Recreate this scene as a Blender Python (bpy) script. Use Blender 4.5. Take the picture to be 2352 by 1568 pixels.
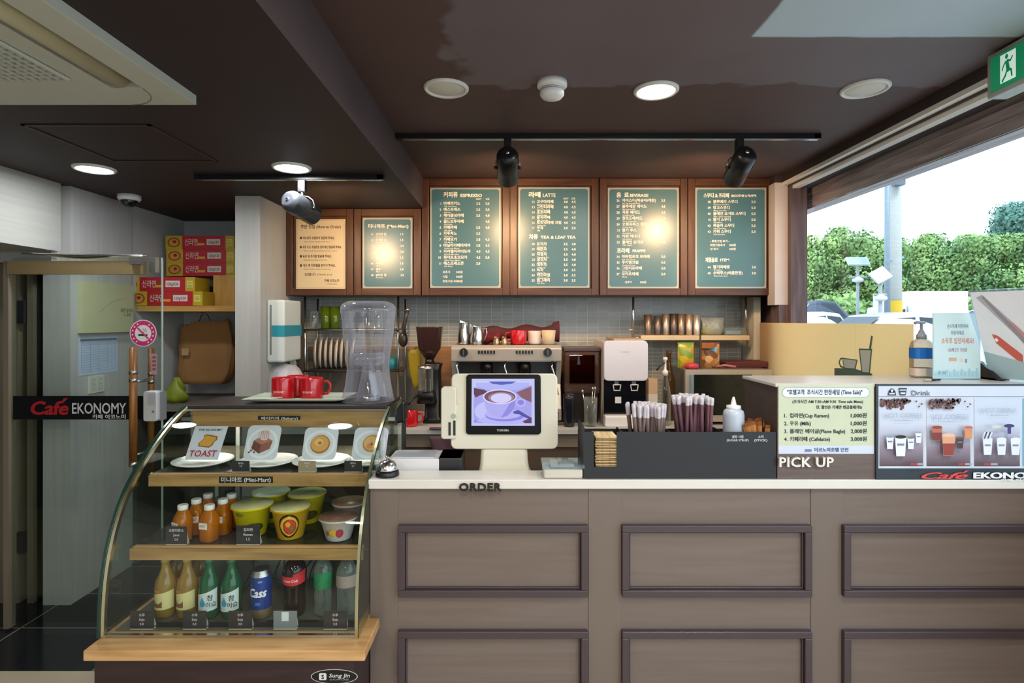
import bpy, bmesh, math, random
from mathutils import Vector, Matrix
random.seed(7)
for o in list(bpy.data.objects): bpy.data.objects.remove(o)
SC = bpy.context.scene
COL = SC.collection

# ---------------------------------------------------------------- camera, sky, exposure
EYE, FPX, CX, HY = 1.5, 1300.0, 1178.0, 735.0
cam = bpy.data.cameras.new('camera'); cam_o = bpy.data.objects.new('camera', cam); COL.objects.link(cam_o)
cam_o.location = (0, 0, EYE); cam_o.rotation_euler = (math.pi/2, 0, 0)
cam.sensor_width = 36; cam.lens = 36*FPX/2352
cam.shift_x = -(CX-1176)/2352; cam.shift_y = -(784-HY)/2352
cam.clip_start = .05; cam.clip_end = 300
SC.camera = cam_o
SC.view_settings.view_transform = 'Standard'; SC.view_settings.look = 'None'
SC.view_settings.exposure = 0.0; SC.view_settings.gamma = 1; SC.view_settings.use_curve_mapping = False
SC.cycles.use_denoising = True
SC.cycles.max_bounces = 8; SC.cycles.transparent_max_bounces = 24
SC.cycles.caustics_reflective = False; SC.cycles.caustics_refractive = False
SC.cycles.sample_clamp_indirect = 6
W = bpy.data.worlds.new('overcast_sky'); SC.world = W; W.use_nodes = True
nt = W.node_tree; nt.nodes.clear()
out = nt.nodes.new('ShaderNodeOutputWorld'); bg = nt.nodes.new('ShaderNodeBackground')
tc = nt.nodes.new('ShaderNodeTexCoord'); sp = nt.nodes.new('ShaderNodeSeparateXYZ'); rp = nt.nodes.new('ShaderNodeValToRGB')
nt.links.new(tc.outputs['Generated'], sp.inputs[0]); nt.links.new(sp.outputs['Z'], rp.inputs[0])
rp.color_ramp.elements[0].color = (.82, .905, 1, 1); rp.color_ramp.elements[1].color = (.64, .79, 1, 1)
rp.color_ramp.elements[1].position = .9
nt.links.new(rp.outputs[0], bg.inputs[0]); bg.inputs[1].default_value = 3.4
nt.links.new(bg.outputs[0], out.inputs[0])

def lamp(name, kind, loc, power, color=(1, 1, 1), size=.1, rot=(0, 0, 0), **k):
    l = bpy.data.lights.new(name, kind); l.energy = power; l.color = color
    if kind == 'AREA': l.shape = k.get('shape', 'DISK'); l.size = size; l.size_y = k.get('size_y', size)
    elif kind == 'SPOT': l.shadow_soft_size = size; l.spot_size = k['cone']; l.spot_blend = k['blend']
    else: l.shadow_soft_size = size
    if k.get('spread'): l.spread = k['spread']
    o = bpy.data.objects.new(name, l); o.location = loc; o.rotation_euler = rot; COL.objects.link(o)
    return o
sun = bpy.data.lights.new('hazy_sun', 'SUN'); sun.energy = 2.2; sun.angle = math.radians(12); sun.color = (1, .97, .92)
sun_o = bpy.data.objects.new('hazy_sun', sun); COL.objects.link(sun_o)
sun_o.rotation_euler = Vector((-.15, .75, -.85)).to_track_quat('-Z', 'Y').to_euler()
# light portals: unseen opening added behind the camera for daylight, and the side window
for nm, loc, rot, sx, sy in (('front_opening_portal', (1.25, -3.45, 1.2), (math.pi/2, 0, 0), 1.9, 2.2),
                             ('side_window_portal', (2.02, .0, 1.15), (0, math.pi/2, 0), 2.3, 6.9)):
    p = lamp(nm, 'AREA', loc, 1, size=sx, rot=rot, shape='RECTANGLE', size_y=sy); p.data.cycles.is_portal = True

#p = lamp('entrance_portal', 'AREA', (-2.9, 1.9, .95), 1, size=1.85, rot=(0, -math.pi/2, 0), shape='RECTANGLE', size_y=2.0); p.data.cycles.is_portal = True

# ---------------------------------------------------------------- helpers
def X(px, d): return (px-CX)*d/FPX
def Z(py, d): return EYE-(py-HY)*d/FPX
def lin(h):
    if isinstance(h, str):
        h = h.lstrip('#'); c = [int(h[i:i+2], 16)/255 for i in (0, 2, 4)]
        return tuple(x/12.92 if x <= .04045 else ((x+.055)/1.055)**2.4 for x in c)
    return h
class N:
    def __init__(s, name):
        s.m = bpy.data.materials.new(name); s.m.use_nodes = True; s.t = s.m.node_tree; s.t.nodes.clear()
        s.o = s.n('OutputMaterial')
    def n(s, k): return s.t.nodes.new('ShaderNode'+k)
    def l(s, a, b): s.t.links.new(a, b)
def mat(name, col, rough=.5, metal=0, var=.08, vs=12, stretch=(1, 1, 1), bump=0, spec=.5, emit=0, alpha=1, coat=0):
    k = N(name); b = k.n('BsdfPrincipled'); c = lin(col)
    tc = k.n('TexCoord'); mp = k.n('Mapping'); mp.inputs['Scale'].default_value = stretch
    no = k.n('TexNoise'); no.inputs['Scale'].default_value = vs; no.inputs['Detail'].default_value = 4
    mx = k.n('Mix'); mx.data_type = 'RGBA'
    mx.inputs[6].default_value = (*[x*(1-var) for x in c], 1); mx.inputs[7].default_value = (*[min(1, x*(1+var)) for x in c], 1)
    k.l(tc.outputs['Object'], mp.inputs[0]); k.l(mp.outputs[0], no.inputs[0]); k.l(no.outputs[0], mx.inputs[0])
    k.l(mx.outputs[2], b.inputs['Base Color'])
    b.inputs['Roughness'].default_value = rough; b.inputs['Metallic'].default_value = metal
    b.inputs['Specular IOR Level'].default_value = spec; b.inputs['Alpha'].default_value = alpha
    b.inputs['Coat Weight'].default_value = coat
    if bump:
        bp = k.n('Bump'); bp.inputs['Strength'].default_value = bump; bp.inputs['Distance'].default_value = .004
        k.l(no.outputs[0], bp.inputs['Height']); k.l(bp.outputs[0], b.inputs['Normal'])
    if emit:
        k.l(mx.outputs[2], b.inputs['Emission Color']); b.inputs['Emission Strength'].default_value = emit
    k.l(b.outputs[0], k.o.inputs[0]); return k.m
def wood(name, c1, c2, rough=.45, stretch=(1, 8, 8), scale=3, bump=.1, spec=.5, ramp=(.35, .65)):
    k = N(name); b = k.n('BsdfPrincipled'); tc = k.n('TexCoord'); mp = k.n('Mapping'); mp.inputs['Scale'].default_value = stretch
    no = k.n('TexNoise'); no.inputs['Scale'].default_value = scale; no.inputs['Detail'].default_value = 7; no.inputs['Distortion'].default_value = .5
    r = k.n('ValToRGB'); r.color_ramp.elements[0].position = ramp[0]; r.color_ramp.elements[1].position = ramp[1]
    r.color_ramp.elements[0].color = (*lin(c1), 1); r.color_ramp.elements[1].color = (*lin(c2), 1)
    k.l(tc.outputs['Object'], mp.inputs[0]); k.l(mp.outputs[0], no.inputs[0]); k.l(no.outputs[0], r.inputs[0]); k.l(r.outputs[0], b.inputs['Base Color'])
    bp = k.n('Bump'); bp.inputs['Strength'].default_value = bump; bp.inputs['Distance'].default_value = .003
    k.l(no.outputs[0], bp.inputs['Height']); k.l(bp.outputs[0], b.inputs['Normal'])
    b.inputs['Roughness'].default_value = rough; b.inputs['Specular IOR Level'].default_value = spec
    k.l(b.outputs[0], k.o.inputs[0]); return k.m
def glass(name, tint=(1, 1, 1), refl=1.0, milk=0, milkcol=(.8, .85, .9), rough=.01, ior=1.5, edge=0):
    """thin clear sheet or shell: see-through tint with a fresnel mirror, optionally a little milky"""
    k = N(name); tr = k.n('BsdfTransparent'); gl = k.n('BsdfGlossy'); fr = k.n('Fresnel'); mu = k.n('Math'); mu.operation = 'MULTIPLY'; mx = k.n('MixShader')
    no = k.n('TexNoise'); no.inputs['Scale'].default_value = 4; mr = k.n('MapRange'); mr.inputs[3].default_value = rough; mr.inputs[4].default_value = rough*1.5+.003
    k.l(no.outputs[0], mr.inputs[0]); k.l(mr.outputs[0], gl.inputs['Roughness'])
    tr.inputs[0].default_value = (*lin(tint), 1)
    gm = k.n('NewGeometry'); fi = k.n('MapRange'); fi.inputs[3].default_value = ior; fi.inputs[4].default_value = 1/ior
    k.l(gm.outputs['Backfacing'], fi.inputs[0]); k.l(fi.outputs[0], fr.inputs[0]); mu.inputs[1].default_value = refl; mu.use_clamp = True
    k.l(fr.outputs[0], mu.inputs[0]); k.l(mu.outputs[0], mx.inputs[0]); k.l(gl.outputs[0], mx.inputs[2])
    if milk or edge:
        df = k.n('BsdfDiffuse'); df.inputs[0].default_value = (*lin(milkcol), 1); m2 = k.n('MixShader')
        if edge:
            lw = k.n('LayerWeight'); lw.inputs[0].default_value = .35; mm = k.n('MapRange'); mm.inputs[3].default_value = milk; mm.inputs[4].default_value = edge
            k.l(lw.outputs['Facing'], mm.inputs[0]); k.l(mm.outputs[0], m2.inputs[0])
        else: m2.inputs[0].default_value = milk
        k.l(tr.outputs[0], m2.inputs[1]); k.l(df.outputs[0], m2.inputs[2]); k.l(m2.outputs[0], mx.inputs[1])
    else: k.l(tr.outputs[0], mx.inputs[1])
    k.l(mx.outputs[0], k.o.inputs[0]); return k.m
_mc = {}
def C(h, rough=.5, **k):
    key = (h, rough, tuple(sorted(k.items())))
    if key not in _mc: _mc[key] = mat('paint_'+h.strip('#'), h, rough, **k)
    return _mc[key]

_tc = bpy.data.curves.new('lettering_source', 'FONT'); _to = bpy.data.objects.new('lettering_source', _tc); COL.objects.link(_to)
_tcache = {}
def text_geo(s, res=1, off=0.0, shear=0.0, space=1.0):
    key = (s, res, off, shear, space)
    if key in _tcache: return _tcache[key]
    _tc.body = s; _tc.resolution_u = res; _tc.offset = off; _tc.shear = shear; _tc.space_character = space
    bpy.context.view_layer.update()
    ev = _to.evaluated_get(bpy.context.evaluated_depsgraph_get()); me = ev.to_mesh()
    vs = [v.co.copy() for v in me.vertices]; fs = [tuple(p.vertices) for p in me.polygons]; ev.to_mesh_clear()
    _tcache[key] = (vs, fs); return _tcache[key]

class MB:
    def __init__(s): s.v = []; s.f = []; s.fm = []; s.sm = []; s.mats = []; s.layer = 0; s.plane()
    def mi(s, m):
        if m not in s.mats: s.mats.append(m)
        return s.mats.index(m)
    def add(s, vs, fs, m, smooth=False):
        b = len(s.v); s.v += [Vector(v) for v in vs]; i = s.mi(m)
        for f in fs: s.f.append(tuple(b+j for j in f)); s.fm.append(i); s.sm.append(smooth)
        return s
    def box(s, x0, x1, y0, y1, z0, z1, m):
        vs = [(x, y, z) for x in (x0, x1) for y in (y0, y1) for z in (z0, z1)]
        return s.add(vs, [(0, 1, 3, 2), (4, 6, 7, 5), (0, 4, 5, 1), (2, 3, 7, 6), (0, 2, 6, 4), (1, 5, 7, 3)], m)
    def ring(s, rings, m, closed=True, cap0=True, cap1=True, smooth=True):
        n = len(rings[0]); vs = [p for r in rings for p in r]; fs = []
        for i in range(len(rings)-1):
            for j in range(n if closed else n-1):
                k = (j+1) % n; fs.append((i*n+j, i*n+k, (i+1)*n+k, (i+1)*n+j))
        s.add(vs, fs, m, smooth)
        b = len(s.v)-len(vs); i = s.mi(m)
        if cap0: s.f.append(tuple(b+j for j in reversed(range(n)))); s.fm.append(i); s.sm.append(False)
        if cap1: s.f.append(tuple(b+(len(rings)-1)*n+j for j in range(n))); s.fm.append(i); s.sm.append(False)
        return s
    def lathe(s, cx, cy, prof, m, seg=28, cap0=True, cap1=True, sx=1, sy=1):
        rings = [[(cx+r*sx*math.cos(2*math.pi*j/seg), cy+r*sy*math.sin(2*math.pi*j/seg), z) for j in range(seg)] for r, z in prof]
        return s.ring(rings, m, cap0=cap0, cap1=cap1)
    def sq(s, cx, cy, prof, m, k=4.0, seg=32, cap0=True, cap1=True):
        """loft of superellipses: prof = (half x, half y, z)"""
        rings = []
        for a, b, z in prof:
            r = []
            for j in range(seg):
                t = 2*math.pi*j/seg; c, d = math.cos(t), math.sin(t)
                r.append((cx+a*math.copysign(abs(c)**(2/k), c), cy+b*math.copysign(abs(d)**(2/k), d), z))
            rings.append(r)
        return s.ring(rings, m, cap0=cap0, cap1=cap1)
    def cyl(s, p0, p1, r0, r1, m, seg=20, caps=True):
        p0, p1 = Vector(p0), Vector(p1); d = (p1-p0).normalized(); a = d.orthogonal().normalized(); b = d.cross(a)
        rings = [[p+(a*math.cos(2*math.pi*j/seg)+b*math.sin(2*math.pi*j/seg))*r for j in range(seg)] for p, r in ((p0, r0), (p1, r1))]
        return s.ring(rings, m, cap0=caps, cap1=caps)
    def tube(s, pts, r, m, seg=8, closed=False):
        pts = [Vector(p) for p in pts]; n = len(pts); rings = []; a = None
        for i, p in enumerate(pts):
            t = (pts[(i+1) % n]-pts[i-1]) if closed else (pts[min(i+1, n-1)]-pts[max(i-1, 0)])
            t.normalize()
            a = t.orthogonal() if a is None else a-t*a.dot(t)
            a.normalize(); b = t.cross(a); rr = r[i] if isinstance(r, (list, tuple)) else r
            rings.append([p+(a*math.cos(2*math.pi*j/seg)+b*math.sin(2*math.pi*j/seg))*rr for j in range(seg)])
        if closed: rings.append(rings[0])
        return s.ring(rings, m, cap0=not closed, cap1=not closed)
    def ball(s, c, r, m, seg=20, rows=12):
        r = (r, r, r) if not isinstance(r, (tuple, list)) else r
        rings = [[(c[0]+r[0]*math.sin(math.pi*i/rows)*math.cos(2*math.pi*j/seg), c[1]+r[1]*math.sin(math.pi*i/rows)*math.sin(2*math.pi*j/seg), c[2]-r[2]*math.cos(math.pi*i/rows)) for j in range(seg)] for i in range(1, rows)]
        return s.ring(rings, m)
    def prism(s, poly, axis, a0, a1, m):
        f = {'x': lambda p, a: (a, p[0], p[1]), 'y': lambda p, a: (p[0], a, p[1]), 'z': lambda p, a: (p[0], p[1], a)}[axis]
        n = len(poly); vs = [f(p, a0) for p in poly]+[f(p, a1) for p in poly]
        fs = [tuple(range(n)), tuple(reversed(range(n, 2*n)))]+[(i, i+n, (i+1) % n+n, (i+1) % n) for i in range(n)]
        return s.add(vs, fs, m)
    def grid(s, fn, nu, nv, m, smooth=True):
        vs = [fn(i/nu, j/nv) for i in range(nu+1) for j in range(nv+1)]
        return s.add(vs, [(i*(nv+1)+j, (i+1)*(nv+1)+j, (i+1)*(nv+1)+j+1, i*(nv+1)+j+1) for i in range(nu) for j in range(nv)], m, smooth)
    # flat print on a plane
    def plane(s, O=(0, 0, 0), U=(1, 0, 0), V=(0, 0, 1), lay=.0004):
        s.O, s.U, s.V = Vector(O), Vector(U).normalized(), Vector(V).normalized(); s.Nn = s.U.cross(s.V)
        s.lay = lay; s.layer = 0; return s
    def at(s, u, v): return s.O+s.U*u+s.V*v+s.Nn*(s.lay*s.layer)
    def flat(s, pts, m, up=True):
        if up: s.layer += 1
        s.add([s.at(u, v) for u, v in pts], [tuple(range(len(pts)))], m); return s
    def rect(s, u0, v0, u1, v1, m, r=0, up=True):
        if r <= 0: return s.flat([(u0, v0), (u1, v0), (u1, v1), (u0, v1)], m, up)
        pts = []
        for cu, cv, a in ((u1-r, v0+r, -90), (u1-r, v1-r, 0), (u0+r, v1-r, 90), (u0+r, v0+r, 180)):
            for k in range(6): t = math.radians(a+18*k); pts.append((cu+r*math.cos(t), cv+r*math.sin(t)))
        return s.flat(pts, m, up)
    def ell(s, u, v, a, b, m, seg=28, up=True, rot=0, ph=(0, 360)):
        pts = []
        for k in range(seg):
            t = math.radians(ph[0]+(ph[1]-ph[0])*k/(seg if ph[1]-ph[0] == 360 else seg-1)); x, y = a*math.cos(t), b*math.sin(t)
            pts.append((u+x*math.cos(rot)-y*math.sin(rot), v+x*math.sin(rot)+y*math.cos(rot)))
        return s.flat(pts, m, up)
    def text(s, t, u, v, h, m, align='L', off=0.0, shear=0.0, w=None, up=True, res=2, depth=0, space=1.0):
        """h = height of capitals; w = force total width"""
        if up: s.layer += 1
        bold = max(0, off-.008); off = min(off, .008)
        vs, fs = text_geo(t, res, off, shear, space)
        if not vs: return s
        x0 = min(p.x for p in vs); x1 = max(p.x for p in vs); k = h/.73; kx = k if w is None else w/max(x1-x0, 1e-6)
        ox = {'L': -x0, 'C': -(x0+x1)/2, 'R': -x1}[align]
        for i, (d, e) in enumerate(((-bold, -bold*.5), (bold, bold*.5), (bold, -bold*.5)) if bold > .004 else ((0, 0),)):
            up_ = s.Nn*(.00022*i); s.add([s.at(u+(p.x+ox+d)*kx, v+(p.y+e)*k)+up_ for p in vs], fs, m)
        return s
    def mark(s): return len(s.v)
    def xf(s, M, start=0):
        for i in range(start, len(s.v)): s.v[i] = M @ s.v[i]
        return s
    def build(s, name, parent=None, bevel=0, seg=2, solid=0, sub=0):
        lo = Vector([min(v[i] for v in s.v) for i in range(3)]); hi = Vector([max(v[i] for v in s.v) for i in range(3)])
        org = ORG[parent.name] if parent else Vector(((lo.x+hi.x)/2, (lo.y+hi.y)/2, lo.z))
        me = bpy.data.meshes.new(name); me.from_pydata([v-org for v in s.v], [], s.f)
        for m in s.mats: me.materials.append(m)
        me.polygons.foreach_set('material_index', s.fm); me.polygons.foreach_set('use_smooth', s.sm); me.update()
        o = bpy.data.objects.new(name, me); COL.objects.link(o)
        if parent: o.parent = parent
        else: o.location = org
        ORG[o.name] = org
        if solid: d = o.modifiers.new('thickness', 'SOLIDIFY'); d.thickness = solid; d.offset = 0
        if bevel: d = o.modifiers.new('soft_edges', 'BEVEL'); d.width = bevel; d.segments = seg; d.limit_method = 'ANGLE'; d.angle_limit = .7
        if sub: d = o.modifiers.new('smooth', 'SUBSURF'); d.levels = sub; d.render_levels = sub
        return o
ORG = {}
def tag(o, label, cat, group=None, kind=None):
    o['label'] = label; o['category'] = cat
    if group: o['group'] = group
    if kind: o['kind'] = kind
    return o
def thing(name, label, cat, loc, group=None):
    o = bpy.data.objects.new(name, None); o.empty_display_size = .05; COL.objects.link(o); o.location = loc; ORG[o.name] = Vector(loc)
    return tag(o, label, cat, group)
def struct(o): o['kind'] = 'structure'; return o
def kids(o): return [c for c in ORG_CH(o)]
def ORG_CH(o): return [c for c in bpy.data.objects if c.parent == o]
def copy_thing(o, loc, label=None, group=None, rotz=None, scale=None):
    c = o.copy(); COL.objects.link(c); c.location = loc
    if label: c['label'] = label
    if group: c['group'] = group
    if rotz is not None: c.rotation_euler.z = rotz
    if scale: c.scale = scale
    for ch in ORG_CH(o):
        d = ch.copy(); COL.objects.link(d); d.parent = c
        for g in ORG_CH(ch):
            e = g.copy(); COL.objects.link(e); e.parent = d
    return c

# ---------------------------------------------------------------- materials
WHITE = C('#e8e8e4', .5); BLACK = C('#0c0c0e', .4); CREAM = C('#e6e0cf', .5)
CHROME = mat('chrome', '#d8d8d6', .2, 1, var=.03); STEEL = mat('brushed_steel', '#b4b2ae', .32, 1, vs=30, stretch=(1, 12, 12))
GOLD = mat('brass_trim', '#e4dcbc', .28, 1, var=.05); CERAMIC = mat('white_ceramic', '#e9e9e6', .15, var=.02)
RED = mat('red_glaze', '#c11620', .16, var=.04, coat=.4); PLBLACK = mat('black_plastic', '#101114', .35, var=.1); PLDARK = mat('dark_grey_plastic', '#25272a', .4)
PLWHITE = mat('white_plastic', '#e6e7e8', .35, var=.03); PLCREAM = mat('cream_plastic', '#d9d6c4', .45, var=.03)
PANE = glass('case_glass', '#f4fbf8', 1.0); EDGE = mat('green_glass_edge', '#16382e', .15, var=.1)
CLEAR = glass('clear_plastic', '#f4f4f8', 1.5, milk=.05, milkcol='#c8ccd8', rough=.03, edge=.75)
CLEARG = glass('clear_glass', '#f2f6f4', 1.4, milk=.02, milkcol='#d0d8d6', rough=.01, edge=.5)
SMOKE = glass('smoked_plastic', '#c2a698', 1.0, milk=.22, milkcol='#8a7268', rough=.05, edge=.4)
ACRYL = glass('acrylic_sheet', '#e9f4fa', 1.2, milk=.12, milkcol='#cfe4ee', rough=.02)
CEILM = None

# ================================================================ SETTING
ZL, ZH = 2.206, 2.4          # lower ceiling on the left, higher ceiling on the right
def ceiling_paint(name, a, b, patches):
    k = N(name); bs = k.n('BsdfPrincipled'); g = k.n('NewGeometry'); sp = k.n('SeparateXYZ'); k.l(g.outputs['Position'], sp.inputs[0])
    no = k.n('TexNoise'); no.inputs['Scale'].default_value = 7; no.inputs['Detail'].default_value = 5; k.l(g.outputs['Position'], no.inputs[0])
    n2 = k.n('TexNoise'); n2.inputs['Scale'].default_value = 3; n2.inputs['Detail'].default_value = 6; k.l(g.outputs['Position'], n2.inputs[0])
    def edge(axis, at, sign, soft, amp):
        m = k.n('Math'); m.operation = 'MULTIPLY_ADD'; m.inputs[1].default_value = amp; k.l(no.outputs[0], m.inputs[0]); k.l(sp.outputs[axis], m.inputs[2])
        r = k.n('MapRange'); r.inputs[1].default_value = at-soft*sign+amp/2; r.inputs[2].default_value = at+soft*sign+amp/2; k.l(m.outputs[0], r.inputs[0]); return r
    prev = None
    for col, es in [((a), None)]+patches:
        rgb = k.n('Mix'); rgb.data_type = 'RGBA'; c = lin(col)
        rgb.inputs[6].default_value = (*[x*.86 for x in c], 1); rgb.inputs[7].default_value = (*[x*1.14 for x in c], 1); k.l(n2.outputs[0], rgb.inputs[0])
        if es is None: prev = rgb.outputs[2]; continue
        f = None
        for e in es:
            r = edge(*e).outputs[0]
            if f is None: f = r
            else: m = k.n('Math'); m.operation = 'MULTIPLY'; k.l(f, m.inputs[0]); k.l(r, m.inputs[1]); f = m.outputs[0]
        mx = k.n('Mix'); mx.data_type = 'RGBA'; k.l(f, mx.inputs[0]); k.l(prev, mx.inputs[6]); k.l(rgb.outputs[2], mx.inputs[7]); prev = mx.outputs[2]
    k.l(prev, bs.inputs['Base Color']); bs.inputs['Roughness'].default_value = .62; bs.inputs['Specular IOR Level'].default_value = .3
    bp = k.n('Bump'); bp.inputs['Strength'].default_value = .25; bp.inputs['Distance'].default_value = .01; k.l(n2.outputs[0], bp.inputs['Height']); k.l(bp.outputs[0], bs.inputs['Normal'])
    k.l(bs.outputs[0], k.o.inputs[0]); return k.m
CEIL_HI = ceiling_paint('ceiling_with_patches', '#54413f', '', [
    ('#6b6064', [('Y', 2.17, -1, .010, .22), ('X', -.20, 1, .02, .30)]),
    ('#b4c5d2', [('Y', 1.80, -1, .005, .02), ('X', .76, 1, .005, .015)])])  # paler blue-grey rectangle blended over the near right of the ceiling
CEIL_LO = mat('dark_brown_ceiling_paint', '#2e2325', .6, var=.15, vs=2.5, bump=.15, spec=.3)
SIDE = mat('bulkhead_side_lit_tone', '#4c3f42', .6, var=.08, vs=3, bump=.1)  # side face coloured lighter for the window light falling on it
YB = -3.5
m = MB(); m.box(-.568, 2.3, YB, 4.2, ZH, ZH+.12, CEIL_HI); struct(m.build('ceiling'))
m = MB(); m.box(-2.9, -.568, YB, 4.2, ZL, ZL+.3, CEIL_LO)
o = struct(m.build('ceiling')); o.data.materials.append(SIDE)
for p in o.data.polygons:
    if p.normal.x > .9: p.material_index = 1
# floor: dark glossy tiles by the door, pale threshold towards the camera
k = N('dark_floor_tiles'); b = k.n('BsdfPrincipled'); tc = k.n('TexCoord'); br = k.n('TexBrick'); br.offset = 0
g = k.n('NewGeometry'); k.l(g.outputs['Position'], br.inputs[0])
br.inputs['Color1'].default_value = (*lin('#26282b'), 1); br.inputs['Color2'].default_value = (*lin('#1d1f22'), 1); br.inputs['Mortar'].default_value = (*lin('#7d8078'), 1)
br.inputs['Scale'].default_value = 1; br.inputs['Mortar Size'].default_value = .004; br.inputs['Brick Width'].default_value = .6; br.inputs['Row Height'].default_value = .345
k.l(br.outputs[0], b.inputs['Base Color']); b.inputs['Roughness'].default_value = .12; k.l(b.outputs[0], k.o.inputs[0]); TILE = k.m
m = MB(); m.box(-4.2, 2.6, 2.42, 5.2, -.1, 0, TILE); struct(m.build('floor'))
m = MB(); m.box(-4.2, 2.6, YB, 2.42, -.1, .0, mat('beige_floor_tile', '#b5ab96', .35, bump=.05)); struct(m.build('floor'))
# back wall with small grey mosaic
k = N('grey_mosaic_tiles'); b = k.n('BsdfPrincipled'); g = k.n('NewGeometry'); sp = k.n('SeparateXYZ'); cb = k.n('CombineXYZ'); br = k.n('TexBrick'); br.offset = 0
k.l(g.outputs['Position'], sp.inputs[0]); k.l(sp.outputs['X'], cb.inputs[0]); k.l(sp.outputs['Z'], cb.inputs[1]); k.l(cb.outputs[0], br.inputs[0])
br.inputs['Color1'].default_value = (*lin('#a6aaa6'), 1); br.inputs['Color2'].default_value = (*lin('#989c99'), 1); br.inputs['Mortar'].default_value = (*lin('#c9ccc8'), 1)
br.inputs['Scale'].default_value = 1; br.inputs['Mortar Size'].default_value = .0028; br.inputs['Mortar Smooth'].default_value = .6; br.inputs['Brick Width'].default_value = .0745; br.inputs['Row Height'].default_value = .0255
bp = k.n('Bump'); bp.invert = True; bp.inputs['Distance'].default_value = .002; bp.inputs['Strength'].default_value = .6
k.l(br.outputs['Fac'], bp.inputs['Height']); k.l(bp.outputs[0], b.inputs['Normal'])
k.l(br.outputs[0], b.inputs['Base Color']); b.inputs['Roughness'].default_value = .28; k.l(b.outputs[0], k.o.inputs[0]); MOSAIC = k.m
m = MB(); m.box(-1.437, 1.62, 3.95, 4.15, 0, ZH, MOSAIC); struct(m.build('wall_back'))
PALE = wood('pale_grey_panel', '#aeada8', '#b5b4af', .5, (14, 14, .6), 3, .05)
PALEH = wood('pale_panel_horizontal_grain', '#a6a7a1', '#aeafa9', .5, (1, .6, 18), 3, .05)
GREYP = wood('grey_panel', '#b0b0af', '#b8b8b6', .5, (14, 14, .5), 3, .05)
BLUEG = mat('cool_grey_wall', '#bfc1c2', .6, var=.04)
m = MB(); m.box(-2.9, -1.58, 4.04, 4.2, 0, ZL, BLUEG); struct(m.build('wall_alcove'))
m = MB(); m.box(-2.9, -2.345, 3.46, 4.04, 0, ZL, BLUEG); struct(m.build('wall_left'))
m = MB(); m.box(-2.474, -2.33, 2.98, 3.46, 0, ZL, GREYP); m.box(-2.9, -2.474, 2.98, 3.46, 1.86, ZL, GREYP); o = struct(m.build('pillar_left')); 
m = MB(); m.box(-1.58, -1.437, 3.22, 4.1, 0, ZL, PALE); struct(m.build('pillar_partition'))
m = MB(); m.box(-2.9, -2.34, .2, 2.93, 1.855, ZL, PALEH); struct(m.build('wall_over_door'))
m = MB(); m.box(-2.9, -2.39, 2.93, 2.98, 1.8, ZL, GREYP); struct(m.build('trim_1'))
m = MB(); m.box(-2.9, -2.42, YB, .9, 0, ZL, GREYP); struct(m.build('wall_left_front'))
m = MB(); m.box(-2.9, -2.42, .9, .98, 0, 1.855, mat('bronze_frame', '#8d8272', .4, .3)); struct(m.build('trim_2'))
# side glazing beyond the door leaf
BRZ = mat('beige_aluminium', '#8c8270', .4, .35, var=.05)
m = MB()
for a, b_, c in ((-30, 42, BRZ), (62, 76, BRZ), (98, 104, BRZ)):
    m.box(X(a, 3.0), X(b_, 3.0), 3.0, 3.06, 0, 1.84, c)
m.box(X(-30, 3.0), X(104, 3.0), 3.0, 3.06, 1.80, 1.855, BRZ)
m.box(X(44, 3.0), X(60, 3.0), 2.985, 3.0, Z(742, 3), Z(690, 3), PLDARK)
m.box(X(44, 3.0), X(60, 3.0), 2.985, 3.0, Z(1268, 3), Z(1220, 3), PLDARK)
wf = struct(m.build('window_1'))
m = MB(); m.box(X(76, 3.03), X(98, 3.03), 3.025, 3.035, 0, 1.8, glass('olive_glass', '#7a7a5c', 1)); m.build('window_pane', wf)
m = MB(); m.box(-4.2, -2.9, 3.5, 3.6, 0, 2.3, C('#4b4a42', .7)); struct(m.build('wall_lobby'))
m = MB(); m.box(-4.2, -4.1, .9, 3.5, 0, 2.3, C('#6a6a62', .7)); m.box(-4.2, -2.9, .9, 3.5, 2.3, 2.4, C('#4b4644', .7)); m.box(-4.1, -2.9, .9, .98, 0, 2.3, C('#6a6a62', .7)); struct(m.build('unseen_lobby_shell'))  # unseen lobby walls and lid, added to keep daylight off the doorway
# right side: white jamb, dark timber post, header, rails, glass
TIMB = wood('dark_timber', '#4d3c3e', '#6b5a5c', .55, (10, 10, .8), 3, .2)
TIMBH = wood('weathered_timber_beam', '#85777a', '#c4b9bc', .5, (10, .7, 10), 3, .25, ramp=(.3, .7))
DARKT = mat('dark_header_paint', '#3a3231', .5)
m = MB(); m.box(1.62, 1.70, 3.50, 3.60, Z(700, 3.5), ZH-.05, C('#c9c3c3', .5)); m.box(1.62, 1.70, 3.50, 3.60, ZH-.05, ZH-.0005, DARKT); struct(m.build('trim_3'))
m = MB(); m.box(1.6205, 1.80, 3.95, 4.15, 0, ZH, C('#c3beb2', .5)); struct(m.build('wall_back_end'))
m = MB(); m.box(1.70, 1.80, 3.46, 4.15, 0, ZH, TIMB); m.box(1.645, 1.70, 3.50, 3.60, .88, Z(700, 3.5)-.002, TIMB); struct(m.build('pillar_right'))
m = MB(); m.box(1.667, 2.3, YB, 4.15, 2.352, ZH, DARKT); struct(m.build('trim_4'))
RAIL = mat('white_window_rail', '#f0ece6', .35, var=.03)
m = MB(); m.box(1.667, 1.697, YB, 3.6, 2.332, 2.352, RAIL); m.box(1.71, 1.75, YB, 3.6, 2.305, 2.325, RAIL); m.box(1.697, 1.71, YB, 3.6, 2.325, 2.352, DARKT); m.box(1.75, 1.84, YB, 3.6, 2.32, 2.352, DARKT); wr = struct(m.build('window_2'))
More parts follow.
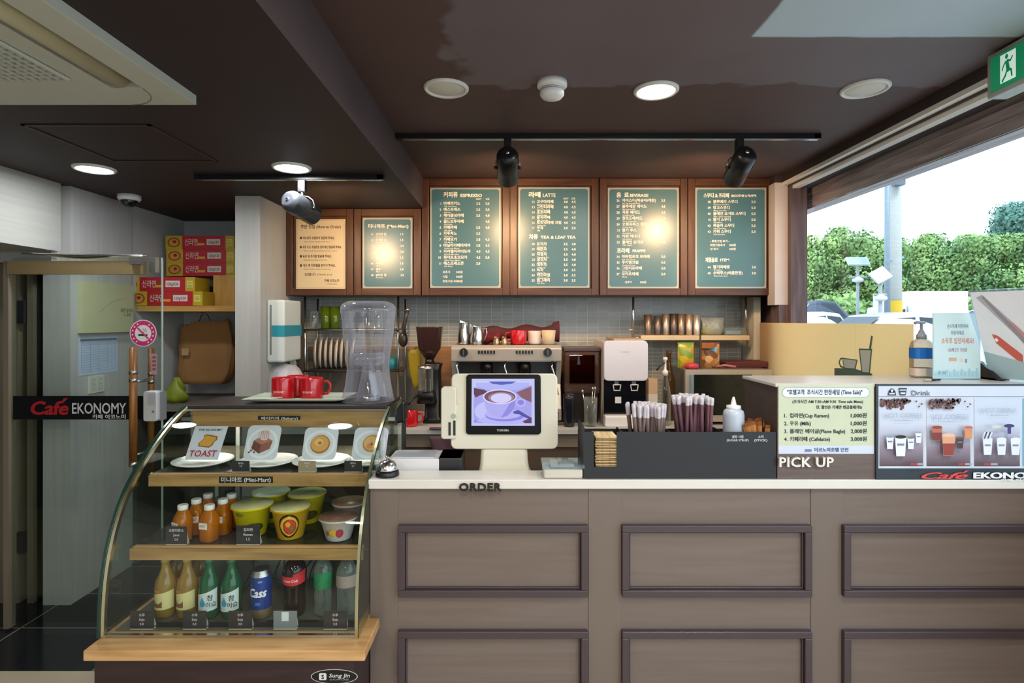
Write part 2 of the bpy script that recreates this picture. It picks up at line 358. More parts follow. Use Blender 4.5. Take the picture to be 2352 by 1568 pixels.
m = MB(); m.box(1.845, 1.853, 1.1, 3.46, .9, 2.2, glass('window_glass', '#f6fbfb', .6)); m.build('window_pane', wr)
m = MB(); m.box(1.86, 1.95, YB, 3.9, 2.199, 2.352, TIMBH)
for kz in (2.245, 2.29): m.box(1.852, 1.862, YB, 3.9, kz, kz+.006, TIMBH)
struct(m.build('trim_5'))
m = MB(); m.box(1.86, 2.0, 1.1, 4.15, 0, .93, C('#7a6c62', .6)); struct(m.build('wall_right'))
# unseen street front: open frame, with a solid left part added to cut daylight
m = MB(); m.box(-2.9, 2.3, YB-.1, YB, 2.25, ZH+.1, DARKT)
m.box(-2.9, .3, YB-.1, YB, 0, 2.25, C('#9a9288', .6))
for x in (.3, 2.2): m.box(x, x+.07, YB-.1, YB, 0, 2.25, DARKT)
struct(m.build('unseen_shop_front'))
# outside ground
k = mat('pale_asphalt', '#a8a8a4', .85, var=.1, vs=6)
m = MB(); m.box(2.0, 60, -30, 80, -.3, .12, k); struct(m.build('ground'))
m = MB(); m.box(-30, 2.0, -40, YB-.1, -.3, -.01, k); struct(m.build('pavement'))
m = MB(); m.box(-30, -4.2, YB-.1, 12, -.3, -.01, k); struct(m.build('pavement'))

# ================================================================ CEILING THINGS
def downlight(px, py, H, lit, label, col='#ffffff', r=.087, strength=14, power=14, lcol=(1, 1, 1), trimc='#dcdcda'):
    d = H*FPX/(HY-py); x = X(px, d); z = EYE+H
    t = thing('ceiling_downlight', label, 'light', (x, d, z), 'round lights recessed in the ceiling')
    m = MB(); m.lathe(x, d, [(r, z), (r, z-.006), (r*.93, z-.012), (r*.84, z-.010), (r*.82, z+.002)], C(trimc, .4), 40, False, False); m.build('trim_ring', t)
    m = MB(); m.lathe(x, d, [(r*.83, z-.003), (r*.8, z-.006), (r*.4, z-.009), (.002, z-.010)], mat('lit_diffuser_'+str(px), col, .5, emit=strength, var=.01) if lit else C('#d2cfc6', .6), 40, False, True); m.build('diffuser', t)
    if lit: lamp('downlight_lamp', 'AREA', (x, d, z-.014), power, lcol, r*1.5)
    return t
downlight(1025, 201, .9, False, 'unlit round white ceiling panel left of the smoke detector')
downlight(1507, 206, .9, True, 'lit warm-white round ceiling light over the order counter', '#fff2dc', strength=8, power=8, lcol=(1, .9, .75))
downlight(1987, 202, .9, False, 'unlit round white ceiling panel closest to the exit sign')
downlight(670, 383, .706, True, 'lit round ceiling light beside the short black track', power=6, lcol=(.95, .98, 1))
downlight(217, 386, .706, True, 'lit round ceiling light above the glass door', power=6, lcol=(.95, .98, 1))
# unseen fixtures added behind the camera to fill the room with light
for i, (x, y) in enumerate(((-1.2, -.3), (-.9, -1.6), (.7, -.6), (1.2, .75), (.1, -2.2), (-.1, .35))):
    z = ZL if x < -.568 else ZH
    t = thing('ceiling_downlight', 'lit round ceiling light over the customer side of the shop', 'light', (x, y, z), 'round lights recessed in the ceiling')
    m = MB(); m.lathe(x, y, [(.09, z), (.09, z-.006), (.083, z-.012), (.074, z-.003)], C('#dcdcda', .4), 32, False, False); m.build('trim_ring', t)
    m = MB(); m.lathe(x, y, [(.075, z-.003), (.07, z-.006), (.002, z-.009)], C('#ffffff', .5, emit=14), 32, False, True); m.build('diffuser', t)
    lamp('downlight_lamp', 'AREA', (x, y, z-.014), 17, (1, .91, .80), .14)
# smoke detector
d = .86*FPX/(735-212); x = X(1268, d)
t = thing('smoke_detector', 'round white smoke detector on the ceiling between two round lights', 'smoke detector', (x, d, ZH))
m = MB(); m.lathe(x, d, [(.057, ZH), (.057, ZH-.018), (.05, ZH-.024)], PLWHITE, 32, True, True); m.build('base', t)
m = MB(); m.lathe(x, d, [(.044, ZH-.024), (.046, ZH-.04), (.046, ZH-.05), (.036, ZH-.062), (.002, ZH-.066)], PLWHITE, 32, False, True)
for kz in (.030, .036): m.lathe(x, d, [(.0465, ZH-kz), (.0465, ZH-kz-.002)], C('#8a8a88'), 32, False, False)
m.build('sensor_head', t)
# security camera
d, x = 3.2, X(297, 3.2)
t = thing('security_camera', 'small white dome security camera under the left ceiling', 'camera', (x, d, ZL))
m = MB(); m.lathe(x, d, [(.058, ZL), (.058, ZL-.022), (.05, ZL-.032)], PLWHITE, 28); m.build('housing', t)
m = MB(); m.lathe(x, d, [(.042, ZL-.032), (.042, ZL-.04), (.034, ZL-.056), (.018, ZL-.066), (.002, ZL-.068)], C('#15161a', .08), 28, False, True)
m.ball((x+.008, d-.036, ZL-.048), .009, C('#3a3f46', .1)); m.build('dome', t)
# access hatch in the low ceiling
m = MB(); w = .012
for a in ((-1.775, -1.308, 2.04, 2.04+w), (-1.775, -1.308, 2.50, 2.50+w), (-1.775, -1.775+w, 2.04, 2.51), (-1.308-w, -1.308, 2.04, 2.51)):
    m.box(*a, ZL-.004, ZL, C('#2a1d1e', .5))
tag(m.build('ceiling_hatch'), 'square access hatch painted dark brown in the low ceiling', 'hatch')
# air conditioner cassette
ACW = mat('air_conditioner_white', '#b6b9ae', .45, var=.03)
ax1, ay1 = -.995, 1.78; zb = ZL-.03; ax0 = ax1-.95; ay0 = ay1-.95
t = thing('air_conditioner', 'white ceiling cassette air conditioner with a square grille', 'air conditioner', ((ax0+ax1)/2, (ay0+ay1)/2, ZL))
m = MB()
# border frame with a recess for the outlet slot on the right, and the main centre panel
sl0, sl1, sy0, sy1 = ax1-.175, ax1-.085, ay0+.15, ay1-.13
m.box(ax0, sl0, ay0, ay1, zb, ZL, ACW); m.box(sl1, ax1, ay0, ay1, zb, ZL, ACW); m.box(sl0, sl1, ay0, sy0, zb, ZL, ACW); m.box(sl0, sl1, sy1, ay1, zb, ZL, ACW)
m.build('panel', t, bevel=.0012)
m = MB(); m.box(sl0, sl1, sy0, sy1, ZL-.004, ZL, C('#191a18', .8)); m.build('outlet_slot', t)
m = MB(); m.grid(lambda u, v: (sl0+.022+.042*v, sy0+.01+(sy1-sy0-.02)*u, zb-.003+.022*v*v), 2, 6, mat('yellowed_vane', '#a8a284', .5)); m.build('vane', t, solid=.004)
m = MB(); yc = ay1-.16
m.tube([(sl1-.115+.115*math.cos(k*.26), sy1+.002+.125*math.sin(k*.26), zb-.0005) for k in range(7)], .0016, C('#6d6f66'), 6); m.build('seam_line', t); m = MB()
m.box(ax1-.34, ax1-.335, 1.23, 1.36, zb-.001, zb, C('#4a4c48')); m.build('maker_mark', t)
gx0, gx1, gy0, gy1 = ax1-.80, ax1-.245, ay0+.2, ay1-.20
m = MB(); m.box(gx0, gx1, gy0, gy1, zb-.002, zb-.0008, C('#3b3d38', .8))
n = 25
for i in range(n+1):
    a = gx0+(gx1-gx0)*i/n; m.box(a-.0035, a+.0035, gy0, gy1, zb-.010, zb-.002, ACW)
for i in range(n-1):
    a = gy0+(gy1-gy0)*i/(n-2); m.box(gx0, gx1, a-.0035, a+.0035, zb-.009, zb-.002, ACW)
m.build('intake_grille', t)
# exit sign on the window header
t = thing('exit_sign', 'green emergency exit sign with a running figure near the window', 'sign', (1.66, 1.74, 2.245))
ea, eb, zt, zb_ = 1.91, 1.56, 2.389, 2.243
m = MB(); m.box(1.60, 1.666, eb, ea, zb_, zt, C('#9aa39c', .4)); m.build('housing', t, bevel=.004)
m = MB(); m.plane((1.5985, ea, zb_), (0, -1, 0), (0, 0, 1)); GR = C('#0e8a5c', .35, emit=.35); GL = C('#d8f0e4', .35, emit=.5)
m.rect(.016, .016, .334, .130, GR); m.rect(.054, .030, .112, .122, GL, up=True)
def limb(m_, pts, w, c):
    m_.layer += 1
    for (a, b), (c_, d_) in zip(pts, pts[1:]):
        L = math.hypot(c_-a, d_-b); nx, ny = -(d_-b)/L*w/2, (c_-a)/L*w/2
        m_.flat([(a+nx, b+ny), (c_+nx, d_+ny), (c_-nx, d_-ny), (a-nx, b-ny)], c, False)
        m_.ell(c_, d_, w/2, w/2, c, 12, False)
b0 = m.mark(); m.ell(.088, .112, .009, .009, GR); limb(m, [(.090, .096), (.098, .062)], .020, GR)
limb(m, [(.092, .098), (.112, .090), (.124, .102)], .007, GR); limb(m, [(.088, .096), (.072, .082), (.064, .068)], .007, GR)
limb(m, [(.098, .062), (.118, .056), (.122, .034)], .009, GR); limb(m, [(.096, .062), (.084, .042), (.066, .026)], .009, GR)

for i in range(b0, len(m.v)):
    p = m.v[i]; p.y = ea-.083+(p.y-ea+.095)*.62; p.z = zb_+.076+(p.z-zb_-.073)*.88
m.flat([(.20, .04), (.20, .11), (.26, .11), (.26, .04)], GL); m.flat([(.29, .05), (.315, .073), (.29, .096)], GL)
m.build('face', t)

# track lighting
def track(x0, x1, y, zc, name_label):
    m = MB(); m.box(x0, x1, y-.017, y+.017, zc-.026, zc, PLBLACK); m.box(x0+.03, x1-.01, y-.006, y+.006, zc-.028, zc-.0255, CHROME); m.box(x1-.03, x1, y-.017, y-.0165, zc-.024, zc-.005, PLDARK)
    return tag(m.build('lighting_track'), name_label, 'lighting track')
track(-.562, X(1882, 2.74), 2.74, ZH, 'long black lighting track with two spotlights')
track(X(450, 2.75), X(882, 2.75), 2.75, ZL, 'short black lighting track with one spotlight on the low ceiling')
def spotlight(px, pyc, y, zc, aim, label, power, body):
    x = X(px, y); t = thing('track_spotlight', label, 'spotlight', (x, y, zc-.026), 'track spotlights')
    m = MB(); m.box(x-.018, x+.018, y-.015, y+.015, zc-.085, zc-.026, PLBLACK); m.cyl((x, y, zc-.085), (x, y, zc-.105), .008, .008, STEEL); m.build('mount', t, bevel=.002)
    c = Vector((x, y, Z(pyc, y))); D = (Vector(aim)-c).normalized(); q = D.to_track_quat('-Z', 'Y').to_matrix().to_4x4(); Mx = Matrix.Translation(c) @ q
    R, L = .052, .085
    m = MB(); m.lathe(0, 0, [(R*.55, L+.022), (R*.85, L+.014), (R, L), (R, -L), (R*.93, -L), (R*.86, -L+.03)], body, 32, True, False); m.ball((0, 0, L+.022), (.01, .01, .006), CHROME); m.xf(Mx); head = m.build('lamp_head', t)
    m = MB(); m.lathe(0, 0, [(R*.84, -L+.012), (.002, -L+.010)], C('#fff0cf', .3, emit=18), 28, False, True); m.xf(Mx); m.build('bulb', head)
    sidev = Vector((1, 0, 0)); top = Vector((x, y, zc-.103))
    m = MB()
    for s_ in (-1, 1):
        piv = c+sidev*s_*(R+.006); m.tube([top, top+sidev*s_*.03+Vector((0, 0, -.004)), top.lerp(piv, .35)+sidev*s_*.032, piv+Vector((0, 0, .02)), piv], .0035, STEEL, 8); m.ball(piv, .009, PLBLACK)
    m.build('yoke', t)
    lamp('spot_lamp', 'SPOT', c+D*(L*.9), power, (1, .60, .30), .045, D.to_track_quat('-Z', 'Y').to_euler(), cone=math.radians(150), blend=1)
    return t
SPG = mat('dark_spot_metal', '#1b1c20', .3, .2); SPL = mat('grey_spot_metal', '#4a4e55', .28, .4)
spotlight(1166, 385, 2.74, ZH, (X(1168, 3.6), 3.6, 1.83), 'dark spotlight on the long track above the coffee menus', 62, SPG)
spotlight(1698, 385, 2.74, ZH, (X(1575, 3.6), 3.6, 1.80), 'tilted dark spotlight on the long track nearest the window', 72, SPG)
spotlight(694, 478, 2.75, ZL, (X(905, 3.6), 3.6, 1.84), 'grey spotlight on the short track aimed at the small menus', 40, SPL)

# ================================================================ WALL CABINETS AND MENU BOARDS
WAL = wood('walnut_cabinet', '#3d2416', '#573520', .38, (8, 8, 1), 3, .08)
WALH = wood('walnut_rail', '#3d2416', '#573520', .38, (1, 8, 10), 3, .08)
def wall_cabinet(pxs, pyt, pyb, label, zc):
    x0, x1 = X(pxs[0], 3.6), X(pxs[-1], 3.6); z0 = Z(pyb, 3.6); z1 = min(Z(pyt, 3.6), zc)
    t = thing('wall_cabinet', label, 'cabinet', ((x0+x1)/2, 3.78, z0), 'walnut wall cabinets')
    m = MB(); m.box(x0, x1, 3.605, 3.95, z0, z1, WAL); m.build('body', t)
    for a, b in zip(pxs, pxs[1:]):
        xa, xb = X(a, 3.6)+.002, X(b, 3.6)-.002; m = MB(); fw = .045
        m.box(xa, xa+fw, 3.583, 3.604, z0, z1, WAL); m.box(xb-fw, xb, 3.583, 3.604, z0, z1, WAL)
        m.box(xa+fw, xb-fw, 3.583, 3.604, z0, z0+fw, WALH); m.box(xa+fw, xb-fw, 3.583, 3.604, z1-fw, z1, WALH); m.box(xa+fw, xb-fw, 3.596, 3.604, z0+fw, z1-fw, WAL)
        m.build('door', t, bevel=.003)
    return t
wall_cabinet([657, 814, 968], 480, 678, 'low walnut wall cabinet with two doors left of the ceiling step', ZL-.001)
wall_cabinet([969, 1171, 1375], 411, 678, 'tall walnut wall cabinet behind the coffee and latte menus', ZH-.001)
wall_cabinet([1376, 1578, 1779], 411, 678, 'tall walnut wall cabinet nearest the window', ZH-.001)
MG = mat('menu_teal', '#47717f', .29, var=.03, spec=.5); MF = mat('menu_border', '#a3aaa6', .29, var=.03, spec=.5)
MT = C('#efeee4', .45); MC = mat('menu_cream', '#cdbf9d', .42, var=.03, spec=.5); MK = C('#3a3326', .6)
S = 3.6/FPX
def board(r, label):
    x0, y0, x1, y1 = r; yy = 3.5815
    ox, oz = X(x0, yy), Z(y1, yy); s = yy/FPX; w, h = (x1-x0)*s, (y1-y0)*s
    t = thing('menu_board', label, 'menu board', (ox+w/2, yy, oz), 'menu boards on the wall cabinets')
    m = MB(); m.box(ox, ox+w, yy, yy+.014, oz, oz+h, MF)
    cr = 'instructions' in label
    if cr:
        m.mats = [MC]; m.plane((ox, yy, oz)); e = .007
        for a in ((e, e, w-e, e+.001), (e, h-e-.001, w-e, h-e), (e, e, e+.001, h-e), (w-e-.001, e, w-e, h-e)): m.rect(*a, MK)
    else:
        m.plane((ox, yy, oz)); m.rect(.010, .010, w-.010, h-.010, MG, r=.016)
    m.build('board', t)
    L = MB(); L.plane((ox, yy-.0012, oz), lay=0.00001)
    def tx(st, px, py, hh, c=None, al='L', w_=None, b=0.012): L.text(st, (px-x0)*s, (y1-py)*s, hh*s, c or (MK if cr else MT), al, b, w=(w_*s if w_ else None))
    return t, L, tx
t, L, tx = board((680, 503, 793, 663), 'cream menu board with ordering instructions in dark lettering')
tx('주문 방법 (How to Order)', 691, 524, 7, w_=92, b=.02)
for i, (a, b) in enumerate((('❶ 메뉴판의 상품번호 말씀해 주세요.', 80), ('❷ 쿠폰 또는 객실번호 먼저 확인 말씀해 주세요.', 96), ('❸ 음료 및 추가할 말씀해 주세요.', 73), ('❹ 계산 후 진동벨을 받아가 주세요.', 82))):
    tx(a, 689, 549+i*21, 5.2, w_=b, b=.025); tx('Please tell the number of the menu', 698, 556+i*21, 2.2, w_=b-20)
tx('감사합니다', 700, 633, 5.5, b=.02, w_=25); tx('(Thank you)', 729, 632, 3.6, w_=34); tx('카페 이코노미', 745, 647, 5.5, w_=34, b=.02); tx('- Cafe Ekonomy -', 748, 653, 2.4, w_=28)
L.build('lettering', t)
t, L, tx = board((833, 500, 947, 662), 'small teal menu board for the mini mart')
tx('미니마트 (Mini-Mart)', 846, 523, 7.5, w_=92, b=.03)
for i, (a, b, c) in enumerate((('신라면 컵', '1.5', 'Cup Ramen'), ('육개장 컵', '1.5', 'Bowl Noodle'), ('맥주 캔', '3.0', 'Can Beer'), ('소주', '3.0', 'Soju'), ('콜라', '1.5', 'Coke'), ('사이다', '1.5', 'Cider'), ('생수', '1.0', 'Water'), ('삼다수 병', '2.0', 'Plain Yogurt'))):
    y = 540+i*13.4; tx(str(41+i), 852, y, 4.4, b=.02); tx(a, 863, y, 4.6, b=.02); tx(c, 864, y+4.6, 2.4); tx(b, 920, y, 4.8, b=.02)
L.build('lettering', t)
def items(tx, rows, xn, xk, xp, y0, dy, hk=6.2, hs=3.2, wk=6.6):
    for i, (n, kname, en, *pr) in enumerate(rows):
        y = y0+i*dy; tx(n, xn, y, hk*.86, al='R', b=.02); tx(kname, xk, y, hk, b=.028); tx(en, xk+1, y+hs+2.0, hs, b=.012)
        for xq, p in zip(xp, pr):
            if p: tx(p, xq, y, hk*.9, b=.028)
t, L, tx = board((988, 431, 1150, 661), 'teal menu board headed ESPRESSO')
tx('커피류', 1019, 452, 10, b=.045, w_=32); tx('ESPRESSO', 1058, 452, 7, b=.04, w_=49); tx('HOT', 1094, 459, 4.2, b=.02); tx('ICE', 1116, 459, 4.2, b=.02)
items(tx, [('1', '아메리카노', 'Cafe Americano', '2.5', '3.0'), ('2', '에스프레소', 'Espresso', '2.5', '3.0'), ('3', '헤이즐넛라떼', 'Hazelnut Latte', '3.5', '4.0'), ('4', '콜드브루라떼', 'Cold Brew', '', '4.0'), ('5', '카페라떼', 'Cafe Latte', '3.5', '4.0'), ('6', '카푸치노', 'Cappuccino', '3.5'), ('7', '카페모카', 'Cafe Mocha', '3.8', '4.3'), ('8', '바닐라라떼마끼아', 'Vanilla Latte Macchi', '3.8', '4.3'), ('9', '카라멜마끼아또라', 'Caramel Macchiato', '4.0', '4.5'), ('10', '화이트초코모카', 'White Choco Mocha', '4.5', '5.0'), ('11', '에스프레소콘', 'Con Panna', '3.0')], 1013, 1019, (1094, 1115), 470, 13.75, wk=6)
for i, (a, b) in enumerate((('샷추가', '500원'), ('시럽', '500원'), ('휘핑크림 추가', '500원'))): tx(a, 1017, 627+i*10.5, 4.6, b=.02); tx(b, 1048, 627+i*10.5, 4.6, b=.02)
L.build('lettering', t)
t, L, tx = board((1191, 430, 1354, 661), 'teal menu board headed LATTE')
tx('라떼', 1215, 452, 10, b=.045, w_=26); tx('LATTE', 1247, 452, 8, b=.03, w_=29); tx('HOT', 1294, 458, 4.2, b=.02); tx('ICE', 1313, 458, 4.2, b=.02)
items(tx, [('12', '고구마라떼', 'Sweet Potato Latte', '4.0', '4.5'), ('13', '그린티라떼', 'Green Tea Latte', '4.0', '4.5'), ('14', '초코라떼', 'Choco Latte', '4.0', '4.5'), ('15', '홍차라떼', 'Milk Tea Latte', '4.0', '4.5'), ('16', '토피넛라떼 크림', 'Toffee Nut', '4.0', '4.5'), ('17', '우유', 'Milk', '3.0', '3.0')], 1228, 1233, (1295, 1313), 466, 12)
tx('차류', 1215, 548, 9, b=.045, w_=20); tx('TEA & LEAF TEA', 1242, 548, 7, b=.035, w_=80)
items(tx, [('18', '유자차', 'Citron Tea', '3.5', '4.0'), ('19', '레몬차', 'Lemon Tea', '3.5', '4.0'), ('20', '자몽차', 'Grapefruit Tea', '3.5', '4.0'), ('21', '생강차', 'Ginger Tea', '3.5', '4.0'), ('22', '대추차', 'Jujube Tea', '3.5', '4.0'), ('23', '녹차', 'Green Tea', '3.0', '3.5'), ('24', '캐모마일', 'Chamomile Tea', '3.0', '3.5'), ('25', '얼그레이', 'Earl Grey', '3.0', '3.5')], 1228, 1233, (1295, 1313), 563, 11.9)
L.build('lettering', t)
t, L, tx = board((1396, 431, 1559, 662), 'teal menu board headed BEVERAGE, brightly lit at its right edge')
tx('음  료', 1416, 452, 9, b=.045, w_=28); tx('BEVERAGE', 1447, 452, 7, b=.04, w_=42)
items(tx, [('26', '아이스티(복숭아/레몬)', 'Ice Tea (Peach/Lemon)', '3.5'), ('27', '블루레몬 에이드', 'Blue Lemon Ade', '4.5'), ('28', '자몽 에이드', 'Grapefruit Ade', '4.5'), ('29', '청포도에이드', 'Green Grape Ade', '4.5'), ('30', '오렌지주스 생과일', 'Orange Juice', '5.0'), ('31', '딸기 주스', 'Strawberry', '5.0'), ('32', '키위 바나나', 'Kiwi Banana', '5.0'), ('33', '플레인 요거트', 'Plain Yogurt', '4.5')], 1423, 1429, (1519,), 463, 13.7)
tx('프라페 ', 1417, 580, 9, b=.045, w_=28); tx('FRAPPE', 1453, 579, 6.5, b=.04, w_=29)
items(tx, [('34', '자바칩초코 프라페', 'Java Chip Choco', '5.0'), ('35', '쿠키앤크림', 'Cookie & Cream', '5.0'), ('36', '그린티프라페', 'Green Tea', '5.0'), ('37', '모카프라페', 'Mocha', '5.0')], 1423, 1428, (1519,), 592, 13.3)
tx('샷추가', 1435, 650, 4.4, b=.02); tx('500원', 1470, 650, 4.4, b=.02); L.build('lettering', t)
t, L, tx = board((1597, 431, 1760, 662), 'teal menu board headed SMOOTHIE, last one beside the window')
tx('스무디 & 프라페', 1616, 453, 8.5, b=.045, w_=58); tx('SMOOTHIE & FRAPPE', 1679, 452, 5.5, b=.04, w_=58)
items(tx, [('38', '블루베리 스무디', 'Blueberry Smoothie', '5.0'), ('39', '망고스무디', 'Mango Smoothie', '5.0'), ('40', '플레인 요거트 스무디', 'Plain Yogurt Smoothie', '5.0'), ('41', '딸기 스무디', 'Strawberry', '5.0'), ('42', '복숭아 스무디', 'Peach Smoothie', '5.0'), ('43', '키위 스무디', 'Kiwi Smoothie', '5.0')], 1632, 1638, (1726,), 466, 13.7)
for i, (a, b) in enumerate((('- 휘핑크림 추가 -', ''), ('휘핑크림추가', '500원'), ('샷 추가', '500원'))): tx(a, 1631, 556+i*9, 4.6, b=.02); tx(b, 1675, 556+i*9, 4.6, b=.02) if b else 0
tx('계절음료', 1620, 601, 8.5, b=.045, w_=28); tx('ITEM', 1654, 600, 6.5, b=.04, w_=20)
items(tx, [('44', '딸기라떼류', 'Strawberry', '5.0'), ('45', '수박주스(여름한정)', 'Watermelon Juice', '5.0')], 1632, 1638, (1727,), 616, 13.7)
L.build('lettering', t)

# ================================================================ ORDER COUNTER
TAUPE = wood('taupe_counter_paint', '#6d6058', '#736760', .34, (.8, 1, 14), 3, .04)
TAUPE_S = mat('taupe_stile_paint', '#70645c', .34, var=.04, vs=3); MOULD = mat('dark_purple_brown_moulding', '#453a3e', .35, var=.08)
SLAB = mat('white_worktop_stone', '#d9d7d0', .3, var=.04, vs=25)
cx0, cx1, cyf = -.4955, 1.845, 1.97
t = thing('order_counter', 'long taupe panelled counter with a white top and raised dark mouldings', 'counter', ((cx0+cx1)/2, 2.1, 0))
m = MB(); m.box(cx0, cx1, cyf, 2.06, 0, .92, TAUPE); m.box(cx0, cx1, 2.06, 2.25, 0, .82, TAUPE_S); m.build('body', t)
for a, b in ((838, 915), (1352, 1426), (1862, 1934)): m = MB(); m.box(max(cx0, X(a, 1.97)), X(b, 1.97), cyf-.003, cyf, 0, .92, TAUPE_S); m.build('stile', t)
zs = ((.792, .545), (.427, .18))
for a, b in ((915, 1350), (1428, 1862), (1935, 2392)):
    xa, xb = X(a, 1.96), X(b, 1.96) if b < 2390 else 1.84
    for z1, z0 in zs:
        m = MB(); w = .024; y0, y1 = cyf-.022, cyf
        for (u0, u1, v0, v1) in ((xa, xb, z1-w, z1), (xa, xb, z0, z0+w), (xa, xa+w, z0+w, z1-w), (xb-w, xb, z0+w, z1-w)):
            m.box(u0, u1, y0, y1, v0, v1, MOULD)
        i = .024
        for (u0, u1, v0, v1) in ((xa+i, xb-i, z1-w-.006, z1-w), (xa+i, xb-i, z0+w, z0+w+.006), (xa+w, xa+w+.006, z0+w, z1-w), (xb-w-.006, xb-w, z0+w, z1-w)):
            m.box(u0, u1, cyf-.010, y1, v0, v1, MOULD)
        m.build('panel_moulding', t, bevel=.005, seg=3)
m = MB(); m.prism([(cx0-.003, 1.95), (cx1, 1.95), (cx1, 2.26), (.22, 2.26), (.22, 2.075), (cx0-.003, 2.075)], 'z', .918, .95, SLAB)
m.build('worktop', t, bevel=.003)
m = MB(); m.box(cx0, .22, 2.075, 2.45, .82, .86, C('#2a2725', .4)); m.box(.22, .9, 2.27, 2.45, .82, .86, C('#2a2725', .4)); m.build('lower_shelf', t)
SIGNM = mat('bronze_letter', '#6b6558', .3, .6); SIGNS = mat('silver_letter', '#e2ded8', .4, .1)
def letters(st, px0, px1, pyb, h, y, mt, label):
    m = MB(); n = len(st)
    for dz, mm in ((0, mt), (.004, SIGNM), (.008, mt)):
        m.plane((0, y-.001-dz, 0)); m.layer = 0; m.text(st, X(px0, y), Z(pyb, y), h, mm, w=X(px1, y)-X(px0, y), off=.03, up=False, res=2, space=1.08)
    return tag(m.build('letter_sign'), label, 'letters')
letters('ORDER', 1055, 1151, 1126, .0275, 1.95, mat('dark_letter', '#2c2a25', .35, .3), 'word ORDER in dark raised letters on the edge of the white worktop')

# pick-up box
DWOOD = wood('dark_brown_laminate', '#3f3230', '#4a3c38', .5, (1, 8, 14), 3, .05); DW2 = wood('brown_laminate_front', '#5c4f4a', '#6b5e58', .5, (1, 8, 20), 3, .05)
px0, pz = X(1785, 1.96), 1.268
t = thing('pickup_counter', 'raised brown pick-up counter with a silver-white top by the window', 'counter', (1.38, 2.1, .95))
m = MB(); m.box(px0, 1.84, 1.962, 2.235, .951, pz, DWOOD); m.box(px0+.001, 1.839, 1.960, 1.962, .951, pz, DW2); m.build('body', t)
m = MB(); m.box(px0-.006, 1.845, 1.9605, 2.245, pz, 1.281, mat('pale_worktop', '#cfcac6', .25, .1, var=.03)); m.build('worktop', t, bevel=.003)
letters('PICK UP', 1788, 1911, 1070, .034, 1.956, SIGNS, 'words PICK UP in silver raised letters on the brown pick-up counter')
# time sale sheet
yy = 1.9585; s = yy/FPX; ox, oz = X(1788, yy), Z(1042, yy)
m = MB(); m.box(ox, ox+219*s, yy, yy+.0008, oz, oz+158*s, C('#c3cdb2', .5)); m.plane((ox, yy, oz), lay=.00025)
INK = C('#2c3338', .6); BL = C('#c9d3e6', .5); BD = C('#6f86a8', .5)
m.rect(0, 0, 219*s, 19*s, BL); m.rect(8*s, 130*s, 209*s, 152*s, BD, r=10*s); m.rect(9*s, 131*s, 208*s, 151*s, C('#dfe7ee'), r=9*s)
def q(st, px, py, h, w_=None, al='L', c=INK, b=.02): m.text(st, (px-1788)*s, (1042-py)*s, h*s, c, al, off=b, w=(w_*s if w_ else None), up=False)
m.layer += 1
q('"호텔고객  조식시간 한정세일 (Time Sale)"', 1808, 905, 9.5, 172, c=C('#2d3f63'), b=.03); q('(조식시간 AM 7:30~AM 9:30  Time sale Menu)', 1820, 925, 6.5, 162)
q('단, 할인은 기계만 현금결제가능', 1875, 938, 6.5, 105, b=.03)
for i, (a, w_, p) in enumerate((('컵라면(Cup Ramen)', 90, '1,000원'), ('우유 (Milk)', 48, '1,000원'), ('플레인 베이글(Plane Bagle)', 127, '2,000원'), ('카페라떼 (Cafelatte)', 92, '3,000원'))):
    y_ = 958+i*18; q(str(i+1)+'.', 1801, y_, 8.5); q(a, 1814, y_, 8.5, w_); q(p, 1990, y_, 9, 36, al='R')
q('이코노미호텔 인천', 1870, 1036, 7.5, 78, c=C('#4a5f8a'), b=.03); m.rect(60*s, 5*s, 76*s, 11*s, C('#6d7fa8'), r=2*s)
tag(m.build('price_sheet'), 'pale green price list sheet on the pick-up counter front', 'sign')
# drinks poster in a dark frame
ox, oz = X(2010, yy), Z(1101, yy); pw, ph = 1.842-ox, 219*s
t = thing('drinks_poster', 'wide drinks poster in a dark slate frame on the pick-up counter front', 'poster', (ox+pw/2, yy, .951))
m = MB(); m.box(ox, ox+pw, yy-.006, yy+.0008, .951, Z(881, yy), C('#2c373f', .4)); m.plane((ox, yy-.006, oz), lay=.0003)
def a_(px): return (px-2010)*s
def b_(py): return (1101-py)*s
PAPER = C('#c6cfdf', .35)
m.rect(a_(2015), b_(1074), pw-.004, b_(886), PAPER); m.rect(a_(2015), b_(910.5), pw-.004, b_(909.3), C('#5f6f80'))
# printed panels: pale top running to brown foot
k = N('printed_panel'); bb = k.n('BsdfPrincipled'); g = k.n('NewGeometry'); sp = k.n('SeparateXYZ'); r = k.n('ValToRGB'); mr = k.n('MapRange')
k.l(g.outputs['Position'], sp.inputs[0]); k.l(sp.outputs['Z'], mr.inputs[0]); mr.inputs[1].default_value = Z(1069, yy); mr.inputs[2].default_value = Z(914, yy); k.l(mr.outputs[0], r.inputs[0])
r.color_ramp.elements[0].color = (*lin('#57464d'), 1); r.color_ramp.elements[1].color = (*lin('#c3cde0'), 1); r.color_ramp.elements[1].position = .62
e = r.color_ramp.elements.new(.25); e.color = (*lin('#8d8292'), 1)
k.l(r.outputs[0], bb.inputs['Base Color']); bb.inputs['Roughness'].default_value = .35; k.l(bb.outputs[0], k.o.inputs[0]); PP = k.m
for i, (xa, xb) in enumerate(((2017, 2117), (2125, 2225), (2234, 2338))):
    m.rect(a_(xa), b_(1069), a_(xb), b_(914), PP)
m.rect(a_(2345), b_(1069), pw-.004, b_(914), C('#5fb0c9'))
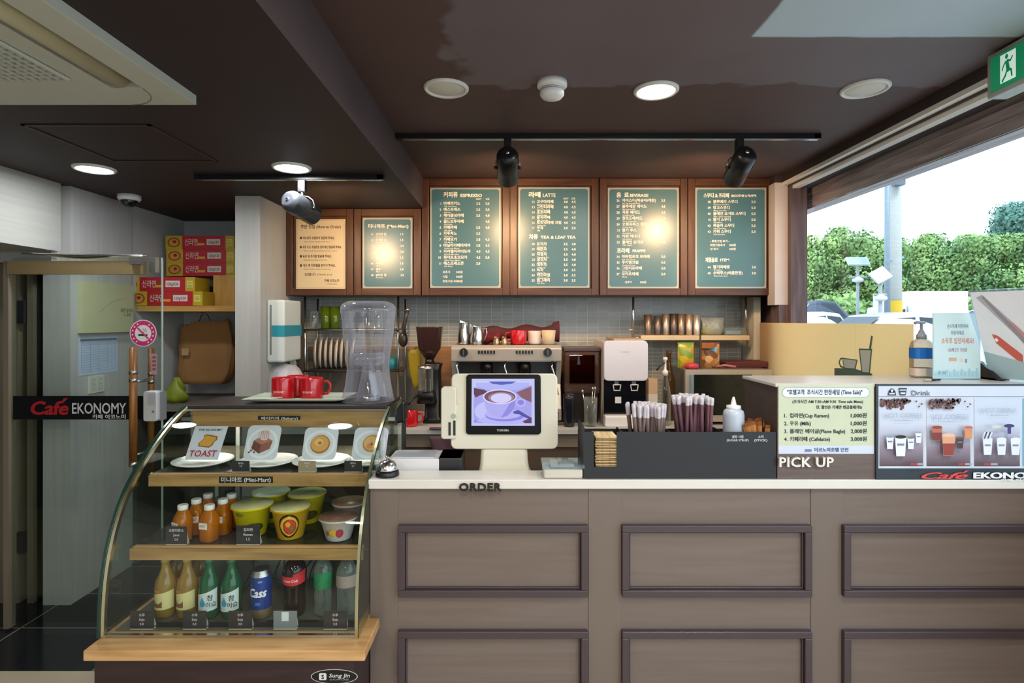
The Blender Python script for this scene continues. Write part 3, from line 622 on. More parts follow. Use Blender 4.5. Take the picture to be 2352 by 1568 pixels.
def clump(px, py, w, h, n):
    for i in range(n): m.ell(a_(px+random.random()*w), b_(py+random.random()*h*(1 - .35*random.random())), 3.2*s, 2.3*s, C(random.choice(['#4a2f2c', '#6b4640', '#33201f', '#7d5c58'])), 10, up=i % 12 == 0, rot=random.random()*3)
for xx in (2019, 2127):
    m.layer += 1; clump(xx, 916, 58, 22, 110); m.layer += 1; clump(xx+50, 915, 20, 10, 18)
    for dx, dy in ((80, 4), (92, 10), (86, 16)): m.ell(a_(xx+dx), b_(916+dy), 2.4*s, 1.8*s, C('#5a3c3a'), 10)
GY = C('#9fa8ba', .5)
m.layer += 2
for st, cx_, y_, w_ in (('HOT COFFEE', 2067, 957, 86), ('ICE COFFEE', 2175, 960, 82), ('HOT DRINK', 2285, 945, 82)):
    m.text(st, a_(cx_), b_(y_), 11*s, GY, 'C', w=w_*s, off=-.005, up=False); m.rect(a_(cx_-22), b_(y_+7), a_(cx_+22), b_(y_+6), GY, up=False)
CUPW = C('#dde3f0', .4)
def cup(px, py, w, h, c=CUPW, lid=None, inner=None):
    m.layer += 1
    m.flat([(a_(px-w*.38), b_(py)), (a_(px+w*.38), b_(py)), (a_(px+w/2), b_(py-h)), (a_(px-w/2), b_(py-h))], c, False)
    m.layer += 1; m.ell(a_(px), b_(py-h), w/2*s, w*.15*s, lid or CUPW, 16, False)
    if inner: m.layer += 1; m.flat([(a_(px-w*.36), b_(py-1)), (a_(px+w*.36), b_(py-1)), (a_(px+w*.45), b_(py-h*.6)), (a_(px-w*.45), b_(py-h*.6))], inner, False)
    else: m.layer += 1; m.rect(a_(px-w*.3), b_(py-h*.55), a_(px+w*.3), b_(py-h*.66), C('#7b8494'), up=False)
cup(2036, 1028, 17, 28, lid=C('#8d98a8')); cup(2083, 1028, 16, 26, lid=C('#7d6b60')); cup(2100, 1014, 14, 24, lid=C('#8d98a8')); cup(2059, 1044, 26, 44, lid=C('#241c1e'))
cup(2141, 1008, 24, 30, C('#b06a55'), C('#8a3f35'), C('#7c2f2b')); cup(2212, 1004, 20, 26, C('#c98a70'), C('#b5674a'), C('#d08a60')); cup(2192, 1026, 18, 24, C('#4a3034'), C('#6a4a4c')); cup(2166, 1042, 30, 46, C('#d59a7a'), C('#e0b59c'), C('#8c3a30'))
for cx_, c1 in ((2254, '#6a6f80'), (2285, '#d9dde8'), (2316, '#4a3c6a')):
    cup(cx_, 1040, 22, 36)
m.layer += 1
for i in range(5): m.flat([(a_(2240+i*4), b_(1003)), (a_(2242+i*4), b_(1003)), (a_(2248+i*4), b_(988)), (a_(2245+i*4), b_(988))], C('#2a2c36' if i % 2 else '#d8dde8'), False)
m.ell(a_(2301), b_(974), 12*s, 4*s, C('#2e2a58')); m.rect(a_(2297), b_(992), a_(2305), b_(976), C('#3a3470')); m.ell(a_(2272), b_(976), 11*s, 4*s, C('#c7c9c4'))
for xa in (2078, 2186, 2244): m.rect(a_(xa), b_(1063), a_(xa+14), b_(1058), C('#a8383c')); m.rect(a_(xa+15), b_(1063), a_(xa+30), b_(1058), C('#9aa0a8'), up=False)
m.build('poster', t)
m = MB(); m.plane((ox, yy-.0085, oz), lay=.0003); DI = C('#2f3a48')
for cx_ in (2045, 2069):   # two picture letters: a bag and a cup
    if cx_ == 2045:
        m.flat([(a_(2035), b_(907)), (a_(2055), b_(907)), (a_(2052), b_(896)), (a_(2038), b_(896))], DI); m.ell(a_(2045), b_(897), 5.5*s, 6*s, DI, up=False); m.ell(a_(2045), b_(896.5), 3*s, 3.5*s, PAPER); m.rect(a_(2039), b_(904.5), a_(2051), b_(901), PAPER, up=False)
    else:
        m.flat([(a_(2063), b_(907)), (a_(2076), b_(907)), (a_(2079), b_(890)), (a_(2060), b_(890))], DI); m.rect(a_(2062), b_(896), a_(2077), b_(893.5), PAPER); m.rect(a_(2064), b_(904), a_(2075), b_(900), PAPER, up=False)
m.text('Drink', a_(2089), b_(907), 12*s, DI, w=43*s, off=.0, res=3)
m.text('Cafe', a_(2112), b_(1097), 15*s, C('#d9484a', .4), w=104*s, off=.03, shear=.45, res=3); m.flat([(a_(2203), b_(1084.5)), (a_(2208), b_(1084.5)), (a_(2221), b_(1078)), (a_(2213), b_(1078))], C('#d9484a', .4))
m.text('EKONOMY', a_(2231), b_(1096), 14*s, C('#e8ebee', .4), w=168*s, off=.045, res=3); m.text('카페 이코노미', a_(2292), b_(1102.5), 4.5*s, C('#e8ebee', .4), w=90*s, off=.03)
m.build('lettering', t)

# ================================================================ THINGS ON THE COUNTER
# cup-and-straw organiser
ORG_M = mat('charcoal_acrylic', '#1b1e22', .5, var=.05); yo = 1.962
ox0, ox1 = X(1340, yo), X(1783, yo)-.001; zt = Z(992, yo); zb = .9505
t = thing('condiment_organizer', 'long charcoal condiment organiser with a notch of wooden stirrers', 'organiser', ((ox0+ox1)/2, 2.04, zb))
na, nb, nz = X(1364, yo), X(1417, yo), Z(1072, yo)
m = MB(); m.prism([(ox0, zb), (ox1, zb), (ox1, zt), (nb, zt), (nb, nz), (na, nz), (na, zt), (ox0, zt)], 'y', yo, yo+.005, ORG_M)
m.box(ox0, ox0+.005, yo+.005, yo+.165, zb, Z(980, yo+.02), ORG_M); m.box(ox1-.005, ox1, yo+.005, yo+.165, zb, zt, ORG_M); m.box(ox0, ox1, yo+.165, yo+.170, zb, zt-.02, ORG_M)
m.box(ox0+.005, ox1-.005, yo+.005, yo+.165, zb, zb+.006, ORG_M); m.build('box', t)
m = MB()
for px in (1425, 1535, 1655, 1711): m.box(X(px, 2.04), X(px, 2.04)+.004, yo+.006, yo+.164, zb+.006, zt-.012, ORG_M)
m.build('divider', t)
m = MB(); m.plane((0, yo-.0006, 0), lay=.0001)
for st, px, py, w_, h_ in (('설탕 시럽', 1694, 1005, 26, 5), ('(SUGAR SYRUP)', 1694, 1013, 50, 5), ('스틱', 1747, 1005, 12, 5), ('(STICK)', 1747, 1013, 30, 5)): m.text(st, X(px, yo), Z(py, yo), h_*yo/FPX, C('#c9cbcd'), 'C', off=.02, w=w_*yo/FPX)
m.build('lettering', t)
# wooden stirrers stacked in the notch
ST = wood('birch_stirrer', '#c8a873', '#f0dcb0', .6, (12, 1, 30), 4, .2)
m = MB(); m.box(X(1366, 2.0), X(1416, 2.0), 0, .10, 0, .0021, ST); proto = m.build('wooden_stirrer')
tag(proto, 'flat birch stirrer in the layered stack at the left of the organiser', 'stirrer', 'wooden stirrers in the organiser')
n_st = 26; z = zb+.008
for i in range(n_st):
    o = proto if i == 0 else copy_thing(proto, (0, 0, 0))
    o.location = (X(1391, 2.0)+random.uniform(-.0015, .0015), yo+.010+.05+random.uniform(-.003, .006), z+(zt-.016-z)*i/n_st); o.rotation_euler = (random.uniform(-.006, .006), random.uniform(-.012, .012), random.uniform(-.04, .04))
# straws
def straw_mesh(h, wl, c1, r=.0066):
    m = MB(); m.lathe(0, 0, [(r, 0), (r, h-wl)], c1, 8, True, False); m.lathe(0, 0, [(r*1.04, h-wl), (r*1.12, h-.010), (r*1.0, h-.001), (r*.7, h)], mat('straw_wrap', '#c9c4cd', .25, var=.2, vs=60), 8, False, True); return m
PUR = mat('mauve_straw', '#6f4f5a', .3, var=.2); PUL = mat('brown_grey_straw', '#7b6a68', .35, var=.25); 
def bundle(px, pyt, w_px, n, c, wl, label, group, yc=2.05):
    z0 = zb+.008; h = Z(pyt, yc)-z0; p = straw_mesh(h, wl, c).build('straw'); tag(p, label, 'straw', group)
    xc = X(px, yc); half = w_px*yc/FPX/2
    pos = []
    for r_ in range(4):
        for i in range(n//4): pos.append((-1+2*(i+.5*(r_ % 2)+.25)/(n//4), r_/3-.5))
    for i, (u, v) in enumerate(pos):
        o = p if i == 0 else copy_thing(p, (0, 0, 0))
        o.location = (xc+u*half*.72, yc+v*.075, z0+random.uniform(0, .006)); o.rotation_euler = (random.uniform(-.03, .03)-v*.12, u*.11+random.uniform(-.03, .03), random.random()*6)
bundle(1488, 928, 80, 68, PUL, .042, 'paper-capped straw in the shorter left straw bunch', 'straws in the left bunch')
bundle(1592, 909, 80, 68, PUR, .026, 'wrapped mauve straw in the taller right straw bunch', 'straws in the right bunch')
# syrup squeeze bottle
xs = X(1685, 2.05); zz = zb+.008
t = thing('squeeze_bottle', 'translucent white squeeze bottle with a pointed nozzle in the organiser', 'bottle', (xs, 2.05, zz))
H = Z(990, 2.05)-zz
m = MB(); m.lathe(xs, 2.05, [(.034, zz), (.037, zz+.004), (.037, Z(952, 2.05)), (.034, Z(943, 2.05)), (.024, Z(938, 2.05))], mat('milky_bottle', '#bcc9d8', .3, var=.05)); m.build('body', t)
m = MB(); m.lathe(xs, 2.05, [(.025, Z(940, 2.05)), (.025, Z(931, 2.05)), (.010, Z(929, 2.05)), (.0075, Z(920, 2.05)), (.003, Z(911, 2.05))], PLWHITE); m.build('nozzle', t)
# sugar sticks
KR = wood('kraft_stick', '#a8672c', '#d29a52', .55, (8, 8, 2), 5, .2)
m = MB(); m.box(-.009, .009, -.002, .002, 0, .13, KR); m.box(-.009, .009, -.0022, .0022, .13, .142, C('#8c4f1f', .6)); p = m.build('sugar_stick'); tag(p, 'orange-brown sugar stick packet at the right end of the organiser', 'sugar packet', 'sugar sticks in the organiser')
for i in range(16):
    o = p if i == 0 else copy_thing(p, (0, 0, 0)); u = (i % 8)/7-.5; v = i//8
    o.location = (X(1743, 2.03)+u*.072, 2.0+v*.07, zb+.048+random.uniform(-.010, .004)); o.rotation_euler = (random.uniform(-.1, .1), random.uniform(-.2, .2)+u*.12, random.uniform(-.5, .5))
# service bell
bx, by = X(889, 2.0), 2.005
t = thing('service_bell', 'chrome service bell on a black base at the left end of the counter', 'bell', (bx, by, .951))
m = MB(); m.lathe(bx, by, [(.041, .951), (.042, .956), (.040, .966), (.036, .969)], PLBLACK, 36); m.build('base', t)
m = MB(); m.lathe(bx, by, [(.035, .970), (.036, .974), (.033, .986), (.024, .999), (.012, 1.005), (.004, 1.006)], CHROME, 36); m.build('dome', t)
m = MB(); m.lathe(bx, by, [(.004, 1.005), (.004, 1.013), (.008, 1.014), (.008, 1.017), (.003, 1.019)], CHROME, 16); m.build('button', t)
# clear box with a lid
bx = X(1291, 2.01)
t = thing('clear_container', 'small clear lidded box on the counter right of the order screen', 'container', (bx, 2.01, .951))
m = MB(); m.box(bx-.068, bx+.068, 1.962, 2.06, .951, .983, mat('pale_box', '#c9c5b8', .25)); m.build('tray', t, bevel=.006, seg=3)
m = MB(); m.box(bx-.074, bx+.074, 1.956, 2.066, .984, 1.000, ACRYL); m.box(bx-.045, bx+.04, 1.975, 2.045, .9843, .9990, C('#9a9d98', .2)); m.build('lid', t, bevel=.004)
# receipt tray
m = MB(); m.box(X(898, 2.15), X(1013, 2.15), 2.1, 2.24, .861, .985, PLWHITE); m.box(X(905, 2.15), X(1000, 2.15), 2.11, 2.23, .985, .990, C('#c7cdd3', .3))
tag(m.build('receipt_printer', bevel=.006, seg=3), 'low white box with a grey top behind the service bell', 'box')
m = MB(); m.box(X(1014, 2.2), X(1066, 2.2), 2.1, 2.25, .861, Z(1052, 2.1), PLDARK); m.prism([(2.1, Z(1052, 2.1)), (2.25, Z(1052, 2.1)), (2.25, Z(1036, 2.25))], 'x', X(1014, 2.2), X(1066, 2.2), PLDARK)
tag(m.build('receipt_printer', bevel=.004), 'black box shaped device left of the order screen stand', 'receipt printer')
# order screen (customer side of the till)
yt = 2.15
t = thing('till_monitor', 'cream till with a black framed screen showing a cup of coffee', 'monitor', (X(1157, yt), 2.2, .861))
def RR(m, x0, x1, z0, z1, y0, y1, r, mt, taper=0):
    def loop(e, y):
        pts = []
        for cu, cv, a in ((x1-r, z0+r, -90), (x1-r, z1-r, 0), (x0+r, z1-r, 90), (x0+r, z0+r, 180)):
            for k_ in range(6): tt = math.radians(a+18*k_); pts.append((cu+(r-e)*math.cos(tt), y, cv+(r-e)*math.sin(tt)))
        return pts
    e = min(.004, r*.4)
    m.ring([loop(e, y0), loop(0, y0+e), loop(taper, y1)], mt); return m
def tilt(m, st=0, a=-.10, piv=(0, yt, 1.15)):
    m.xf(Matrix.Translation(piv) @ Matrix.Rotation(a, 4, 'X') @ Matrix.Translation(-Vector(piv)), st); return m
m = MB(); RR(m, X(1036, yt), X(1281, yt), Z(1030, yt), Z(858, yt), yt, yt+.03, .022, PLCREAM); RR(m, X(1060, yt), X(1255, yt), Z(1010, yt), Z(875, yt), yt+.03, yt+.055, .02, PLCREAM); tilt(m).build('housing', t)
m = MB(); RR(m, X(1071, yt), X(1242, yt), Z(996, yt), Z(860, yt), yt-.014, yt, .012, mat('black_bezel', '#050608', .35, spec=.2)); bez = tilt(m).build('bezel', t)
def EM(h, e=1.0):
    key = ('em', h)
    if key not in _mc:
        k = N('screen_'+h[1:]); b = k.n('Emission'); no = k.n('TexNoise'); no.inputs['Scale'].default_value = 30; mx = k.n('Mix'); mx.data_type = 'RGBA'; c = lin(h)
        mx.inputs[6].default_value = (*[x*.97 for x in c], 1); mx.inputs[7].default_value = (*[x*1.03 for x in c], 1); k.l(no.outputs[0], mx.inputs[0]); k.l(mx.outputs[2], b.inputs[0]); b.inputs[1].default_value = e; k.l(b.outputs[0], k.o.inputs[0]); _mc[key] = k.m
    return _mc[key]
ys = yt-.0142; s = ys/FPX
m = MB(); m.plane((X(1083, ys), ys-.0005, Z(978, ys)), lay=.0001); F = lambda px, py: ((px-1083)*s, (978-py)*s)
def fl(pts, c, up=True): m.flat([F(*p) for p in pts], EM(c), up)
def el(px, py, a, b, c, rot=0, ph=(0, 360)): u, v = F(px, py); m.ell(u, v, a*s, b*s, EM(c), 40, rot=rot, ph=ph)
fl([(1083, 978), (1228, 978), (1228, 871), (1083, 871)], '#c3c8f4'); fl([(1088, 972), (1221, 972), (1221, 876), (1088, 876)], '#a9a6ee')
fl([(1088, 905), (1088, 892), (1112, 896), (1122, 902), (1104, 908), (1092, 914)], '#6a4a5a'); fl([(1221, 925), (1200, 916), (1186, 902), (1206, 894), (1221, 888)], '#8a6670'); fl([(1088, 890), (1221, 886), (1221, 876), (1088, 876)], '#c9cdfa')
fl([(1092, 888), (1120, 896), (1152, 900), (1190, 896), (1216, 886), (1216, 880), (1092, 880)], '#b4b8f6'); fl([(1122, 877), (1186, 877), (1176, 882), (1152, 885), (1130, 882)], '#5e67b8')
el(1130, 945, 40, 24, '#c5c4fb'); el(1160, 965, 62, 10, '#b9b7f8'); el(1160, 954, 46, 14, '#8f8ae0'); el(1156, 951, 42, 12, '#b9b6f6')
fl([(1111, 915), (1116, 940), (1130, 955), (1150, 960), (1166, 955), (1180, 940), (1185, 915)], '#b3b0f2'); fl([(1150, 960), (1166, 955), (1180, 940), (1185, 915), (1170, 928), (1160, 945)], '#9590e2')
el(1196, 925, 12, 10, '#b9b6f6'); el(1196, 925, 7.5, 6, '#8f8ae0'); el(1148, 912, 39, 17, '#ddd9fb'); el(1148, 912, 36, 14.5, '#7a5868'); el(1151, 914, 30, 12.5, '#a08292'); el(1151, 915, 24, 11, '#d5d2fc')
fl([(1178, 946), (1190, 942), (1221, 960), (1221, 966), (1192, 952), (1180, 950)], '#5a5aa8'); fl([(1200, 968), (1221, 958), (1221, 972), (1205, 972)], '#6a4a6a'); el(1092, 967, 2, 2, '#7a78d8')
tilt(m).build('screen', bez)
m = MB(); m.plane((0, yt-.0146, 0), lay=.0001); m.text('TOSHIBA', X(1155, ys), Z(990.5, ys), 5*s, C('#b9bcc4'), 'C', off=.03, w=28*s); tilt(m).build('lettering', t)
m = MB(); w0, w1 = .086, .098
rings = []
for zz_, hw, y0, y1 in ((.861, .118, 2.08, 2.32), (.872, .118, 2.08, 2.32), (.90, .100, 2.10, 2.30), (.96, .090, 2.12, 2.28), (1.05, .086, 2.165, 2.26), (1.12, .08, 2.175, 2.25)):
    c_ = X(1158, 2.15); rings.append([(c_-hw, y0+.01, zz_), (c_-hw+.01, y0, zz_), (c_+hw-.01, y0, zz_), (c_+hw, y0+.01, zz_), (c_+hw, y1, zz_), (c_-hw, y1, zz_)])
m.ring(rings, PLCREAM, smooth=False); m.build('stand', t, bevel=.004)
# card reader on the left edge
m = MB(); RR(m, X(1013, 2.13), X(1048, 2.13), Z(1008, 2.13), Z(889, 2.13), 2.125, 2.165, .012, PLCREAM); m.box(X(1046, 2.13), X(1052, 2.13), 2.14, 2.16, Z(960, 2.13), Z(930, 2.13), PLCREAM)
m.box(X(1030, 2.12), X(1035, 2.12), 2.122, 2.127, Z(1000, 2.12), Z(970, 2.12), PLDARK); m.box(X(1041, 2.12), X(1046, 2.12), 2.122, 2.127, Z(1000, 2.12), Z(966, 2.12), PLDARK); m.lathe(0, 0, [(.010, 0), (.010, .003)], C('#9fb4ac'), 18); 
m.xf(Matrix.Translation((X(1041, 2.12), 2.126, Z(956, 2.12))) @ Matrix.Rotation(math.pi/2, 4, 'X'), len(m.v)-36); m.build('card_reader', t)

# on the pick-up counter
PZ = 1.2815
x_, y_ = X(2121, 2.16), 2.17
t = thing('sanitizer_bottle', 'clear hand sanitizer pump bottle with a blue label on the pick-up counter', 'bottle', (x_, y_, PZ))
m = MB(); m.sq(x_, y_, [(.033, .022, PZ), (.038, .026, PZ+.004), (.038, .026, PZ+.115), (.032, .022, PZ+.135), (.014, .014, PZ+.148)], glass('amber_clear', '#e0d2c0', 1.2, milk=.15, milkcol='#c9b8a2', edge=.4), 4); m.build('body', t)
m = MB(); m.sq(x_, y_, [(.0385, .0265, PZ+.072), (.0385, .0265, PZ+.112)], C('#1668b8', .35), 4, cap0=False, cap1=False); m.sq(x_, y_, [(.0385, .0265, PZ+.008), (.0385, .0265, PZ+.036)], C('#d8c8b4', .4), 4, cap0=False, cap1=False); m.build('label', t)
m = MB(); m.lathe(x_, y_, [(.017, PZ+.146), (.018, PZ+.160), (.012, PZ+.168), (.008, PZ+.180), (.005, PZ+.182), (.005, PZ+.206)], C('#8c8f96', .35), 20)
m.tube([(x_+.012, y_, PZ+.209), (x_-.02, y_, PZ+.210), (x_-.026, y_, PZ+.206)], .0055, C('#8c8f96', .35)); m.build('pump', t)
yl = 2.09; s = yl/FPX; ox, oz = X(2143, yl), PZ
t = thing('leaflet_stand', 'pale blue printed notice in an upright acrylic stand on the pick-up counter', 'notice', (X(2197, yl), yl, PZ))
hh = 152*s
m = MB(); m.box(ox, ox+109*s, yl, yl+.003, oz+.002, oz+hh, C('#b4d2d8', .2)); m.box(ox+.006, ox+109*s-.006, yl-.002, yl+.07, oz, oz+.004, ACRYL); m.plane((ox, yl-.0003, oz), lay=.0002)
P2 = C('#8fa3b0'); m.rect(.002, .03*1.0, 107*s, hh-.003, C('#c3dadd', .25)); m.layer += 1
for i, (st, w_, h_, c) in enumerate((('손소독제 비치하여', 48, 8, '#7d96a6'), ('이용하세요', 30, 8, '#7d96a6'), ('소독후 입장하세요!', 74, 11, '#c98f7a'), ('QR체크인  안심콜', 44, 7, '#a89aa0'))):
    m.text(st, 56*s, hh-(34+i*15+(5 if i > 1 else 0)+(4 if i > 2 else 0))*s, h_*s, C(c), 'C', off=.02, w=w_*s, up=False)
m.rect(36*s, 42*s, 54*s, 50*s, C('#c9a58f'), up=False); m.rect(60*s, 40*s, 68*s, 48*s, C('#d6c9b8'), up=False); m.rect(73*s, 38*s, 78*s, 47*s, C('#7d93a6'), up=False)
for i in range(12): m.rect((3+i*8.6)*s, 6*s, (9+i*8.6)*s, (14+(i*7) % 13)*s, C('#9cc9d6'), up=False)
m.text('소독', 10*s, 12*s, 6*s, C('#4a8fb0'), w=20*s); m.build('sheet', t)
# pen lying in front
m = MB(); m.cyl((X(2138, 2.02), 2.02, PZ+.005), (X(2164, 2.02), 2.03, PZ+.005), .0045, .0035, PLBLACK, 10); m.cyl((X(2120, 2.02), 2.015, PZ+.005), (X(2138, 2.02), 2.02, PZ+.005), .0045, .0045, C('#b9a98c'), 10)
tag(m.build('pen'), 'short black and tan pen lying at the foot of the notice', 'pen')
# leaning acrylic menu stand at the right edge
t = thing('slanted_menu_stand', 'large tilted clear acrylic menu stand at the window end of the pick-up counter', 'menu stand', (1.7, 2.08, PZ))
# leaf plane: leans back from the counter, left edge slants
A = Vector((1.765, 2.10, PZ)); Uv = Vector((.073, -.148, 0)); Ln = Vector((-.112, -.045, .326)); Nv = Uv.cross(Ln).normalized()
m = MB()
def sl(u, v, off=0): return A+Uv*u+Ln*v+Nv*off*(-1 if Nv.y > 0 else 1)
m.add([sl(0, 0), sl(1, 0), sl(1, 1), sl(0, 1), sl(0, 0, -.006), sl(1, 0, -.006), sl(1, 1, -.006), sl(0, 1, -.006)], [(0, 1, 2, 3), (7, 6, 5, 4), (0, 4, 5, 1), (1, 5, 6, 2), (2, 6, 7, 3), (3, 7, 4, 0)], ACRYL); m.build('acrylic_board', t)
m = MB()
def patch(pts, c, off): m.add([sl(u, v, off) for u, v in pts], [tuple(range(len(pts)))], C(c, .3))
patch([(.03, .30), (1, .02), (1, .98), (.03, .98)], '#dde4ee', .001); patch([(0.03, .02), (1, .02), (1, .18), (.03, .32)], '#9fb8c0', .0012)
patch([(.12, .92), (.24, .95), (1, .42), (1, .28)], '#a9adbb', .0016); patch([(.22, .92), (.26, .94), (.9, .42), (.86, .36)], '#8f8a94', .002)
patch([(.26, .52), (.36, .50), (.72, .30), (.70, .22), (.60, .24), (.30, .42)], '#c4584c', .002); patch([(.28, .46), (.33, .48), (.36, .45), (.31, .43)], '#e6e6ea', .0024); patch([(.62, .66), (.70, .63), (.92, .44), (.90, .40)], '#c98a8a', .0024)
m.build('printed_sheet', t)
m = MB(); m.prism([(2.03, PZ), (2.21, PZ), (2.19, PZ+.075), (2.12, PZ+.06)], 'x', X(2262, 2.1), X(2262, 2.1)+.012, PLBLACK); m.box(X(2262, 2.1), 1.8, 2.05, 2.22, PZ, PZ+.006, PLBLACK); m.build('easel_base', t)
# yellow boards behind the pick-up counter
k = N('pale_yellow_film'); bd = k.n('BsdfDiffuse'); bt = k.n('BsdfTranslucent'); no = k.n('TexNoise'); r = k.n('ValToRGB'); no.inputs['Scale'].default_value = 2; k.l(no.outputs[0], r.inputs[0])
r.color_ramp.elements[0].color = (*lin('#f3dcb4'), 1); r.color_ramp.elements[1].color = (*lin('#f6e2bc'), 1)
k.l(r.outputs[0], bd.inputs[0]); k.l(r.outputs[0], bt.inputs[0]); mx = k.n('MixShader'); mx.inputs[0].default_value = .7; k.l(bd.outputs[0], mx.inputs[1]); k.l(bt.outputs[0], mx.inputs[2]); k.l(mx.outputs[0], k.o.inputs[0]); YEL = k.m
t = thing('yellow_screen', 'waist-high pale yellow screen along the window with a drawn cup and glass', 'screen', (1.63, 2.9, 0))
xa = 1.602; seam = xa*FPX/(1965-CX)
for a, b in ((xa*FPX/(1745-CX), seam+.005), (seam+.002, 2.265)):
    m = MB(); m.box(xa, xa+.002, b, a, .02, Z(742, 3), YEL); m.build('board', t)
m = MB(); m.plane((xa-.0008, 0, 0), (0, -1, 0), (0, 0, 1), lay=.0005)
def G(px, py): d = xa*FPX/(px-CX); return (-d, Z(py, d))
GRN = C('#5f7668', .5); WHT = C('#d3d8cc', .5)
def gp(pts, c): m.flat([G(*p) for p in pts], c)
gp([(1917, 866), (1917, 845), (1962, 846), (2004, 858), (2004, 866)], GRN)
gp([(1935, 821), (1971, 826), (1966, 848), (1939, 846)], GRN); gp([(1937, 823.5), (1968.5, 828), (1963.5, 846), (1941, 844)], WHT)
gp([(1927, 832), (1931, 822), (1938, 821), (1939, 824), (1933, 825), (1930, 832), (1933, 839), (1941, 843), (1940, 846), (1931, 843)], GRN)
gp([(1974, 800), (2005, 801), (2000, 858), (1980, 856)], GRN); gp([(1977, 803.5), (2002, 804.5), (1997.5, 855), (1982.5, 853.5)], WHT); gp([(1998, 801), (2003, 801), (2007, 772), (2003, 770)], GRN)
m.build('drawing', t)

# ================================================================ DISPLAY CASE
CW0, CW1 = -1.327, -.4965
PINE = wood('oak_board', '#8c6a3c', '#b08c58', .4, (1, 10, 12), 3, .08); PINEL = wood('light_oak_ledge', '#b08652', '#cda470', .4, (1, 10, 12), 3, .08)
BASEW = wood('dark_walnut_base', '#2a1c1d', '#382628', .35, (1, 8, 12), 3, .06)
PROF = [(1.818, .478), (1.821, .56), (1.830, .65), (1.850, .74), (1.880, .82), (1.922, .893), (1.975, .955), (2.045, 1.015), (2.130, 1.072), (2.215, 1.118), (2.30, 1.150)]
def prof(v):
    v *= len(PROF)-1; i = min(int(v), len(PROF)-2); f = v-i
    P = [PROF[max(0, min(len(PROF)-1, i+j))] for j in (-1, 0, 1, 2)]
    return tuple(.5*(2*P[1][k]+(P[2][k]-P[0][k])*f+(2*P[0][k]-5*P[1][k]+4*P[2][k]-P[3][k])*f*f+(3*P[1][k]-P[0][k]-3*P[2][k]+P[3][k])*f**3) for k in (0, 1))
t = thing('display_case', 'curved glass bakery display case on a dark walnut base with oak shelves', 'display case', ((CW0+CW1)/2, 2.1, 0))
m = MB(); m.box(CW0+.015, CW1-.002, 1.775, 2.55, 0, .445, BASEW); m.build('base', t)
m = MB(); m.prism([(X(190, 1.75), 1.75), (X(838, 1.75), 1.75), (X(838, 1.75), 1.945), (CW1, 1.945), (CW1, 2.56), (X(190, 1.75), 2.56)], 'z', .445, .478, PINEL); m.build('ledge', t, bevel=.004)
m = MB(); m.box(CW0+.012, CW1-.012, 2.285, 2.56, 1.140, 1.156, C('#2b2220', .45)); m.build('top_board', t, bevel=.003)
m = MB(); m.box(CW0+.03, CW1-.012, 2.292, 2.31, 1.068, 1.139, PINE); m.build('fascia_board', t)
m = MB(); m.grid(lambda u, v: (CW0+.004+(CW1-CW0-.008)*u, *prof(v)), 2, 40, PANE); m.build('curved_front_glass', t)
ysd = [(y, z) for y, z in (prof(i/30) for i in range(31))]
for xx in (CW0, CW1-.002):
    m = MB(); m.prism([(y+.004, z) for y, z in ysd]+[(2.54, 1.150), (2.54, .478)], 'x', xx, xx+.002, PANE); m.build('side_glass', t)
for xx, sg in ((CW0, 1), (CW1, -1)):
    m = MB(); m.ring([[(xx-(.008 if sg > 0 else 0)*sg, y-.004, z+.002), (xx+.001*sg, y-.004, z+.002), (xx+.001*sg, y+.006, z-.004), (xx-(.008 if sg > 0 else 0)*sg, y+.006, z-.004)] for y, z in ysd], EDGE, smooth=False); m.build('glass_edge', t)
    m = MB(); m.ring([[(xx+.002*sg, y, z), (xx+.012*sg, y+.001, z), (xx+.012*sg, y+.014, z-.008), (xx+.002*sg, y+.014, z-.008)] for y, z in ysd], GOLD, smooth=False); m.build('edge_trim', t)
m = MB(); m.box(CW0+.002, CW1-.002, 1.822, 1.834, .478, .486, CHROME); m.box(CW0+.01, CW1-.01, 2.283, 2.292, 1.135, 1.141, STEEL); m.build('sill_rail', t)
FR = mat('pale_metal_frame', '#9ea29c', .35, .6)
m = MB()
for xx in (CW0, X(537, 2.5), CW1-.016): m.box(xx, xx+.016, 2.52, 2.54, .478, 1.14, FR)
for zz in (.484, 1.052): m.box(CW0+.016, CW1-.016, 2.522, 2.538, zz, zz+.016, FR)
m.build('rear_frame', t)
m = MB(); m.box(CW0+.01, CW1-.01, 2.528, 2.532, .49, 1.13, glass('rear_glass', '#ccd4d4', .8)); m.build('rear_glass', t)
SHG = glass('shelf_glass', '#9fb0a6', .8, milk=.12, milkcol='#8a8270')
for zz, yf in ((.946, 2.03), (.724, 1.93)):
    m = MB(); m.box(CW0+.02, CW1-.016, yf+.028, 2.50, zz-.016, zz, SHG)
    m.box(CW0+.02, CW1-.016, yf, yf+.012, zz-.042, zz-.004, PINE); m.box(CW0+.024, CW1-.018, yf+.012, yf+.028, zz-.012, zz, PINEL); m.build('shelf', t)
m = MB(); m.box(CW0+.02, CW1-.02, 1.86, 2.5, .479, .483, C('#5d605c', .25)); m.box(CW0+.06, CW1-.03, 1.875, 1.89, .483, .500, PLBLACK); m.build('inner_floor', t)
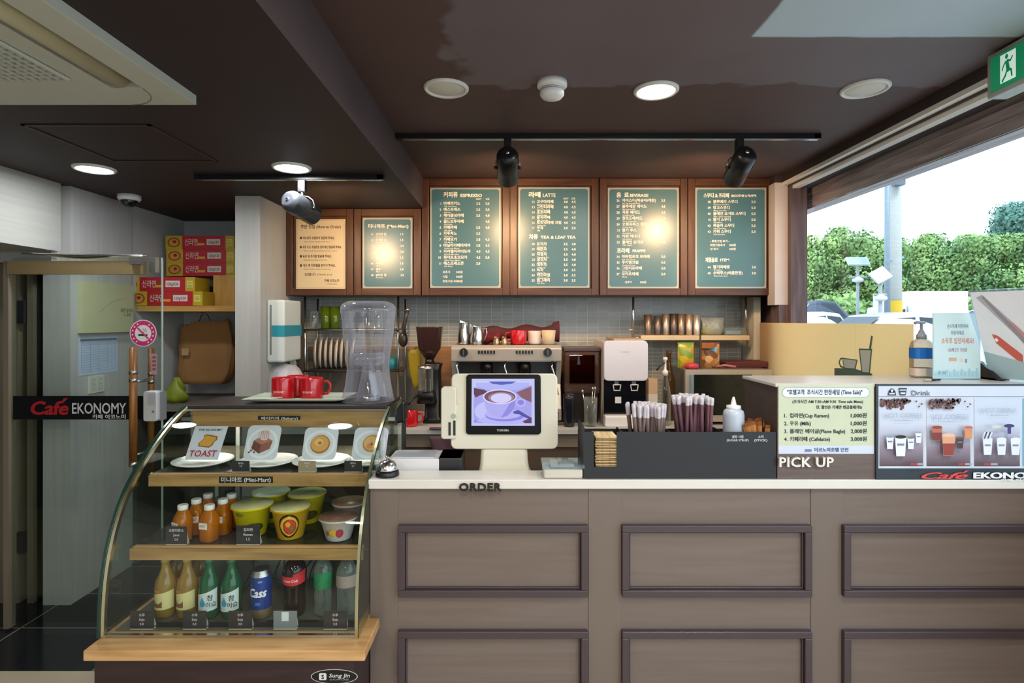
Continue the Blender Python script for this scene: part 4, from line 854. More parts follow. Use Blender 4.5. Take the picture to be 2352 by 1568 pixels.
# case nameplate and shelf name strips
m = MB(); yy = 1.7745; s = yy/FPX; m.plane((0, yy, 0), lay=.0004); u, v = X(768, yy), Z(1553, yy)
m.ell(u, v, 54*s, 17*s, C('#b9bcc0', .25)); m.ell(u, v, 52*s, 15.5*s, C('#0e0f12', .25)); m.rect(u-35*s, v-8*s, u-18*s, v+8*s, C('#d8dadc'), r=3*s); m.text('S', u-26.5*s, v-5*s, 10*s, C('#0e0f12'), 'C', off=.03)
m.text('Sung Jin', u+12*s, v-1*s, 9*s, C('#c9ccd0'), 'C', off=.02, shear=.2, w=48*s); m.text('SHOWCASE', u+12*s, v-8*s, 4*s, C('#9aa0a6'), 'C', w=44*s); m.build('nameplate', t)
m = MB(); yy = 2.0295; s = yy/FPX; m.plane((0, yy, 0), lay=.0004); m.rect(X(503, yy), Z(1109, yy), X(627, yy), Z(1094, yy), C('#151515', .4)); m.text('미니마트 (Mini-Mart)', X(508, yy), Z(1106, yy), 9.5*s, C('#cfcfca'), off=.03, w=114*s)
m.plane((0, 2.2915, 0), lay=.0004); yy = 2.29; s = yy/FPX; m.rect(X(592, yy), Z(964, yy), X(690, yy), Z(955, yy), C('#151515', .4)); m.text('베이커리 (Bakery)', X(600, yy), Z(963, yy), 5.5*s, C('#cfcfca'), off=.03, w=84*s); m.build('name_strip', t)
for px in (437, 785):  # glowing pucks added to brighten the case and mimic ceiling reflections
    x, y = X(px, 2.2), 2.36
    m = MB(); m.lathe(x, y, [(.035, 1.139), (.035, 1.131), (.031, 1.130), (.002, 1.1302)], C('#fff6e6', .4, emit=5), 28, True, True); m.build('added_puck_glow', t)
    lamp('added_puck_lamp', 'AREA', (x, y, 1.128), 3.5, (1, .92, .8), .05)
for yf, z in ((2.1, .9), (2.1, .675)): pass

def ytop(z):  # keeps things behind the glass
    return 0
# ---- shelf 1: four plates, four food cards
z1 = .9465
def plate(x, y, z, r, label, group):
    m = MB(); m.lathe(x, y, [(r*.55, z), (r*.58, z+.002), (r*.78, z+.008), (r, z+.017), (r*1.0, z+.0195), (r*.78, z+.011), (r*.55, z+.006), (.002, z+.005)], CERAMIC, 40, True, True); o = m.build('plate'); return tag(o, label, 'plate', group)
for px, lb in ((465, 'white plate under the toast picture card'), (614, 'white plate under the chocolate cake picture card'), (738, 'white plate under the glazed ring picture card'), (842, 'white plate at the right end of the top shelf')):
    plate(X(px, 2.17), 2.175, z1, .085 if px > 800 else .108, lb, 'plates on the top shelf of the display case')
def card(px0, px1, py0, py1, draw, label, y=2.165, r=0, paper='#ced3de', lean=.16, skew=0):
    s = y/FPX; w, h = (px1-px0)*s, (py1-py0)*s; x0, z0 = X(px0, y), z1+.0195
    m = MB(); n = 8
    m.plane((x0, y, z0)); PC = C(paper, .4)
    m.rect(0, 0, w, h, PC, r=r); m.layer = -3; m.rect(0, 0, w, h, PC, r=r, up=False); m.layer = 1
    m.box(x0+w*.35, x0+w*.65, y+.0015, y+.03, z0, z0+.002, PC)
    draw(m, w, h)
    M_ = Matrix.Translation((x0, y, z0)) @ Matrix.Rotation(-lean, 4, 'X') @ Matrix.Translation((-x0, -y, -z0))
    if skew: M_ = M_ @ Matrix(((1, 0, skew, -skew*z0), (0, 1, 0, 0), (0, 0, 1, 0), (0, 0, 0, 1)))
    m.xf(M_); return tag(m.build('food_card'), label, 'picture card', 'food picture cards in the display case')
def d_toast(m, w, h):
    m.text('THE EKONOMY', w*.5, h*.86, h*.07, C('#3c5a50'), 'C', off=.03, w=w*.72); m.rect(w*.35, h*.795, w*.65, h*.80, C('#a88060'))
    pts = [(.28, .40), (.62, .36), (.72, .44), (.72, .52), (.80, .60), (.78, .70), (.45, .76), (.36, .72), (.38, .62), (.27, .50)]
    m.flat([(w*a, h*b) for a, b in pts], C('#8a5a22')); m.flat([(w*(.5+(a-.5)*.86), h*(.56+(b-.56)*.82)) for a, b in pts], C('#d29a3c')); m.text('TOAST', w*.5, h*.10, h*.19, C('#b01f38'), 'C', off=.015, w=w*.82)
def d_plate(m, w, h, c):
    m.ell(w*.5, h*.47, w*.46, h*.44, C('#e4e7ec', .3)); m.ell(w*.5, h*.48, w*.38, h*.36, C('#cfd4de', .3))
def d_cake(m, w, h):
    d_plate(m, w, h, 0); B1, B2, B3 = C('#8a5646'), C('#6b3d32'), C('#a87060')
    m.flat([(w*.2, h*.34), (w*.45, h*.18), (w*.76, h*.32), (w*.80, h*.55), (w*.5, h*.70), (w*.24, h*.56)], B1); m.flat([(w*.2, h*.34), (w*.45, h*.18), (w*.47, h*.44), (w*.24, h*.56)], B2); m.flat([(w*.24, h*.56), (w*.47, h*.44), (w*.80, h*.55), (w*.5, h*.70)], B3)
    m.ell(w*.54, h*.72, w*.17, h*.16, C('#d8c8c4')); 
    for i in range(5): m.rect(w*(.42+i*.055), h*.60, w*(.435+i*.055), h*.84, B3, up=(i == 0))
    for i in range(7): m.ell(w*(.16+.05*i), h*(.22+.05*(i % 3)), w*.03, h*.025, B2, 10, up=(i == 0))
def d_ring(m, w, h):
    d_plate(m, w, h, 0); m.ell(w*.5, h*.48, w*.29, h*.29, C('#a06a2a')); m.ell(w*.49, h*.50, w*.26, h*.25, C('#cf9a50')); m.ell(w*.46, h*.54, w*.13, h*.11, C('#e0b878')); m.ell(w*.49, h*.52, w*.06, h*.05, C('#a8702e'))
def d_bagel(m, w, h):
    d_plate(m, w, h, 0); m.ell(w*.55, h*.5, w*.27, h*.27, C('#c08848')); m.ell(w*.54, h*.52, w*.22, h*.21, C('#dcb070')); m.ell(w*.5, h*.42, w*.09, h*.08, C('#d88a50')); m.flat([(w*.5, h*.46), (w*.6, h*.46), (w*.55, h*.56)], C('#7a4a2a'))
card(424, 500, 986, 1062, d_toast, 'slanted picture card reading TOAST on the leftmost plate', skew=.26, lean=.12)
card(557, 634, 988, 1066, d_cake, 'picture card of chocolate cake on the top shelf', r=.02, skew=.12)
card(692, 770, 1000, 1073, d_ring, 'picture card of a glazed ring pastry on the top shelf', r=.02, skew=.08)
card(806, 884, 1000, 1073, d_bagel, 'picture card of a round pastry at the right end of the top shelf', r=.02, skew=.10)
# price tags: small dark cards in clear holders
TAGM = mat('charcoal_card', '#2b2a2e', .35, var=.05)
def price_tag(px, pyb, w, h, y, z0, label, clear=False, bright=False, lines=('메뉴', 'Price', '1.5')):
    s = y/FPX; x0 = X(px-w/2, y); W_, H_ = w*s, h*s
    t = thing('price_tag', label, 'price tag', (x0+W_/2, y, z0), 'price tags in the display case')
    m = MB(); m.box(x0, x0+W_, y, y+.0015, z0, z0+H_, C('#9a8a72', .25) if bright else (C('#788084', .3) if clear else TAGM)); m.plane((x0, y, z0), lay=.0003)  # bright tag: the lit look is put into the card colour
    if clear: m.rect(W_*.35, H_*.45, W_*.65, H_*.95, C('#d3dade'))
    for i, l_ in enumerate(lines):
        m.text(l_, W_*.5, H_*(.72-.24*i), H_*.13, C('#d8d8d4') if not clear else C('#59636a'), 'C', off=.02)
    m.build('card', t)
    m = MB(); m.prism([(y-.002, z0), (y+.018, z0), (y+.0035, z0+H_*.6), (y+.0022, z0+H_*.6), (y+.014, z0+.002), (y-.002, z0+.002)], 'x', x0+.0005, x0+W_-.0005, C('#c2c6be', .3)); m.build('holder', t)
    return t
for px, lb, br_ in ((553, 'dark price tag beside the chocolate cake plate', False), (705, 'brightly lit price tag beside the ring pastry plate', True), (811, 'dark price tag at the right end of the top shelf', False)):
    price_tag(px, 0, 40, 26, 2.062, z1, lb, bright=br_, lines=('케이크', '3.5'))
price_tag(405, 0, 48, 42, 1.955, .7245, 'dark price tag in front of the juice bottles', lines=('오렌지쥬스', 'Juice', '2.0')); price_tag(570, 0, 54, 44, 1.955, .7245, 'dark price tag in front of the plain yellow noodle cup', lines=('컵라면', 'Ramen', '1.5'))
for px, lb, cl in ((326, 'dark price tag in the front left corner on the case floor', False), (447, 'dark price tag before the pale gold bottles', False), (552, 'dark price tag before the green bottles', False), (655, 'clear price tag with a white label before the cola bottle', True), (770, 'dark price tag in the front right corner on the case floor', False)):
    price_tag(px, 0, 54, 42, 1.862, .4835, lb, clear=cl, lines=() if cl else ('소주', 'Soju', '3.0'))

# ---- shelf 2: juice bottles, noodle cups
z2 = .7245
JU = glass('orange_juice_glass', '#e6a238', 1.2, milk=.38, milkcol='#e8921e', rough=.03, edge=.35)
def juice(label):
    t = thing('juice_bottle', label, 'bottle', (0, 0, 0), 'orange juice bottles on the middle shelf')
    m = MB(); m.sq(0, 0, [(.024, .024, 0), (.028, .028, .004), (.029, .029, .07), (.026, .026, .085), (.016, .016, .105), (.014, .014, .112)], JU, 3); m.build('body', t)
    m = MB(); m.lathe(0, 0, [(.0165, .109), (.017, .112), (.017, .124), (.0155, .126)], C('#dcdcda', .3), 24); m.build('cap', t)
    m = MB(); m.box(-.017, .017, -.0298, -.0292, .048, .070, C('#e4e2da')); m.plane((-.014, -.03, .052)); m.rect(0, .004, .02, .007, C('#8a8a90')); m.rect(0, .010, .026, .012, C('#8a8a90')); m.build('label', t)
    return t
pj = juice('orange juice bottle with a white cap')
for i, (px, d, lb) in enumerate(((420, 1.995, 'juice bottle with white cap, front left of its cluster'), (481, 1.995, 'juice bottle with white cap, front right of its cluster beside the yellow cup'), (451, 2.06, 'juice bottle with white cap, left in the middle row'), (512, 2.06, 'juice bottle with white cap, right in the middle row'), (478, 2.125, 'juice bottle with white cap, left in the back row'), (532, 2.125, 'juice bottle with white cap, right in the back row'))):
    o = pj if i == 0 else copy_thing(pj, (0, 0, 0)); o.location = (X(px, d), d, z2); o.rotation_euler.z = (-.5, -.25, .2, -.1, .3, -.2)[i]; o['label'] = lb
def noodle_cup(x, y, z, r, h, label, body, lid, pic=None, white=False, group='cup noodles on the middle shelf'):
    t = thing('noodle_cup', label, 'cup noodle', (x, y, z), group)
    m = MB(); m.lathe(x, y, [(r*.62, z), (r*.66, z+.003), (r*.94, z+h-.008), (r*1.03, z+h-.006), (r*1.03, z+h)], body, 36, True, False); m.build('bowl', t)
    m = MB(); m.lathe(x, y, [(r*1.0, z+h-.001), (r*.99, z+h+.001), (.002, z+h+.0015)], lid, 36, False, True); m.build('lid', t)
    m = MB()
    def on(u, v): # wraps to the cup's side; u angle, v height
        rr = r*.66+(r*.94-r*.66)*(v/(h-.008))+.0006; return (x+rr*math.sin(u), y-rr*math.cos(u), z+v)
    def disc(u0, v0, a, b, c, k=0.0):
        rows = [[on(u0+a*q_/6*math.cos(2*math.pi*j/24), v0+b*q_/6*math.sin(2*math.pi*j/24)) for j in range(24)] for q_ in range(1, 7)]
        rows = [[(x+(p[0]-x)*(1+k), y+(p[1]-y)*(1+k), p[2]) for p in r_] for r_ in rows]; m.ring(rows, c)
    if pic:
        disc(.25, h*.5, .62, h*.40, C('#26221e'), 0); disc(.25, h*.5, .54, h*.34, C('#e2b23a'), .012); disc(.3, h*.48, .40, h*.26, C('#b8402a'), .024); disc(.2, h*.56, .16, h*.10, C('#e8952e'), .036); disc(.42, h*.42, .12, h*.08, C('#5a7a34'), .036)
    elif white:
        disc(-.1, h*.45, .30, h*.16, C('#d8a832'), 0); disc(.35, h*.42, .24, h*.2, C('#b03a4a'), .012); disc(-.5, h*.40, .10, h*.12, C('#7a5a3a'), .012)
    else: disc(-.3, h*.8, .25, h*.07, C('#6a6a20'), 0); disc(.5, h*.34, .6, h*.16, C('#4a4a1e'), 0)
    m.build('print', t); return t
YC = mat('yellow_cup', '#d8ca1e', .35, var=.08); YL = mat('yellow_white_lid', '#c7c489', .35, var=.3, vs=25)
noodle_cup(X(580, 2.06), 2.06, z2, .071, .108, 'plain yellow noodle cup in front, beside the juice bottles', YC, YL)
noodle_cup(X(668, 2.035), 2.035, z2, .068, .108, 'yellow noodle cup with a round food picture', mat('amber_cup', '#cfa428', .35, var=.12), YL, pic=True)
noodle_cup(X(621, 2.20), 2.205, z2, .070, .110, 'yellow noodle cup with a white lid, back row left', YC, C('#cfd0c4', .4)); noodle_cup(X(706, 2.19), 2.19, z2, .070, .110, 'yellow noodle cup, back row right', YC, YL)
BL_ = mat('brown_foil_lid', '#8a6658', .35, var=.5, vs=40)
noodle_cup(X(778, 2.02), 2.02, z2, .066, .078, 'low white noodle bowl with a brown lid in front', C('#d3cdc6', .35), BL_, white=True); noodle_cup(X(803, 2.16), 2.165, z2, .066, .085, 'low white noodle bowl with a brown lid behind another bowl', C('#c9c3bc', .35), BL_, white=True)

# ---- case floor: bottles and cans
z3 = .4835; hb = .197
def on_cyl(m, x, y, z, r, a0, a1, v0, v1, mt, n=10, top=None):
    """label wrapped on a round body; top(u) bends the upper edge"""
    g = lambda u, v: (x+r*math.sin(a0+(a1-a0)*u), y-r*math.cos(a0+(a1-a0)*u), z+(v0(u) if callable(v0) else v0)+(((v1(u) if callable(v1) else v1)-(v0(u) if callable(v0) else v0)))*v)
    m.grid(g, n, 4, mt)
def wrap_text(m, st, x, y, z, r, u0, v0, h, mt, w=None, shear=0, off=.02):
    b = len(m.v); m.plane(); m.text(st, 0, 0, h, mt, 'C', off=off, w=w, shear=shear, res=2)
    for i in range(b, len(m.v)):
        p = m.v[i]; a = u0+p.x/r; m.v[i] = Vector((x+r*math.sin(a), y-r*math.cos(a), z+v0+p.z))
GRG = glass('green_bottle_glass', '#188048', 1.2, milk=.5, milkcol='#147040', rough=.02, edge=.5); GOLDG = glass('golden_bottle_glass', '#d9b860', 1.2, milk=.3, milkcol='#d0ae50', rough=.02, edge=.4)
def soju(green, label, group):
    t = thing('liquor_bottle', label, 'bottle', (0, 0, 0), group); r = .0335
    m = MB(); m.lathe(0, 0, [(r*.9, 0), (r, .006), (r, .105), (r*.95, .120), (r*.62, .145), (r*.42, .165), (r*.38, .188), (r*.42, .190)], GRG if green else GOLDG, 28); m.build('body', t)
    m = MB(); m.lathe(0, 0, [(r*.45, .184), (r*.46, hb-.002), (r*.4, hb)], C('#2c6b48' if green else '#a89048', .3), 20); m.build('cap', t)
    m = MB()
    if green:
        on_cyl(m, 0, 0, 0, r+.0006, -1.1, 1.1, lambda u: .026+.006*u, lambda u: .082+.022*u, C('#c9d8d6', .4), 16)
        b = len(m.v); m.plane((0, 0, 0)); m.ell(0, 0, .010, .011, C('#2f9ac0'), 18); m.flat([(-.006, .008), (.006, .008), (0, .022)], C('#2f9ac0'), False)
        for i in range(b, len(m.v)):
            p = m.v[i]; a = -.35+p.x/r; m.v[i] = Vector(((r+.0012)*math.sin(a), -(r+.0012)*math.cos(a), .056+p.z))
        wrap_text(m, '참', 0, 0, 0, r+.0012, .38, .066, .016, C('#2a3a3a')); wrap_text(m, '이슬', 0, 0, 0, r+.0012, .48, .044, .014, C('#2a3a3a'))
    else:
        on_cyl(m, 0, 0, 0, r+.0006, -1.1, 1.1, lambda u: .030+.004*u, lambda u: .082+.014*u, C('#cfc68a', .4), 16); on_cyl(m, 0, 0, 0, r+.0012, -.95, .0, .040, lambda u: .064-.012*math.sin(u*3), C('#7a5230'), 8); on_cyl(m, 0, 0, 0, r+.001, -1.0, -.2, .088, .098, C('#b5762e'), 6)
    m.build('label', t); return t
pg = soju(True, '', 'green liquor bottles'); py_ = soju(False, '', 'pale gold liquor bottles')
def put(p, first, px, d, z, lb, rz=0):
    o = p if first else copy_thing(p, (0, 0, 0)); o.location = (X(px, d), d, z); o.rotation_euler.z = rz; o['label'] = lb; return o
put(py_, True, 381, 1.955, z3, 'pale gold liquor bottle with cream label, front row at the far left', .2); put(py_, False, 431, 1.955, z3, 'pale gold liquor bottle with cream label, front row beside the green bottle', .1)
put(py_, False, 412, 2.07, z3, 'pale gold liquor bottle standing behind the two front gold bottles', .5); put(py_, False, 462, 2.07, z3, 'pale gold liquor bottle behind the left green bottle', -.3)
put(pg, True, 481, 1.95, z3, 'green liquor bottle with a blue drop label beside the gold bottles', .15); put(pg, False, 532, 1.95, z3, 'green liquor bottle with a blue drop label beside the blue can', .05)
# beer can
x, y, r = X(600, 1.945), 1.945, .0335
t = thing('beer_can', 'tall blue beer can with slanted white lettering', 'can', (x, y, z3))
m = MB(); m.lathe(x, y, [(r*.8, z3), (r, z3+.008), (r, z3+.036)], mat('champagne_can_metal', '#b59a72', .3, .7), 32, True, False); m.lathe(x, y, [(r, z3+.036), (r, z3+.145)], mat('blue_can_paint', '#1a3f8f', .28, .3, var=.25, vs=20), 32, False, False); m.lathe(x, y, [(r, z3+.145), (r*.82, z3+.162), (r*.82, z3+.165), (r*.76, z3+.163), (.002, z3+.163)], STEEL, 32, False, True); m.build('body', t)
m = MB(); wrap_text(m, 'Cass', x, y, z3, r+.0008, .0, .080, .030, C('#dfe6ee', .35), w=.062, shear=.25, off=.045); 
on_cyl(m, x, y, z3, r+.0008, -.2, .3, .052, .062, C('#3a6fc0')); on_cyl(m, x, y, z3, r+.0008, .1, .5, .128, .134, C('#6a93d8')); m.build('lettering', t)
# cola
x, y, r = X(677, 1.965), 1.965, .043
t = thing('cola_bottle', 'dark cola bottle with a red label', 'bottle', (x, y, z3))
m = MB(); COLA = mat('cola', '#140607', .08, var=.1); m.lathe(x, y, [(r*.75, z3), (r*.85, z3+.01), (r*.86, z3+.05), (r*.78, z3+.08), (r*.90, z3+.115), (r*.94, z3+.15), (r*.84, z3+.170), (r*.5, z3+.185), (r*.32, z3+.190)], COLA, 32); m.build('body', t)
m = MB(); m.lathe(x, y, [(.014, z3+.188), (.015, z3+.197)], RED, 18); m.build('cap', t)
m = MB(); on_cyl(m, x, y, z3, r*.925+.0012, -1.3, 1.3, lambda u: .118-.006*math.sin(u*3.1), lambda u: .142, C('#c02a34', .3), 16); on_cyl(m, x, y, z3, r*.955+.001, .2, 1.3, lambda u: .142, lambda u: .150+.012*u, C('#a8202c', .3), 10); wrap_text(m, 'Coca‑Cola' if False else 'Coca-Cola', x, y, z3, r*.925+.002, 0, .124, .010, C('#e8dada'), w=.05, shear=.3, off=.01); m.build('label', t)
# clear soda bottle with green label, clear plastic bottle
PET = glass('pet_plastic', '#dfeae4', 1.3, milk=.1, milkcol='#aab4ae', rough=.03, edge=.5)
x, y, r = X(742, 1.965), 1.965, .031
t = thing('soda_bottle', 'clear soda bottle with a green label', 'bottle', (x, y, z3))
m = MB(); m.lathe(x, y, [(r*.8, z3), (r, z3+.012), (r*.9, z3+.04), (r, z3+.07), (r*.9, z3+.09), (r, z3+.11), (r*.98, z3+.16), (r*.5, z3+.185), (r*.4, z3+.190)], PET, 28); m.build('body', t)
m = MB(); m.lathe(x, y, [(r*.95+.001, z3+.095), (r+.001, z3+.11), (r*.99+.001, z3+.150)], mat('green_label', '#1f7a4c', .3, var=.5, vs=40), 28, False, False); m.build('label', t)
m = MB(); m.lathe(x, y, [(.0135, z3+.188), (.0145, z3+.197)], C('#2a8a54', .3), 18); m.build('cap', t)
x, y, r = X(797, 1.97), 1.97, .035
t = thing('water_bottle', 'clear ribbed water bottle at the right end of the case floor', 'bottle', (x, y, z3))
m = MB(); pr = [(r*.8, z3)]+[(r*(.96+.05*(i % 2)), z3+.01+.012*i) for i in range(13)]+[(r*.5, z3+.185), (r*.4, z3+.190)]; m.lathe(x, y, pr, PET, 28); m.build('body', t)
m = MB(); m.lathe(x, y, [(.0135, z3+.188), (.0145, z3+.197)], PLWHITE, 18); m.build('cap', t)
m = MB(); m.lathe(x, y, [(r+.002, z3+.10), (r+.002, z3+.14)], C('#9a8a86', .4), 28, False, False); m.build('label', t)
# pale bag and coiled cables behind the bottles
m = MB(); m.grid(lambda u, v: (X(575, 2.2)+.30*u, 2.22+.02*math.sin(u*9)*math.cos(v*7)+.05*v, z3+.001+.185*v), 14, 10, C('#9aa09a', .5)); tag(m.build('pale_bag', solid=.004), 'pale plastic sheet standing behind the can and cola bottle', 'sheet')
m = MB()
for q_ in range(4):
    pts = []; x0 = X(560+q_*52, 2.15)
    for i in range(30): a = i/29; pts.append((x0+.05*math.sin(a*9+q_)+.02*q_*a, 2.13+.012*math.cos(a*11), z3+.003+.175*abs(math.sin(a*4.2+q_*.8))))
    m.tube(pts, .0022, C('#3a3834', .5), 6)
tag(m.build('tangled_cable'), 'tangled dark cables behind the can and cola bottle', 'cable')

# ---- on top of the case
zt = 1.1565
t = thing('serving_tray', 'pale green paper-lined tray under the red mugs', 'tray', (X(680, 2.42), 2.42, zt))
m = MB(); x0, x1, y0, y1 = X(575, 2.40), X(800, 2.40), 2.335, 2.54
m.grid(lambda u, v: (x0+(x1-x0)*u, y0+(y1-y0)*v, zt+.004+.014*max(0, (abs(u-.5)*2)**8, (abs(v-.5)*2)**8)), 24, 16, mat('sage_white_tray', '#b9c2ac', .4)); m.build('tray', t, solid=.004)
m = MB(); m.prism([(X(558, 2.32), 2.305), (X(610, 2.32), 2.325), (X(648, 2.36), 2.37), (X(628, 2.4), 2.42), (X(592, 2.36), 2.36)], 'z', zt+.0185, zt+.022, mat('pale_green_film', '#c3cdb8', .35)); m.build('handle', t, bevel=.002)
def mug(x, y, z, label, rz, prnt=True, r=.046, h=.092, mt=None, group='red mugs on the display case'):
    mt = mt or RED
    t = thing('mug', label, 'mug', (x, y, z), group)
    m = MB(); m.lathe(x, y, [(r*.88, z), (r*.97, z+.003), (r, z+.012), (r, z+h-.002), (r*.985, z+h), (r*.93, z+h-.002), (r*.93, z+.01), (.002, z+.008)], mt, 36, True, True); m.build('cup', t)
    m = MB(); c, s_ = math.cos(rz), math.sin(rz); pts = [(x+c*(r-.003+e), y+s_*(r-.003+e), z+h*v) for e, v in ((0, .80), (.022, .84), (.033, .70), (.033, .45), (.022, .26), (0, .24))]; m.tube(pts, .0055, mt, 10); m.build('handle', t)
    if prnt:
        m = MB(); wrap_text(m, 'EKONOMY', x, y, z, r+.0008, .0, h*.34, .0085, C('#e8dcd8'), w=.048, off=.02); m.build('lettering', t)
    return t
mug(X(650, 2.42), 2.42, zt+.0065, 'red mug on the tray, left of the pair in front', 2.4); mug(X(716, 2.41), 2.41, zt+.0065, 'red mug with white lettering on the tray, beside the clear dispenser', 0.15)
mug(X(683, 2.50), 2.507, zt+.0065, 'red mug half hidden behind the front pair on the tray', .6, False)
# upturned clear drink dispenser
x, y = X(845, 2.42), 2.425; s = 2.42/FPX
t = thing('drink_dispenser', 'large clear fluted dispenser jar standing upside down on the display case', 'dispenser', (x, y, zt))
def flute(prof_, mt, m, n=10, amp=.03, seg=80):
    rings = []
    for r_, z_, k_ in prof_: rings.append([(x+r_*(1+k_*amp*math.cos(n*2*math.pi*j/seg))*math.cos(2*math.pi*j/seg), y+r_*(1+k_*amp*math.cos(n*2*math.pi*j/seg))*math.sin(2*math.pi*j/seg), z_) for j in range(seg)])
    m.ring(rings, mt, cap0=False, cap1=False)
m = MB(); zz = lambda py: zt+(930-py)*s*.985
flute([(.110, zt+.001, 0), (.112, zt+.004, 0), (.106, zz(915), .3), (.096, zz(890), .8), (.089, zz(865), 1), (.088, zz(850), 1), (.090, zz(835), 1), (.095, zz(810), 1), (.105, zz(775), 1), (.110, zz(740), 1), (.117, zz(722), .6), (.116, zz(712), .3), (.105, zz(704), .1), (.080, zz(699), 0), (.002, zz(697), 0)], CLEAR, m); m.build('jar', t)
m = MB(); flute([(.050, zt+.003, 0), (.040, zz(900), 0), (.028, zz(870), 0), (.026, zz(850), 0), (.060, zz(846), 0), (.072, zz(842), 0), (.072, zz(822), 0), (.060, zz(818), 0)], CLEAR, m, 10, 0, 40); m.build('inner_cone', t)
m = MB(); m.lathe(x-.03, y-.078, [(.012, zz(838)), (.014, zz(832)), (.010, zz(820)), (.004, zz(818))], CLEARG, 16); m.lathe(x, y, [(.112, zt+.0005), (.1135, zt+.002), (.112, zt+.004)], CLEARG, 48, False, False); m.build('tap', t)
# dark crumpled cover at the right rear corner
m = MB(); m.prism([(X(908, 2.4), Z(950, 2.4)), (X(914, 2.4), Z(935, 2.4)), (X(925, 2.4), Z(921, 2.4)), (X(930, 2.4), Z(925, 2.4)), (X(930, 2.4), Z(968, 2.4)), (X(912, 2.4), Z(972, 2.4)), (X(908, 2.4), Z(962, 2.4))], 'y', 2.39, 2.47, C('#141416', .2)); tag(m.build('card_terminal', bevel=.006, seg=3), 'small glossy black device fixed at the rear right corner of the display case', 'device')
m = MB(); m.box(X(924, 2.45), X(932, 2.45), 2.44, 2.46, .86, Z(918, 2.45), C('#1c1a1c', .4)); tag(m.build('support_post'), 'thin black post behind the right end of the display case', 'post')

# ================================================================ GLASS DOOR LEAF STANDING OPEN
yd = 2.75; dl, dr = X(30, yd), X(372, yd); dt = Z(592, yd)
t = thing('glass_door', 'open glass door leaf with wooden pull bars and a black name band', 'door', ((dl+dr)/2, yd, 0))
m = MB(); m.box(dl, dr, yd-.005, yd+.005, .03, dt, glass('door_glass', '#f3f8f5', .6)); m.build('door_pane', t)
m = MB(); m.box(dr, dr+.003, yd-.006, yd+.006, .03, dt, glass('polished_glass_edge', '#b9cfc2', 1, milk=.55, milkcol='#c9d8cc')); m.build('glass_edge', t)
m = MB(); m.box(X(25, yd), X(330, yd), yd-.022, yd+.022, Z(630, yd), Z(600, yd), mat('bronze_rail', '#a58f68', .35, .5, var=.06)); m.box(dl-.03, dl-.005, yd-.02, yd+.02, .01, Z(600, yd), BRZ); m.build('top_rail', t)
m = MB(); m.grid(lambda u, v: (X(62, yd)+(X(345, yd)-X(62, yd))*u, yd-.03+.02*v, Z(583, yd)-.018*math.sin(math.pi*min(1, u*1.1))**2*v-.012*u), 20, 4, CHROME); m.box(X(310, yd), X(335, yd), yd-.04, yd-.02, Z(608, yd), Z(592, yd), STEEL); m.box(X(347, yd), X(360, yd), yd-.012, yd+.012, Z(625, yd), Z(592, yd), STEEL); m.build('door_closer', t, solid=.006)
m = MB(); yb = yd-.0065; s = yb/FPX; m.box(X(30, yb), X(369, yb), yb, yb+.001, Z(963, yb), Z(909, yb), mat('black_band', '#0c0e12', .6, spec=.2)); m.plane((0, yb, 0), lay=.0004)
m.text('Cafe', X(72, yb), Z(951, yb), 31*s, C('#a3141d', .6), off=.04, shear=.15, w=84*s, res=3); m.flat([(X(139, yb), Z(926, yb)), (X(144, yb), Z(926, yb)), (X(157, yb), Z(914, yb)), (X(147, yb), Z(914, yb))], C('#a3141d', .6)); m.text('EKONOMY', X(166, yb), Z(949, yb), 25*s, C('#c9cacb', .4), off=.015, w=124*s, res=3); m.text('카페 이코노미', X(289, yb), Z(960.5, yb), 8*s, C('#c9cacb', .4), 'R', off=.03, w=76*s)
m.build('name_band', t)
WB = wood('warm_wood_bar', '#5a3512', '#90602a', .35, (8, 8, 1), 4, .1)
for px, yy, w_, a, b in ((306, 2.69, .0175, 797, 1062), (347, 2.81, .014, 800, 1085)):
    x = X(px, yy); m = MB(); m.cyl((x, yy, Z(b, yy)), (x, yy, Z(a, yy)), w_, w_, WB, 20)
    hb_ = m.build('pull_bar', t); m = MB()
    for q_ in (a+62, a+80): m.cyl((x, yy, Z(q_, yy)), (x, yy, Z(q_-8, yy)), w_+.001, w_+.001, STEEL, 20)
    m.cyl((x, yy, Z(b+8, yy)), (x, yy, Z(b-2, yy)), w_+.001, w_+.001, STEEL, 20)
    m.build('metal_collar', hb_)
m = MB()
for q_ in (874, 1040): m.cyl((X(306, 2.69), 2.69, Z(q_, 2.75)), (X(347, 2.81), 2.81, Z(q_, 2.75)), .006, .006, STEEL, 12)
m.build('bar_bracket', t)
m = MB(); RR(m, X(334, 2.72), X(366, 2.72), Z(966, 2.72), Z(897, 2.72), 2.70, yd-.006, .012, C('#b9bcc0', .25)); m.box(X(366, 2.74), X(374, 2.74), 2.725, 2.77, Z(964, 2.74), Z(899, 2.74), C('#7c8288', .3)); m.box(X(340, 2.70), X(358, 2.70), 2.698, 2.7005, Z(930, 2.70), Z(903, 2.70), C('#a6a9ac', .2)); m.cyl((X(352, 2.7), 2.698, Z(945, 2.7)), (X(352, 2.7), 2.702, Z(945, 2.7)), .006, .006, C('#8a6a5a'), 14); m.build('door_lock', t)
m = MB(); yb = yd-.007; s = yb/FPX; m.plane((X(329, yb), yb, Z(765, yb)), lay=.0004); PK = C('#c2306e', .45); OW = C('#dcd6d8', .45)
m.ell(0, 0, 31*s, 31*s, OW); m.ell(0, 0, 29*s, 29*s, PK); m.ell(0, 0, 19*s, 19*s, OW)
m.rect(-11*s, -6*s, 6*s, -2*s, C('#1d1c1e')); m.rect(7*s, -6*s, 10*s, -2*s, C('#1d1c1e'), up=False)
